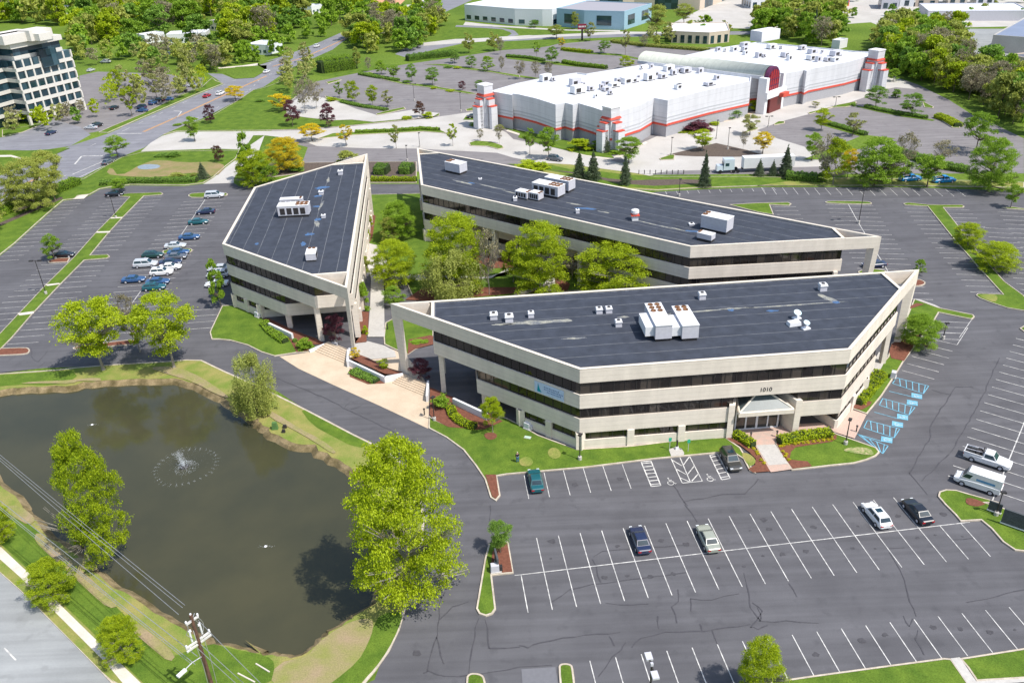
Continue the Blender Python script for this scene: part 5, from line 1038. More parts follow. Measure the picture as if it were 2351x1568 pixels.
for s,t,l,hd_,rz in (("21 408,1185","21 320,885",'twin-headed black lamp in the left lot strip near the small island tree',2,0),("21 1025,515","21 975,325",'twin-headed black lamp near the top of the left lot strip',2,0),("24 892,560","24 955,262",'tall twin-headed lamp in the right lot behind the rear building',2,.1),("23 1520,320","23 1530,165",'tall black lamp at the verge behind the rear office roof',1,0),
 ("33 645,1165","33 650,935",'black lamp on the lawn at the corner of the front office building',1,1.),("34 775,1030","34 818,800",'black lamp on the oval lawn right of the entrance walk',1,1.),("32 1597,818","32 1585,605",'black lamp on the mulch right of the plaza',1,1.),("12 1358,1420","12 1350,1280",'lamp between the two rear office roofs',1,0),("13 1450,1370","13 1458,1210",'dark lamp on the small green island before the store corner',1,0),
 ("12 1420,890","12 1405,740",'pale lamp in the old lot left of the store',2,0),("12 1830,985","12 1830,815",'pale lamp near the left tower of the store',1,0),("S2 1065,1055","S2 1075,940",'lamp on the pale drive before the store entrance',2,0),("S2 1770,840","S2 1775,750",'lamp on the pale drive farther right of the store entrance',2,0),
 ("S2 640,1290","S2 650,1060",'thin pole standing over the dark mulch triangle',1,0),("S2 520,1180","S2 530,980",'thin pole beside the bare tree of the mulch triangle',1,0),("12 1468,1300","12 1465,1170",'slim lamp on the pale drive above the rear roof tip',1,0),("34 1635,100","34 1640,60",'low dark lamp by the hatched bay',1,0)):
    lamp(s,ly(t),l,hd_,rz)
B=g(1500,1700); # lamp whose head shows at the lower edge
q=g(*dpx("43 1280,1410")[0],9.0); r=empty('street_lamp',(q.x,q.y,0),R(96),'twin white-headed lamp at the bottom edge of the front lot','lamp','parking lot lamps'); MB().tube([(0,0,0),(0,0,9)],.1,6).build('pole',M_DKMET,r); MB().box((0,0,8.9),(1.6,.1,.1)).build('arm',M_DKMET,r)
for k in (-1,1): MB().box((k*1.05,0,8.85),(.85,.62,.2)).build('lamp_head',M_STEEL,r)
MB().box((0,0,9.0),(.25,.25,.3)).build('sensor',M_STEEL,r)
lamp("44 2100,95",ly("34 2140,1440"),'pale lamp post on the green island at the right edge',1,0,.08)
# low path lights and posts
for s,l in (("E 620,745",'left dark light post where the entrance walk begins'),("E 968,720",'right dark light post where the entrance walk begins'),("E 2030,650",'dark bollard at the kerb beside the blue bays'),("32 1510,770",'small dark light post on the plaza edge'),("22 1185,1500",'dark path light on the lawn by the courtyard walk')):
    p=W(s)[0]; p.z=.15; r=empty('bollard_light',p,0,l,'bollard','low dark light posts'); MB().tube([(0,0,0),(0,0,.95)],.09,8).build('post',M_DKMET,r); MB().lathe((0,0,.95),[(.16,0),(.16,.15),(.05,.22)],10).build('cap',M_DKMET,r)
for s,l in (("33 1435,1080",'left green disabled parking sign on its post'),("33 1598,1095",'right green disabled parking sign on its post')):
    p=W(s)[0]; p.z=.15; r=empty('parking_sign',p,R(6),l,'sign'); MB().tube([(0,0,0),(0,0,2.0)],.035,6).build('post',M_STEEL,r); MB().box((0,-.05,1.5),(.42,.04,.6)).build('plate',mat('sign_green',(.03,.38,.22)),r)
p=W("33 1500,1075")[0]; r=empty('utility_stand',p,0,'small white stand with a dark post between the two green signs','stand'); MB().box((0,0,.1),(.5,.5,.5),0,.8,.8).build('foot',M_WHITE,r); MB().tube([(0,0,.6),(0,0,1.7)],.12,8).build('post',M_DKMET,r)
for s,rz,l,c1,c2 in (("33 190,895",R(-39),'white and green utility boxes against the shaded wall of the front office building',M_WHITE,M_STEEL),("P 530,600",R(-39),'white and teal utility box beside the narrow office building',M_WHITE,M_STEEL),("34 1195,440",R(60),'white utility box with a dark base on the verge beside the blue bays',M_STEEL,M_DKMET),("42 2140,590",.1,'flat grey box set in the mulch below the dark sign slab',M_STEEL,M_DKMET)):
    p=W(s)[0]; p.z=.13; r=empty('utility_box',p,rz,l,'utility box'); MB().box((0,0,0),(1.3,.9,.2)).build('plinth',M_CONC,r); MB().box((-.1,0,.2),(1.0,.7,.9),0,.95,.95).build('cabinet',c1,r); MB().box((.6,0,.2),(.35,.5,.6)).build('meter',c2,r)
p=W("33 185,972")[0]; p.z=.14; r=empty('manhole',p,R(-20),'pale green manhole lid on the lawn left of the corner','lid'); MB().box((0,0,0),(1.0,.6,.08)).build('frame',M_CONC,r); MB().box((0,0,.08),(.85,.48,.03)).build('lid',mat('pale_green',(.45,.6,.5)),r)
p=W("42 2148,540")[0]; r=empty('monument_sign',(p.x,p.y,.13),R(100),'dark grey sign slab standing on the mulch island','sign'); MB().box((0,0,0),(1.5,.35,.2)).build('plinth',M_CONC,r); MB().box((0,0,.2),(1.9,.22,1.7)).build('slab',mat('slate_panel',(.10,.11,.12),c2=(.06,.065,.07),sc=6),r)
for s,d,rz,l in (("44 2275,215",(3.4,.25,2.0),EH,'large dark signboard with a white edge on the right island'),("44 2080,75",(1.5,.2,1.3),EH,'small dark signboard beside the lamp post on the right island')):
    p=W(s)[0]; p.z=.13; r=empty('signboard',p,rz,l,'sign'); MB().box((0,0,.35),d).build('panel',mat('slate_panel',(0,0,0)),r); MB().box((0,-.02,.2),(d[0]+.1,d[1]+.1,.15)).build('frame',M_WHITE,r); MB().box((-d[0]*.4,0,0),(.12,.12,.35)).build('leg',M_DKMET,r); MB().box((d[0]*.4,0,0),(.12,.12,.35)).build('leg',M_DKMET,r)
p=W("32 270,925")[0]; p.z=.14; tag(MB().box((0,0,0),(.5,.4,.5),0,.8,.8).build('rock',M_DKMET,None),'lower small dark box on the grass bank above the pond','box').location=p
p=W("32 280,885")[0]; p.z=.14; tag(MB().box((0,0,0),(.6,.4,.5),0,.8,.8).build('rock',M_DKMET,None),'upper small dark box on the grass bank above the pond','box').location=p
p=W("32 195,895")[0]; p.z=.14; tag(MB().box((0,0,0),(.9,.6,1.2),0,.7,.7).build('utility_cover',mat('dull_green',(.1,.2,.06)),None),'green cover on the bank right of the willow','cover').location=p
for a_,b_,l in (("42 25,1405","145,1478",'pale board lying on the grass at the bottom, right one'),("41 2100,1490","2250,1568",'pale board lying on the grass at the bottom, left one')):
    p=W(a_+' '+b_); d=p[1]-p[0]; c_=(p[0]+p[1])/2; o=MB().box((0,0,0),(d.length,.14,.1)).build('board',M_WALK,None); o.location=(c_.x,c_.y,.14); o.rotation_euler=(0,0,math.atan2(d.y,d.x)); tag(o,l,'board')
r=empty('parapet_block',W("42 1255,870")[0],0); bpy.data.objects.remove(r)
# statue-like fountain pump, spray and splash ring
FC=g(*dpx("31 1625,1225")[0],-.6); r=empty('fountain',FC,0,'white pond fountain jet inside a ring of splashes','fountain')
MB().lathe((0,0,-.1),[(.6,0),(.65,.25),(.35,.4)],14).build('float',M_DKMET,r)
random.seed(8); SP=mat('spray',(.72,.76,.80),rough=.4,var=.02); 
def drops(n,fn,sz,name,par):
    v=[];f=[]
    for i in range(n):
        c_=Vector(fn()); s=sz*random.uniform(.5,1.4); ds=[Vector((random.gauss(0,1),random.gauss(0,1),random.gauss(0,1))).normalized()*s for _ in range(3)]; o=len(v); v+=[c_+q for q in ds]; f.append((o,o+1,o+2))
    return MB().add(v,f).build(name,SP,par)
def core():
    t=random.random(); return (random.gauss(0,.10+.30*t)-.35*t, random.gauss(0,.10+.25*t), .2+2.4*t)
def umb():
    a=random.uniform(0,6.28); rr=random.uniform(.2,1.7); return (rr*math.cos(a)+.4,rr*math.sin(a)-.25,.05+max(0,1.5-rr*.9)*random.uniform(.2,1))
drops(1300,core,.04,'jet',r); drops(1300,umb,.035,'spray',r)
RX=(g(*dpx("31 1915,1170")[0],-.6)-g(*dpx("31 1365,1270")[0],-.6)).length/2; cc=(g(*dpx("31 1915,1170")[0],-.6)+g(*dpx("31 1365,1270")[0],-.6))/2-FC
for k in range(32):
    a=2*math.pi*k/32; x,y=cc.x+RX*math.cos(a),cc.y+RX*math.sin(a)
    def sp_(): q=random.gauss(0,.20); w_=random.gauss(0,.07); return (x+q*math.cos(a)-w_*math.sin(a),y+q*math.sin(a)+w_*math.cos(a),.03+abs(random.gauss(0,.03)))
    drops(26,sp_,.035,'splash',r)
def arcs():
    k=random.randrange(32); a=2*math.pi*k/32; t=random.random(); rr=RX*t; return (cc.x*t+rr*math.cos(a),cc.y*t+rr*math.sin(a),.2+2.2*4*t*(1-t)*.6)
drops(700,arcs,.022,'arc_drops',r)
for s,l in (("31 812,852",'small pale float on the pond near its far bank'),("42 108,362",'small pale float in the middle of the pond, right of the jet')):
    p=W(s,-.6)[0]; r2=empty('float',p,0,l,'float'); MB().lathe((0,0,-.1),[(.16,0),(.2,.12),(.1,.22)],12).build('buoy',M_WHITE,r2); drops(60,lambda:(random.gauss(0,.5),random.gauss(0,.1),.02),.04,'ripple',r2)
# utility pole with cross-arms and street light, and its wires
tp=g(*dpx("41 1690,1000")[0],12.5); pole=empty('utility_pole',(tp.x,tp.y,0),0,'wooden utility pole with cross-arms and a street light at the bottom left','utility pole')
MB().tube([(0,0,0),(0,0,13)],.22,9,.16).build('pole',M_WOOD,pole)
wp=[g(*q,12)-Vector((0,0,0)) for q in dpx("31 0,1135 41 1620,885")]; wd=(wp[0]-wp[1]); wd.z=0; wd.normalize(); wn=Vector((-wd.y,wd.x,0)); wa=math.atan2(wn.y,wn.x)
for z,L in ((12.2,1.3),(9.6,2.6),(9.2,2.6)): MB().box((0,0,z),(L,.17,.18),wa).build('cross_arm',mat('weathered_arm',(.62,.6,.58)),pole)
for z,x in ((12.4,-.6),(12.4,.6),(9.8,-1.2),(9.8,1.2),(12.9,0),(11.2,-.45),(11.2,.45),(9.4,.9)):
    q=wn*x; MB().lathe((q.x,q.y,z),[(.05,0),(.11,.06),(.05,.12),(.11,.2),(.05,.3)],8).build('insulator',M_WHITE,pole)
for k,(x,z) in enumerate(((-.55,11.0),(.55,10.9),(.1,10.6))): q=wn*x; MB().tube([(q.x,q.y,z-.9),(q.x,q.y,z+.5)],.09,7).build('cutout',M_WHITE,pole)
for (x0,z0,x1,z1) in ((-.5,12.4,-.9,11.2),(.5,12.4,.9,11.2),(-.9,11.2,-.3,9.9),(.9,11.2,.3,9.9),(-.4,12.9,.6,12.3),(-.5,11,-.5,3),(.35,10,.35,3),(.0,12.9,-.55,11.2)): MB().tube([(wn.x*x0,wn.y*x0,z0),(wn.x*(x0+x1)/2+.12,wn.y*(x0+x1)/2,(z0+z1)/2-.1),(wn.x*x1,wn.y*x1,z1)],.035,4).build('jumper',M_WIRE,pole)
hd_=g(*dpx("41 1605,1490")[0],7.6)-tp; hd_.z=0; MB().tube([(0,0,7.6),(hd_.x*.5,hd_.y*.5,7.9),(hd_.x,hd_.y,7.8)],.045,6).build('lamp_arm',M_STEEL,pole); MB().box((hd_.x,hd_.y,7.68),(.95,.36,.2),math.atan2(hd_.y,hd_.x)).build('lamp_head',M_WHITE,pole)
def wire(a,b,za,zb,label,r_=.018,sag=.35,mid=0):
    A=g(*dpx(a)[0],za);Bq=g(*dpx(b)[0],zb); A.z=za;Bq.z=zb; pts_=[]
    n=24
    for i in range(n+1): t=i/n; q=A+(Bq-A)*t; q.z-=sag*4*t*(1-t); pts_.append(q)
    o=MB().tube(pts_,r_,5).build('overhead_wire',M_WIRE,None); return tag(o,label,'wire','overhead wires on the utility pole')
E_='overhead wire '
for i,(a,b,za,zb,l) in enumerate((("31 -300,870","41 1630,880",12.4,12.4,'uppermost over the pond, left side of the pole'),("31 -300,895","41 1610,902",12.3,12.3,'second from the top over the pond, hugging the first'),("31 -300,905","41 1575,962",12.4,12.4,'third over the pond, ending at the near insulator'),("41 -200,-200","41 1740,1330",8.6,8.6,'thick dark cable crossing the bank left of the pole'),("41 -250,-190","41 1720,1400",7.9,7.9,'lower pale cable over the grass left of the pole'),("41 -280,-195","41 1690,1400",7.8,7.8,'cable running closely beside the lower pale one'),
  ("41 1745,1010","41 2700,1960",12.3,12.0,'from the pole top down to the lower right'),("41 1770,1225","41 2600,1960",9.8,9.6,'upper one of two from the cross-arm to the lower right'),("41 1745,1262","41 2560,1990",9.8,9.5,'lower one of two from the cross-arm to the lower right'))): wire(a,b,za,zb,E_+l,.035 if i in(3,4) else .026,.15)
# person on the lawn
def skinmesh(name,V,Ed,Rd,m,parent,sub=1):
    me=bpy.data.meshes.new(name); me.from_pydata(V,Ed,[]); o=bpy.data.objects.new(name,me); COL.objects.link(o); md=o.modifiers.new('s','SKIN'); 
    for i,r_ in enumerate(Rd): me.skin_vertices[0].data[i].radius=(r_,r_) if not isinstance(r_,tuple) else r_
    me.skin_vertices[0].data[0].use_root=True; sb=o.modifiers.new('u','SUBSURF'); sb.levels=sub; sb.render_levels=sub
    bpy.context.view_layer.update(); dg=bpy.context.evaluated_depsgraph_get(); nm=bpy.data.meshes.new_from_object(o.evaluated_get(dg)); bpy.data.objects.remove(o); nm.materials.clear(); nm.materials.append(m)
    q=bpy.data.objects.new(name,nm); COL.objects.link(q); q.parent=parent; return q
pb=W("33 98,1190")[0]; pb.z=.15; ps=empty('person',pb,R(20),'person in a dark jacket and blue trousers standing on the lawn beside a worn patch','person')
J=[(0,0,.95),(0,0,1.2),(0,0,1.42),(0,0,1.52),(0,.02,1.62),(0,.02,1.74),(-.19,0,1.42),(-.26,.03,1.15),(-.22,.16,.98),(.19,0,1.42),(.26,.03,1.15),(.22,.16,.98),(-.1,0,.88),(-.11,.02,.5),(-.12,0,.08),(-.12,.15,.03),(.1,0,.88),(.12,.04,.5),(.13,0,.08),(.13,.15,.03)]
EJ=[(0,1),(1,2),(2,3),(3,4),(4,5),(2,6),(6,7),(7,8),(2,9),(9,10),(10,11),(0,12),(12,13),(13,14),(14,15),(0,16),(16,17),(17,18),(18,19)]
RJ=[.13,.13,.15,.055,.10,.085,.06,.045,.03,.06,.045,.03,.09,.06,.045,.04,.09,.06,.045,.04]
skinmesh('body',J,EJ,RJ,mat('skin',(.5,.31,.22)),ps)
skinmesh('jacket',[J[i] for i in (0,1,2,6,7,8,9,10,11)],[(0,1),(1,2),(2,3),(3,4),(4,5),(2,6),(6,7),(7,8)],[.17,.17,.18,.085,.07,.045,.085,.07,.045],mat('dark_cloth',(.02,.018,.028)),ps)
skinmesh('trousers',[J[i] for i in (0,12,13,14,16,17,18)],[(0,1),(1,2),(2,3),(0,4),(4,5),(5,6)],[.15,.12,.085,.07,.12,.085,.07],mat('denim',(.04,.13,.25)),ps)
skinmesh('hair',[(0,-.01,1.70),(0,0,1.80)],[(0,1)],[.105,.085],mat('pale_cap',(.62,.58,.46)),ps)
for s in (-1,1):
    for k in range(5):
        a=(-.03+.015*k); m_=MB().tube([(s*.22+a,.16,.97),(s*.225+a,.18,.93),(s*.22+a,.2,.895)] if k<4 else [(s*.2,.18,.97),(s*.18,.2,.94)],.009,5); m_.build('finger',mat('skin',(0,0,0)),ps)
# ================================================================ TREES, SHRUBS, HEDGES
rng=np.random.default_rng(11)
LM={'lime':leafmat('leaf_lime',(.45,.545,.018),(.18,.275,.013)),'green':leafmat('leaf_green',(.30,.46,.04),(.13,.24,.02)),'deep':leafmat('leaf_deep',(.24,.40,.06),(.10,.20,.03)),
'olive':leafmat('leaf_olive',(.44,.48,.10),(.22,.27,.05)),'pale':leafmat('leaf_pale',(.44,.46,.15),(.24,.25,.10)),'bare':leafmat('leaf_bud',(.36,.33,.2),(.2,.17,.11)),'yellow':leafmat('leaf_yellow',(.78,.60,.02),(.42,.38,.03)),
'purple':leafmat('leaf_purple',(.17,.055,.075),(.05,.017,.026)),'brown':leafmat('leaf_brown',(.17,.085,.055),(.06,.03,.025)),'spruce':leafmat('leaf_spruce',(.17,.22,.12),(.06,.09,.055)),'willow':leafmat('leaf_willow',(.46,.50,.12),(.25,.30,.06)),'flower':leafmat('petal_yellow',(.70,.60,.03),(.35,.40,.03))}
def leafmesh(name,C,S,k,up=.3,asp=1.0):
    # C: leaf centres, S: half size
    n=len(C); a=rng.normal(size=(n,3)); a/=np.linalg.norm(a,axis=1)[:,None]; b=rng.normal(size=(n,3)); b[:,2]*=(1-up); b=b-(b*a).sum(1)[:,None]*a; b/=np.linalg.norm(b,axis=1)[:,None]
    s=(S*rng.uniform(.6,1.35,n))[:,None]; V=np.stack([C+a*s*asp,C+b*s*.72,C-a*s*asp,C-b*s*.72],1).reshape(-1,3)
    me=bpy.data.meshes.new(name); me.vertices.add(4*n); me.vertices.foreach_set('co',V.astype(np.float32).ravel()); me.loops.add(4*n); me.loops.foreach_set('vertex_index',np.arange(4*n,dtype=np.int32)); me.polygons.add(n)
    me.polygons.foreach_set('loop_start',np.arange(0,4*n,4,dtype=np.int32)); me.polygons.foreach_set('loop_total',np.full(n,4,dtype=np.int32)); me.update(calc_edges=True); me.materials.append(LM['green']); return me
FORM={}
def form(kind,seed,nl=7000,ncl=150):
    global rng
    rng=np.random.default_rng(seed+100*len(kind)); tr=MB(); c0={'round':.12,'oval':.10,'vase':.18,'sparse':.2,'bare':.2,'column':.05,'bush':.0,'spruce':.03,'willow':.06,'wood':.06,'full':.03}[kind]
    lobes=rng.uniform(0,6.28,(5,2)); 
    def env(t,a):  # crown radius (0..0.5) at height fraction t
        b={'full':np.clip(1-np.abs((t-.38)/.66)**2.4,0,1)**.6,'round':np.clip(1-np.abs((t-.42)/.6)**2.4,0,1)**.6,'oval':np.sqrt(np.clip(1-(2*t-.8)**2/1.45,0,1)),'vase':np.clip(.35+.9*t,0,1)*np.sqrt(np.clip(1-(t)**4,0,1)),'sparse':np.sqrt(np.clip(1-(2*t-1)**2,0,1)),'bare':np.sqrt(np.clip(1-(2*t-1)**2,0,1)),
         'column':np.clip(1.25*(1-t)**.55,0,1)*np.clip(t*8+.3,0,1),'bush':np.sqrt(np.clip(1-(t*1.02)**2.2,0,1)),'spruce':1.45*np.clip(1.02-t,0,1),'willow':np.sqrt(np.clip(1-(2*t-1.05)**2,0,1)),'wood':np.clip(1-np.abs((t-.4)/.64)**2.4,0,1)**.6}[kind]
        m=1+.13*np.sin(3*a+lobes[0,0]+4*t)+.10*np.sin(5*a+lobes[1,0]-6*t)+.07*np.sin(8*a+lobes[2,0]+9*t)
        if kind=='wood': m=1+(m-1)*1.9
        return .47*b*m
    nlb={'full':175,'round':40,'oval':42,'vase':34,'sparse':26,'bare':30,'column':26,'bush':16,'spruce':110,'willow':30,'wood':22}[kind]
    tl=(rng.beta(1.2,1.1,nlb) if kind!='full' else rng.uniform(0,1,nlb)) if kind not in('spruce','column') else 1-rng.uniform(0,1,nlb)**.62
    al=rng.uniform(0,2*np.pi)+np.arange(nlb)*2.39996; rl=env(tl,al)*np.sqrt(rng.uniform(.25 if kind!='full' else .1,1,nlb))*(.82 if kind!='full' else .9); LR_=rng.uniform(.75,1.3,nlb)*{'full':.084,'round':.115,'oval':.11,'vase':.11,'sparse':.10,'bare':.13,'column':.10,'bush':.17,'spruce':.045,'willow':.12,'wood':.115}[kind]
    lc=np.stack([rl*np.cos(al),rl*np.sin(al),c0+.05+(.90-c0)*tl],1)
    li=rng.integers(0,nlb,ncl); dv=rng.normal(size=(ncl,3)); dv/=np.linalg.norm(dv,axis=1)[:,None]; dv[:,2]=np.where(dv[:,2]<-.3,-dv[:,2],dv[:,2]); cl=lc[li]+dv*(LR_[li]*rng.uniform(.55,1,ncl))[:,None]*np.array([1,1,.62])
    if kind=='spruce': cl[:,2]-=.05*np.hypot(cl[:,0],cl[:,1])/.5
    idx=rng.integers(0,ncl,nl); sz=rng.uniform(.5,1.15,ncl); cr={'full':.018,'round':.024,'oval':.024,'vase':.026,'sparse':.024,'bare':.05,'column':.03,'bush':.05,'spruce':.03,'willow':.03,'wood':.045}[kind]
    d=rng.normal(size=(nl,3)); d*=(cr*sz[idx])[:,None]; d[:,2]*=.6 if kind!='willow' else 1
    C=cl[idx]+d
    if kind=='spruce':
        nb_=260; bt=np.sort(1-rng.uniform(0,1,nb_)**.6); ba=np.arange(nb_)*2.39996+rng.normal(0,.3,nb_); bl=.5*(1.03-bt)*rng.uniform(.55,1.12,nb_); k_=rng.integers(0,nb_,nl); s_=rng.uniform(0,1,nl)**.6
        rr_=bl[k_]*s_; wv=rng.normal(0,.16,nl)*(.35+.65*s_)*bl[k_]; C=np.stack([rr_*np.cos(ba[k_])-wv*np.sin(ba[k_]),rr_*np.sin(ba[k_])+wv*np.cos(ba[k_]),.04+.95*bt[k_]-.10*rr_+rng.normal(0,.007,nl)],1)
    if kind=='willow': 
        hang=rng.uniform(0,1,nl)**1.3*.38*(np.hypot(cl[idx,0],cl[idx,1])/.5+.2); C[:,:2]=cl[idx][:,:2]+d[:,:2]*.55+cl[idx][:,:2]*.12; C[:,2]=np.maximum(C[:,2]-hang,.06)
    C[:,2]=np.clip(C[:,2],.01,1.03)
    ls={'full':.0125*2.0,'round':.0145,'oval':.0145,'vase':.014,'sparse':.0135,'bare':.009,'column':.018,'bush':.024,'spruce':.015,'willow':.0125,'wood':.024}[kind]*math.sqrt(7000/nl)*(1 if kind!='full' else .72)
    crown=leafmesh('crown',C,np.full(nl,ls*1.12),kind,asp=1.0 if kind not in('willow','spruce') else 1.9)
    # trunk and limbs
    if kind!='bush':
        top=.86 if kind in('spruce','column','oval') else .6
        pth=[(0,0,-.01),(.006,.004,.12),(-.008,.006,.3),(.01,-.006,.45),(0,.0,top)]; rb=.019 if kind!='bare' else .014
        tr.tube([(0,0,-.01),(0,0,.03)],rb*1.5,8,rb); tr.tube(pth,rb,8,rb*.25)
        nb={'bare':70,'sparse':46,'spruce':18,'column':14,'wood':10}.get(kind,34) if kind!='full' else 60
        for j in np.argsort(-np.hypot(cl[:,0],cl[:,1]))[:nb]:
            c=cl[j]; z0=max(.1,min(top*.98,c0*.7+(c[2]-c0)*.55)); rj=rb*(.5 if kind not in('bare',) else .3)*(1-z0*.5)
            mid=(c[0]*.45,c[1]*.45,z0+(c[2]-z0)*.35); tr.tube([(0,0,z0),mid,tuple(c)],rj,5,rj*.22)
            if kind in('bare','sparse','vase'):
                for _ in range(3 if kind=='bare' else 1):
                    e=c+rng.normal(size=3)*.06; tr.tube([mid,tuple(e)],rj*.35,4,rj*.1)
    else: tr.tube([(0,0,-.02),(0,0,.5)],.03,6,.01); [tr.tube([(0,0,.02),tuple(cl[j]*.8)],.012,4,.004) for j in range(8)]
    return crown,tr
PR={}
def proto(kind,var,hi):
    k=(kind,var,hi)
    if k not in PR:
        nl={'full':24000,'round':11000,'oval':11000,'vase':8000,'sparse':3600,'bare':1500,'column':6000,'bush':4200,'spruce':8000,'willow':10000,'wood':4200}[kind]
        ncl={'full':3600,'round':1300,'oval':1300,'vase':900,'sparse':330,'bare':150,'column':700,'bush':500,'spruce':1400,'willow':700,'wood':600}[kind]
        if hi: nl=int(nl*2.2); ncl=int(ncl*1.7)
        c,t=form(kind,var*7+3,nl,ncl); me=bpy.data.meshes.new('trunk'); me.from_pydata(t.v,[],t.f); me.materials.append(M_BARK); PR[k]=(c,me)
    return PR[k]
def plant(p,w_,h,kind,colr,label,cat=None,group=None,var=None,hi=False,name=None,bark=None):
    random.seed(int(abs(p[0]*31+p[1]*17))); var=random.randrange(3) if var is None else var
    c,t=proto(kind,var if kind not in('column','willow') else var%2,hi)
    bush=kind=='bush'
    nm=name or ('shrub' if bush else {'spruce':'spruce_tree','willow':'willow_tree'}.get(kind,'tree'))
    if len(label.split())>16: print('LONG',label)
    r=empty(nm,p,random.uniform(0,6.28),label,cat or ('shrub' if bush else 'tree'),group,(w_,w_,h))
    for n_,me,m in (('trunk' if not bush else 'stem',t,bark or M_BARK),('crown' if not bush else 'foliage',c,LM[colr])):
        o=bpy.data.objects.new(n_,me); COL.objects.link(o); o.parent=r; o.material_slots[0].link='OBJECT'; o.material_slots[0].material=m
    return r
LOOK={('full','lime'):'bright lime-green broad tree',('full','green'):'mid-green broad tree',('full','yellow'):'golden yellow broad tree',('full','olive'):'olive broad tree',('full','deep'):'deep green broad tree',('full','pale'):'pale broad tree',('vase','deep'):'spreading deep green tree',('round','lime'):'bright lime-green round-crowned tree',('round','green'):'mid-green round-crowned tree',('round','deep'):'deep green full-crowned tree',('round','yellow'):'golden yellow tree',('round','pale'):'pale budding round tree',('round','olive'):'olive-green tree',
('oval','lime'):'tall lime-green tree',('oval','green'):'tall green tree',('oval','purple'):'dark purple-leaved tree',('oval','olive'):'tall olive tree',('oval','brown'):'reddish brown tree',('round','purple'):'purple-leaved tree',('sparse','green'):'thin light-leaved tree',('sparse','pale'):'thin pale budding tree',('sparse','lime'):'thin lime-leaved tree',('sparse','yellow'):'thin yellowish tree',
('bare','bare'):'almost bare twiggy tree',('vase','green'):'spreading green tree',('vase','lime'):'spreading lime-green tree',('vase','pale'):'spreading pale tree',('vase','olive'):'spreading olive tree',('vase','yellow'):'spreading yellow tree',('spruce','spruce'):'dark blue-green spruce',('willow','willow'):'weeping willow with trailing yellow-green strands',('column','green'):'columnar green tree',('column','olive'):'columnar olive tree',('oval','deep'):'tall deep green tree',
('bush','lime'):'lime-green shrub',('bush','green'):'green shrub',('bush','deep'):'dark green shrub',('bush','purple'):'broad purple shrub',('bush','yellow'):'yellow shrub',('bush','olive'):'olive shrub',('bush','flower'):'small clump of yellow flowers',('bush','brown'):'brownish low shrub'}
TL='''42 -1080,700
'''
def T_(spec,where,group=None,hi=False,off=None,**k):
    # spec: "tile x,y,top,width kind colour"
    a=spec.split(); t=T[a[0]]; x,y,ty,w_=[float(v) for v in a[1].split(',')]; X,Y=t[0]+x*t[2],t[1]+y*t[2]; B=g(X,Y); B.z=.1
    h=vht(B,t[1]+ty*t[2]); wd=w_*t[2]*mpp(B)*1.04; h=max(h,.4)
    # a crown's own depth adds to its outline from above
    if a[2]!='bush': h=max(h-wd*.10,wd*.5)
    else: h=max(.35,h-wd*.25)
    r=plant(B,wd,h,a[2],a[3],LOOK[(a[2],a[3])]+' '+where,group=group,hi=hi,**k)
    if off and off<0: r.location.x+=off*.7
    elif off:
        rz=r.rotation_euler.z; v=Vector((off*math.cos(-rz),off*math.sin(-rz),0))/wd
        for c in r.children:
            if c.name.startswith('crown'): c.location=v
    return r
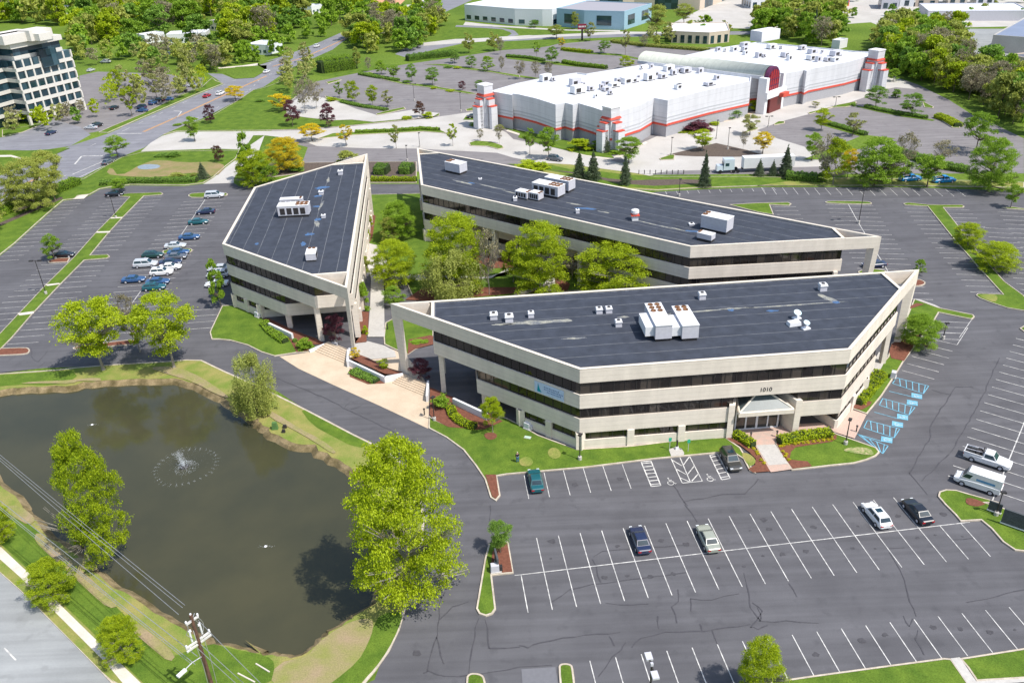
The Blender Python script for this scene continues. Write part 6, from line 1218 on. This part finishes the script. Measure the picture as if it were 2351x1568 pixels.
for s,wh,hi in (("D 963,1375,988,258 full lime",'leaning over the right bank of the pond, the biggest in view',1),("D 206,1292,985,138 full lime",'at the left pond bank behind the wires',1),("41 15,330,-70,330 full lime",'beside the pavement, cut off by the left edge',1),("41 490,830,480,450 full lime",'beside the pavement, middle of the three',1),("41 1110,1370,965,370 full lime",'beside the pavement, nearest the utility pole',1),
("D 592,948,806,112 willow willow",'at the edge of the pond bank beside the driveway',1),("D 238,850,660,185 vase lime",'at the far pond bank, left of the pair',1),("D 400,845,662,170 vase lime",'at the far pond bank, right of the pair',1),("D 322,808,706,74 sparse lime",'between the large pair at the far pond bank',0),("D 301,760,672,52 bare bare",'behind the left tree of the far pond bank',0),
("21 485,885,648,195 round green",'on the cross island of the left lot',0),("21 1060,290,150,190 vase green",'crooked, at the top corner of the left lot',0),("D 84,482,352,110 full olive",'by the left lot hedge, larger of two',1),("D 128,463,338,95 vase olive",'by the left lot hedge, right of the larger one',1),("D 8,488,362,105 oval olive",'at the left edge beside the main road',1),("D -22,530,400,90 oval olive",'cut by the left edge above the lawn',0),
("11 1040,1390,1182,240 round green",'at the road corner beside the drive entrance',0),("11 1720,1250,1010,180 vase green",'casting shade on the pale entrance drive',0),("11 1860,1090,908,118 oval purple",'on the meadow corner by the main road',0),("11 2080,890,738,195 round yellow",'hanging over the main road kerb',0),("11 1935,1432,1265,112 oval brown",'by the dry basin left of the drive',0),("21 1795,168,5,125 spruce spruce",'at the foot of the pale drive near the left lot',0),
("D 575,420,295,50 column green",'behind the narrow office building, thin and tall',0),("D 588,426,335,92 full lime",'broad, at the back corner of the narrow office building',1),("D 618,425,372,60 round green",'low behind the back corner of the narrow office building',0),("12 290,1510,1175,350 full yellow",'large, behind the narrow office building',1),
("12 350,1115,868,165 oval purple",'left one of two at the lawn edge',0),("12 665,1125,900,160 oval purple",'right one of two at the lawn edge',0),("12 460,1000,640,190 bare bare",'tall, behind the left purple tree',0),("12 560,960,690,150 bare bare",'tall, right of its taller twin behind the purple trees',0),("12 250,985,800,230 sparse yellow",'behind the left purple tree',0),("12 520,1245,1068,230 round yellow",'low, between the two pale drives',0),
("12 820,1290,1085,160 sparse yellow",'with bare lower twigs between the two pale drives',0),("12 1260,1310,1090,110 sparse pale",'on the pale drive above the gap of the office roofs',0),("12 1760,1290,1080,110 sparse lime",'on the pale drive left of the dark kerb island',0),("12 2000,1245,1130,80 bare bare",'small, at the left end of the store island',0),("12 2170,1270,1095,80 bare bare",'small, at the right end of the store island',0),
("12 1470,1035,885,115 oval brown",'at the bend of the old lot with lime bushes round it',0),("12 760,865,715,95 sparse green",'in the left end bed of the old lot, smallest of four',0),("12 880,905,688,145 oval lime",'in the left end bed of the old lot, second of four',0),("12 1055,940,733,140 vase lime",'in the left end bed of the old lot, third of four',0),("12 1185,945,785,120 sparse pale",'in the left end bed of the old lot, fourth of four',0),
("12 1130,660,520,130 oval green",'at the start of the second bed of the old lot',0),("12 1240,700,558,140 vase green",'second in the middle bed of the old lot',0),("12 1400,725,552,112 round deep",'third in the middle bed of the old lot',0),("12 1580,755,580,142 round deep",'fourth in the middle bed of the old lot',0),("12 1842,800,708,82 round purple",'small, left of the store tower',0),("12 1995,800,698,105 round deep",'just behind the left store tower',0),
("12 1775,560,425,112 round deep",'in the far bed of the old lot, leftmost',0),("12 1922,600,480,125 round deep",'in the far bed of the old lot, second from the left',0),("12 2065,630,480,130 oval green",'in the far bed of the old lot, third from the left',0),("12 2190,640,490,70 bare bare",'in the far bed of the old lot, fourth from the left',0),
("12 920,605,400,100 column olive",'left of the clipped hedge block near the road bend',0),("12 1020,635,500,70 bare bare",'right of the clipped hedge block near the road bend',0),("N 600,605,310,145 column olive",'left of two beside the highway lawn',0),("N 885,580,305,165 column olive",'right of two beside the highway lawn',0),("N 955,620,420,110 bare bare",'greyish, beside the right columnar tree of the highway lawn',0),
("13 400,570,400,132 round deep",'round and dark in the third bed of the old lot',0),("13 858,475,345,132 round deep",'in the fourth bed of the old lot behind the store',0),("13 1045,490,250,95 sparse pale",'tall and thin in the fourth bed of the old lot',0),("13 120,700,510,110 bare bare",'first of three behind the white store roof edge',0),("13 255,700,530,100 bare bare",'second of three behind the white store roof edge',0),("13 370,690,540,90 bare bare",'third of three behind the white store roof edge',0),("13 265,510,360,80 sparse green",'left of the dark round tree in the third bed',0),
("13 440,345,205,190 vase olive",'by the highway in front of the low white building',0),("13 482,430,320,80 sparse yellow",'small, with orange tinge near the highway',0),("13 735,365,185,120 sparse pale",'right beside the red pylon sign',0),("13 1320,325,15,240 vase olive",'large, left of two before the mall wing',0),("13 1560,215,15,210 vase olive",'large, right of two before the mall wing',0),("13 1700,260,130,110 sparse lime",'small, right of the two large ones before the mall',0),("13 240,245,168,110 round deep",'round, against the low white building',0),("13 600,262,95,90 round olive",'at the blue-grey hall corner',0),("13 1210,420,300,90 bare bare",'near the far corner of the old lot',0),
("13 1050,610,478,150 round lime",'low, at the store roof end under the vault',0),("13 205,1365,1118,135 sparse green",'thin, at the pale drive before the store front',0),("13 370,1400,1108,240 vase green",'tall, at the pale drive before the store front',0),("13 870,1340,1142,120 spruce spruce",'against the store corner tower',0),("13 1075,1440,1180,310 vase green",'large and open, in front of the store corner tower',1),
("D 1330,408,341,36 spruce spruce",'first of the row behind the rear roof',0),("D 1362,414,340,44 spruce spruce",'second of the row behind the rear roof',0),("D 1435,425,348,34 spruce spruce",'third of the row behind the rear roof',0),("23 1740,238,-110,125 spruce spruce",'beside the black lamp on the verge',0),("S2 970,1570,1368,130 spruce spruce",'small, before the lorry trailer',0),("S2 1110,1570,1385,110 spruce spruce",'slim, before the tail of the lorry',0),("S2 1240,1568,1205,180 spruce spruce",'tallest, at the tail of the lorry',0),
("S2 370,1300,1045,290 vase lime",'in the left end of the dark mulch triangle',0),("S2 870,1140,895,240 vase pale",'on the slim bed before the store entrance',0),("S2 800,1300,1090,90 bare bare",'on the dark mulch triangle',0),("S2 1005,1335,1088,255 vase yellow",'bright, on the dark mulch triangle',0),("S2 1520,1408,1095,255 vase green",'on the small green patch right of the lorry',0),("S2 1620,1095,838,235 vase lime",'at the near bed of the right old lot',0),("S2 1950,1150,885,225 sparse pale",'open, in the near bed of the right old lot',0),("S2 1560,850,775,110 sparse pale",'small, at the pale drive near the right lot corner',0),
("S2 2190,850,605,240 round deep",'left of two in the right old lot upper bed',0),("F 1080,1300,1025,300 round deep",'right of two in the right old lot upper bed',0),("F 780,880,755,110 round green",'at the right store tower, left of two',0),("F 870,920,760,160 round green",'at the right store tower, right of two',0),
("D 1912,424,308,70 oval lime",'first in the verge row behind the rear lot',0),("D 1895,420,318,55 sparse olive" if 0 else "D 1890,420,300,60 bare bare",'in the verge row beside the first lime one',0),("D 1945,408,338,44 round yellow",'bright, in the verge row',0),("D 2005,427,304,112 full green",'in the verge row, broadest',0),("D 2045,424,330,80 round green",'in the verge row, right of the broadest',0),("D 2072,395,300,60 bare bare",'above the verge row',0),("D 2128,430,342,88 vase green",'in the verge row over the bright blue truck',0),("D 2160,380,318,60 bare bare",'in the right old lot above the verge row',0),("D 2268,440,306,110 full green",'at the right end of the verge row',1),("D 2240,350,250,85 round green",'at the edge of the right old lot before the tree belt',0),
("24 2230,425,205,175 vase green",'on the small island at the upper right lot corner',0),("24 1850,765,535,275 full lime",'on the right lot strip, upper of two',1),("24 2090,965,690,420 full lime",'on the right lot strip, lower and wider of two',1),("24 1420,1020,868,118 oval green",'small, on the round mulch island past the front roof tip',0),("24 1410,1640,1335,380 full green",'on the mulch at the right end of the front office building',1),
("42 2180,425,132,290 vase deep",'on the mulch island between driveway and front lot',1),("D 1738,1600,1462,112 full lime",'at the bottom edge of the front lot',1),("32 2112,925,592,215 round lime",'slender, on the lawn below the banner',1),("32 905,295,165,115 sparse yellow",'small, in the left end of the white-walled planter',0),("32 1160,385,262,125 vase lime",'small, in the right part of the white-walled planter',0),("P 1450,890,545,290 round purple",'in the shade under the narrow building tip',0),("32 1480,470,255,205 round purple",'in the shade at the left tip of the front building',0),
("22 1290,700,330,340 full green",'in front of the dark shadow beside the rear building',1),("22 1210,740,480,180 oval olive",'small, left of the shaded courtyard tree',0),("22 1800,1150,415,600 full lime",'tallest in the courtyard',1),("22 1760,1240,745,520 willow willow",'in the middle of the courtyard',1),("22 1250,1110,670,430 full lime",'left in the courtyard beside the walk',1),("22 1240,1290,1100,230 round green",'low, at the left tip of the front roof',0),("22 2080,1190,600,260 bare bare",'in the courtyard beside the willow',0),
("23 60,1080,700,260 round lime",'in the courtyard right of the willow, smaller',0),("23 300,1190,495,560 full lime",'in the courtyard, second large from the left',1),("23 980,1200,655,760 full lime",'in the courtyard, widest at the right',1),("23 580,1060,800,170 bare bare",'between the two large courtyard trees at the right',0),("D 508,705,588,46 column green",'against the shaded end of the narrow office building',0)):
    T_(s,wh,hi=bool(hi),off=2.4 if s.startswith('D 206,1292') else (-1.2 if s.startswith('D 963') else None),bark=M_PALEBARK if 'lime' in s or 'bare' in s else None)
G_='shrubs in the planting beds'
for s,wh in (("32 460,180,70,160 bush green",'at the left end of the plaza wall'),("P 960,890,830,70 bush deep",'small, left of the round one by the plaza wall'),("32 1660,700,560,165 bush green",'beside the lamp on the plaza mulch'),("32 1130,405,345,110 bush brown",'in the white-walled planter'),("32 900,300,255,80 bush brown",'at the left end of the white-walled planter'),("22 985,1320,1060,110 bush green",'against the courtyard side of the narrow building'),("22 990,1010,830,100 bush olive",'farther up the courtyard side of the narrow building'),("32 990,60,-30,60 bush lime",'small, on the mulch beside the courtyard walk'),
("22 1030,600,480,60 bush lime",'on the thin mulch strip by the walk, upper'),("22 1015,700,600,50 bush lime",'on the thin mulch strip by the walk, lower'),("32 1440,130,85,110 bush green",'on the mulch ring under the front building, left'),("32 1510,130,90,80 bush green",'on the mulch ring under the front building, right'),("13 230,1500,1355,290 bush lime",'broad, behind the left part of the rear roof'),("12 830,1440,1290,190 bush olive",'between the rear roofs and the pale drive'),("12 380,1510,1420,150 bush deep",'low, behind the back corner of the narrow roof'),
("13 650,1320,1175,210 bush lime",'large, before the store front'),("13 790,1320,1215,110 bush green",'between the large bush and the spruce at the store'),("13 980,1350,1280,170 bush green",'low, under the large open tree at the store'),("12 1985,1110,1040,170 bush green",'at the foot of the left store tower'),("12 2170,1150,1080,90 bush olive",'right of the one at the left store tower foot'),("S2 280,1075,880,400 bush purple",'at the sunny store wall'),("S2 200,1100,1050,240 bush lime",'low, under the broad purple shrub'),("S2 500,1030,970,130 bush lime",'low, right of the broad purple shrub'),("S2 680,960,820,210 bush deep",'at the store wall left of the entrance'),("S2 890,880,730,140 bush lime",'next to the store entrance, bright'),("S2 1330,790,730,130 bush green",'right of the store entrance in the walled bed'),
("S2 1885,660,570,70 bush deep",'tall and narrow against the grey store base'),("12 1350,1050,1000,110 bush lime",'left of the brown tree at the old lot bend'),("12 1540,1040,965,110 bush lime",'right of the brown tree at the old lot bend'),("12 690,890,835,100 bush lime",'at the left end bed of the old lot'),("12 60,900,855,90 bush deep",'small, on the meadow near the road'),("21 1560,160,80,145 bush olive",'round, on the dry basin edge'),("21 1710,150,100,70 bush olive",'small, on the dry basin edge'),("11 1430,1380,1320,140 bush deep",'left of two by the pale drive and dry basin'),("11 1530,1385,1310,130 bush deep",'right of two by the pale drive and dry basin'),("D 408,288,280,22 bush green",'small, by the road corner at the pale entrance drive'),
("13 330,560,535,60 bush deep",'under the dark round tree, left'),("13 440,560,530,60 bush deep",'under the dark round tree, right'),("12 1350,735,690,80 bush deep",'under the third tree of the middle bed'),("12 1720,600,560,90 bush deep",'in the far bed of the old lot, dark'),("12 1800,605,570,80 bush lime",'in the far bed of the old lot, bright'),("12 1590,785,755,60 bush lime",'under the fourth tree of the middle bed'),("12 1740,805,770,100 bush lime",'in the middle bed of the old lot near the purple tree'),("F 420,1200,1150,80 bush deep",'at the corner bed of the right old lot'),("S2 1060,1385,1345,110 bush lime",'under the yellow tree of the mulch triangle'),("F 900,1110,980,110 bush deep",'behind the bright trees of the right old lot'),
("24 2070,0,-30,80 bush deep",'left of two in the bed below the right old lot'),("24 560,190,90,120 bush green",'low, at the left of the verge row'),("24 820,0,-30,110 bush deep",'in the near bed of the right old lot, left'),("24 980,10,-25,110 bush deep",'in the near bed of the right old lot, right')): T_(s,wh,G_)
for i,(x,y) in enumerate(((1020,850),(1055,835),(1120,820),(1205,818),(1255,810),(1325,805),(1385,800),(1460,790),(1525,778),(1595,770),(1660,765),(1705,755),(660,880),(700,920),(715,950),(760,1035),(800,1075),(1050,920),(1095,955),(1085,985),(1130,1030))):
    T_(f"E {x},{y},{y-38},58 bush flower",'in the row along the oval lawn hedge' if i<12 else 'beside the entrance walk','yellow flower clumps at the entrance')
def hedge(s,wd,h,col_,label,cl=True):
    p=W(s); L=[(b-a).length for a,b in zip(p,p[1:])]; tot=sum(L); n=int(max(500,tot*wd*h*0+tot*(wd+2*h)*70)); n=min(n,16000); C=[]
    u=rng.uniform(0,tot,n); side=rng.uniform(0,1,n); cs=np.cumsum([0]+L)
    for x,q in zip(u,side):
        i=min(np.searchsorted(cs,x,side='right')-1,len(L)-1); a,b=p[i],p[i+1]; d=(b-a).normalized(); t=x-cs[i]; nn=Vector((-d.y,d.x,0)); bulge=1+.12*math.sin(x*2.1)+.08*math.sin(x*5.3)
        v=rng.normal(0,.05)
        if q<wd/(wd+2*h): off=rng.uniform(-.5,.5)*wd; z=h*(bulge*(.97-.3*(abs(off)/wd*2)**3)+v)
        else: off=(.5+v*.6)*wd*(1 if rng.random()<.5 else -1); z=h*rng.uniform(0,.9)
        c=a+d*t+nn*off; C.append((c.x-p[0].x,c.y-p[0].y,z))
    me=leafmesh('hedge',np.array(C),np.full(n,.115),'h'); me.materials.clear(); me.materials.append(LM[col_])
    # dense inner body so the hedge is not see-through
    o=bpy.data.objects.new('foliage',me); COL.objects.link(o); r=empty('hedge',(p[0].x,p[0].y,.1),0,label,'hedge'); o.parent=r
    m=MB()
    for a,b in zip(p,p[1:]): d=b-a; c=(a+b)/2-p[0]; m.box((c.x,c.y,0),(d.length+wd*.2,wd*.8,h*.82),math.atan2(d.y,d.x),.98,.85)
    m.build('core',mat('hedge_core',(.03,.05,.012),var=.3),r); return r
for s,w_,h,c_,l in (("21 890,225 1130,205 1400,200 1740,195",2.2,1.3,'deep','long clipped hedge between the left lot and the dry basin'),("21 -60,530 150,430 320,370",3,2.2,'green','hedge along the main road at the left edge'),("21 400,330 560,270 690,215",3,2.2,'green','hedge along the main road above the left lot corner'),
 ("22 1040,190 1440,190",1.5,1.2,'lime','low bright hedge strip between the narrow and rear buildings'),("22 1090,115 1180,118",5,2.4,'deep','big rounded hedge, left of two between the building tops'),("22 1310,110 1400,112",5,2.4,'deep','big rounded hedge, right of two between the building tops'),
 ("32 1740,720 1760,780 1810,830 1880,870 1960,890",1.3,.8,'lime','curved low hedge around the sign wall of the front building'),("32 880,385 960,420 1040,450 1090,475",2.0,.5,'deep','low green ground hedge under the white-walled planter'),("P 600,680 680,780 850,900",1.6,.8,'green','curved hedge on the lawn before the left sign wall'),
 ("E 400,700 520,760 650,850",1.3,1.0,'lime','clipped hedge left of the entrance walk'),("E 1000,800 1300,735 1690,690",1.5,1.1,'lime','long clipped hedge right of the entrance walk'),("Q 400,1450 500,1330 640,1170",2.4,1.1,'lime','bright wide hedge at the base of the right wing wall'),
 ("12 600,640 740,620 870,600",9,5.5,'green','huge clipped evergreen hedge block near the road bend'),("12 1360,540 1500,520 1750,495",4,2.6,'deep','long hedge along the far edge of the old lot'),("S2 1540,720 1640,715 1770,685",4.5,2.6,'lime','bright rounded hedge at the sunny grey base of the store'),("S2 1970,625 2100,600 2230,555",2,.8,'green','low hedge by the right store tower'),
 ("24 250,170 520,190",3,2.0,'deep','dark hedge under the verge trees behind the rear lot'),("N 1650,570 1990,605",2.5,1.2,'lime','yellow-green low hedge in the far bed of the old lot'),("13 500,560 640,585 880,610",2.5,1.4,'green','ragged hedge in the third bed of the old lot'),("F 1370,1330 1480,1370 1600,1440",3,1.3,'lime','low planting at the tip of the right old lot bed'),("24 1180,-60 1350,-20 1560,60 1850,110",3,1.6,'deep','ragged dark hedge below the right old lot'),
 ("12 940,660 1100,690 1280,720",2.2,1.0,'deep','dark low hedge at the start of the middle bed'),("12 780,905 960,945 1180,980",2.0,.8,'deep','dark low hedge in the left end bed of the old lot'),("F 560,1215 700,1250 1000,1305 1250,1345",2,.9,'deep','dark low hedge in the upper bed of the right old lot'),("F 30,1380 300,1455 560,1535",2,1.0,'deep','dark low hedge in the near bed of the right old lot'),
 ("13 0,505 200,520 330,545",2,1.1,'deep','dark low hedge left of the dark round tree, third bed'),("13 930,375 1200,410 1600,440 1780,455",3,1.3,'olive','olive hedge strip behind the vault of the store'),("12 900,1175 1200,1165 1480,1145 1640,1155",1.6,.9,'green','thin hedge row on the pale drive median')): hedge(s,w_,h,c_,l)
# ---------------------------------------------------------------- woods and belts
def scatter(poly,n,sz,kinds,where,group,seed,avoid=(),mind=6.5,cat='tree'):
    P_=dpx(poly); xs=[p[0] for p in P_]; ys=[p[1] for p in P_]; R2=random.Random(seed); Wd=[g(*p) for p in P_]; wx=[p.x for p in Wd]; wy=[p.y for p in Wd]; pts_=[]; tries=0
    def inside(x,y):
        c=False; j=len(Wd)-1
        for i in range(len(Wd)):
            a,b=Wd[i],Wd[j]
            if (a.y>y)!=(b.y>y) and x<(b.x-a.x)*(y-a.y)/(b.y-a.y)+a.x: c=not c
            j=i
        return c
    while len(pts_)<n and tries<n*150:
        tries+=1; x=R2.uniform(min(wx),max(wx)); y=R2.uniform(min(wy),max(wy))
        if not inside(x,y) or any((x-a)**2+(y-b)**2<mind**2 for a,b in pts_): continue
        X,Y=pr((x,y,0))
        if any(a<X<c and b<Y<d for a,b,c,d in avoid): continue
        pts_.append((x,y))
    for x,y in pts_:
        k,c_=R2.choice(kinds); h=R2.uniform(*sz); wd=h*R2.uniform(.62,.95) if k!='spruce' else h*.4
        X,Y=pr((x,y,h*.6)); vis=-60<X<2410 and -60<Y<1600
        ALLT.append((h/math.hypot(x,y,HC)*(1 if vis else .01),x,y,h,wd,k,c_,where,group))
ALLT=[]
WK=[('wood','green')]*6+[('wood','lime')]*4+[('wood','deep')]*2+[('wood','olive')]*3+[('bare','bare')]*1
HOUSES=[(375,82,500,112),(104,20,170,48),(462,60,520,88),(625,20,730,48),(540,30,600,60),(310,90,345,108),(560,110,620,140),(345,100,400,135)]
scatter("D -60,-30 880,-30 800,62 700,62 640,118 560,125 470,118 380,128 170,118 150,60 -60,70",420,(13,19),WK,'in the wood at the upper left behind the mid-rise block','trees of the upper left wood',1,HOUSES,5.6)
scatter("D -60,-70 1000,-70 1000,-12 -60,-12",150,(13,19),WK,'on the horizon side of the upper left wood','trees of the upper left wood',9,(),9)
scatter("D 165,130 480,130 530,155 500,178 440,165 300,150 180,160",26,(8,13),[('wood','olive'),('wood','green'),('vase','olive'),('wood','deep'),('bare','bare'),('sparse','pale')],'between the mid-rise car park and the wood','trees behind the mid-rise car park',2,(),7)
scatter("D 500,118 640,95 690,62 800,66 780,72 620,138 520,150",14,(7,11),[('wood','deep'),('wood','green')],'on the left side of the main road near the bend','trees left of the road bend',12,HOUSES,7)
scatter("D 250,210 300,180 480,185 500,195 330,265 240,290",22,(7,12),[('sparse','pale'),('sparse','lime'),('bare','bare'),('round','lime'),('column','olive')],'on the strip between the main road and the mid-rise car park','trees between the car park and the main road',3,(),7)
scatter("D 20,300 60,280 190,262 230,272 120,300 30,318",24,(5,9),[('sparse','pale'),('sparse','lime'),('wood','deep'),('bare','bare')],'at the foot of the mid-rise block','trees at the foot of the mid-rise block',4,(),6)
scatter("12 850,460 880,250 1050,200 1250,210 1480,180 1700,150 1780,190 1560,330 1400,470 1100,480",62,(10,15),[('wood','green'),('wood','olive'),('wood','deep'),('bare','bare'),('wood','lime')],'in the clump right of the road bend','trees of the clump right of the road bend',5,(),5)
scatter("12 200,830 280,600 420,540 560,560 560,720 420,830",12,(7,11),[('bare','bare'),('sparse','olive') if 0 else ('sparse','pale'),('vase','olive')],'on the meadow edge between road and old lot','trees on the meadow edge by the road',6,(),6)
scatter("F 760,700 720,480 900,400 1180,420 1540,430 1640,700 1800,830 2100,980 2500,1120 2500,1560 2250,1480 1900,1240 1620,1080 1300,960 1080,900 930,860 800,760",185,(9,14),[('wood','olive')]*4+[('wood','green')]*2+[('wood','lime')]*2+[('wood','deep')]*2+[('bare','bare')]*2,'in the belt on the right beyond the store','trees of the right-hand belt',7,((2215,118,2260,190),(2270,95,2351,140)),5)
scatter("14 -80,330 60,180 300,20 700,60 760,300 640,430 380,380 150,330",70,(9,14),[('wood','olive')]*3+[('wood','green')]*3+[('bare','bare'),('wood','deep'),('spruce','spruce')],'in the clump behind the white store roof','trees of the clump behind the store',8,((1905,105,1935,130),),6)
scatter("F 300,200 2500,130 2500,215 1200,240 900,300",26,(4,7),[('wood','deep'),('wood','green'),('wood','olive')],'in the far retail car parks, upper right','trees of the far retail car parks',10,(),14)
scatter("13 -300,-20 2351,-60 14 2351,-60 2351,60 -200,40 13 2000,40 1700,60 0,20",40,(6,10),[('wood','deep'),('wood','green'),('wood','olive')],'among the shops along the top edge','trees among the shops at the top',11,((1530,0,1790,60),),15)
scatter("13 1250,360 1400,300 2000,250 2050,330 1700,420 1300,430",12,(5,8),[('wood','green'),('sparse','pale'),('wood','olive')],'around the pavilion behind the old lot','trees round the pavilion',13,((1540,85,1680,108),),7)
scatter("11 2000,420 2250,400 2351,480 2351,560 2000,560",7,(7,10),[('wood','deep'),('wood','green')],'on the green between the side path and the main road','trees beside the side path',14,(),7)

# biggest in view become trees of their own, the far mass one woodland object
nown=sum(1 for o in bpy.data.objects if o.parent is None and o.get('category')=='tree')
ALLT.sort(reverse=True); own=ALLT[:max(0,296-nown)]; rest=ALLT[max(0,296-nown):]
tone={'lime':'yellow-green','green':'mid-green','deep':'deep green','olive':'olive','bare':'bare greyish','pale':'pale budding','yellow':'yellowish','purple':'purple','spruce':'dark spruce'}
byg={}
for t_ in own: byg.setdefault((t_[8],t_[6]),[]).append(t_)
for lst in byg.values():
    xs=sorted(pr((t[1],t[2],0))[0] for t in lst); hs=sorted(t[3] for t in lst); n_=len(lst)
    for _,x,y,h,wd,k,c_,where,group in lst:
        i_=xs.index(pr((x,y,0))[0]); sz_='tall ' if h>hs[int(n_*.66)] and n_>2 else ('low ' if h<hs[int(n_*.33)] and n_>2 else '')
        ORD=['first','second','third','fourth','fifth','sixth','seventh','eighth','ninth','tenth','eleventh','twelfth','thirteenth','fourteenth','fifteenth','sixteenth']
        lb=f'{sz_}{tone[c_]} tree {where}' if n_==1 else (f'{sz_}{tone[c_]} tree, {ORD[i_]} from the left, {where}' if i_<16 else f'{sz_}{tone[c_]} tree well to the right {where}')
        while len(lb.split())>16: lb=lb.replace(' the ',' ',1)
        plant((x,y,0),wd,h,k,c_,lb,group=group)
cols=sorted({t[6] for t in rest}); VV=[];MI=[]
cache={}
for _,x,y,h,wd,k,c_,_w,_g in rest:
    key=(k,int(x*7+y*3)%3)
    if key not in cache:
        me=proto(key[0],key[1] if key[0] not in('column','willow') else key[1]%2,False)[0]; v=np.empty(len(me.vertices)*3,np.float32); me.vertices.foreach_get('co',v); v=v.reshape(-1,4,3); v=v[rng.permutation(len(v))[:900 if k!='bare' else 500]]; c=v.mean(1,keepdims=True); cache[key]=c+(v-c)*2.1
    v=cache[key].copy(); a=rng.uniform(0,6.28); R2_=np.array([[math.cos(a),math.sin(a),0],[-math.sin(a),math.cos(a),0],[0,0,1]]); v=v@R2_*np.array([wd,wd,h])+np.array([x,y,0]); VV.append(v.reshape(-1,3)); MI.append(np.full(len(v),cols.index(c_)))
V=np.concatenate(VV).astype(np.float32); MI=np.concatenate(MI).astype(np.int32); n=len(MI)
me=bpy.data.meshes.new('woodland'); me.vertices.add(4*n); me.vertices.foreach_set('co',V.ravel()); me.loops.add(4*n); me.loops.foreach_set('vertex_index',np.arange(4*n,dtype=np.int32)); me.polygons.add(n)
me.polygons.foreach_set('loop_start',np.arange(0,4*n,4,dtype=np.int32)); me.polygons.foreach_set('loop_total',np.full(n,4,dtype=np.int32)); 
for c_ in cols: me.materials.append(LM[c_])
me.polygons.foreach_set('material_index',MI); me.update(calc_edges=True)
o=bpy.data.objects.new('woodland',me); COL.objects.link(o); struct(o,'stuff'); tag(o,'mixed green woodland filling the far upper edge and the right-hand belt','woodland')
print('own',len(own),'rest',len(rest))
# ================================================================ OIL STAINS, TYRE WEAR, HAZE
om=MB(); R3=random.Random(4)
def spot(x,y,r):
    q=[]
    for k in range(11): a=2*math.pi*k/11; rr=r*R3.uniform(.6,1.2); q.append((x+rr*math.cos(a),y+rr*.8*math.sin(a)))
    om.sheet(q,.0315)
for i in range(19):
    for v0_ in (2.2,-2.2):
        if R3.random()<.75: q=O+ax*((i+.5+R3.uniform(-.1,.1))*2.74)+ay*(v0_+R3.uniform(-.8,.8)); spot(q.x,q.y,R3.uniform(.15,.5))
for j in range(-2,14):
    if R3.random()<.7: q=O+ax*((j+8.48)*2.74)-ay*(15.5+R3.uniform(-.8,1)); spot(q.x,q.y,R3.uniform(.15,.45))
for s in ("43 395,320","33 1000,1330","33 600,1380","44 60,130","42 1440,1300"): q=W(s)[0]; spot(q.x,q.y,.55)
struct(om.build('oil_stain',mat('oil_stain',(.085,.082,.09),c2=(.06,.058,.064),sc=3)))
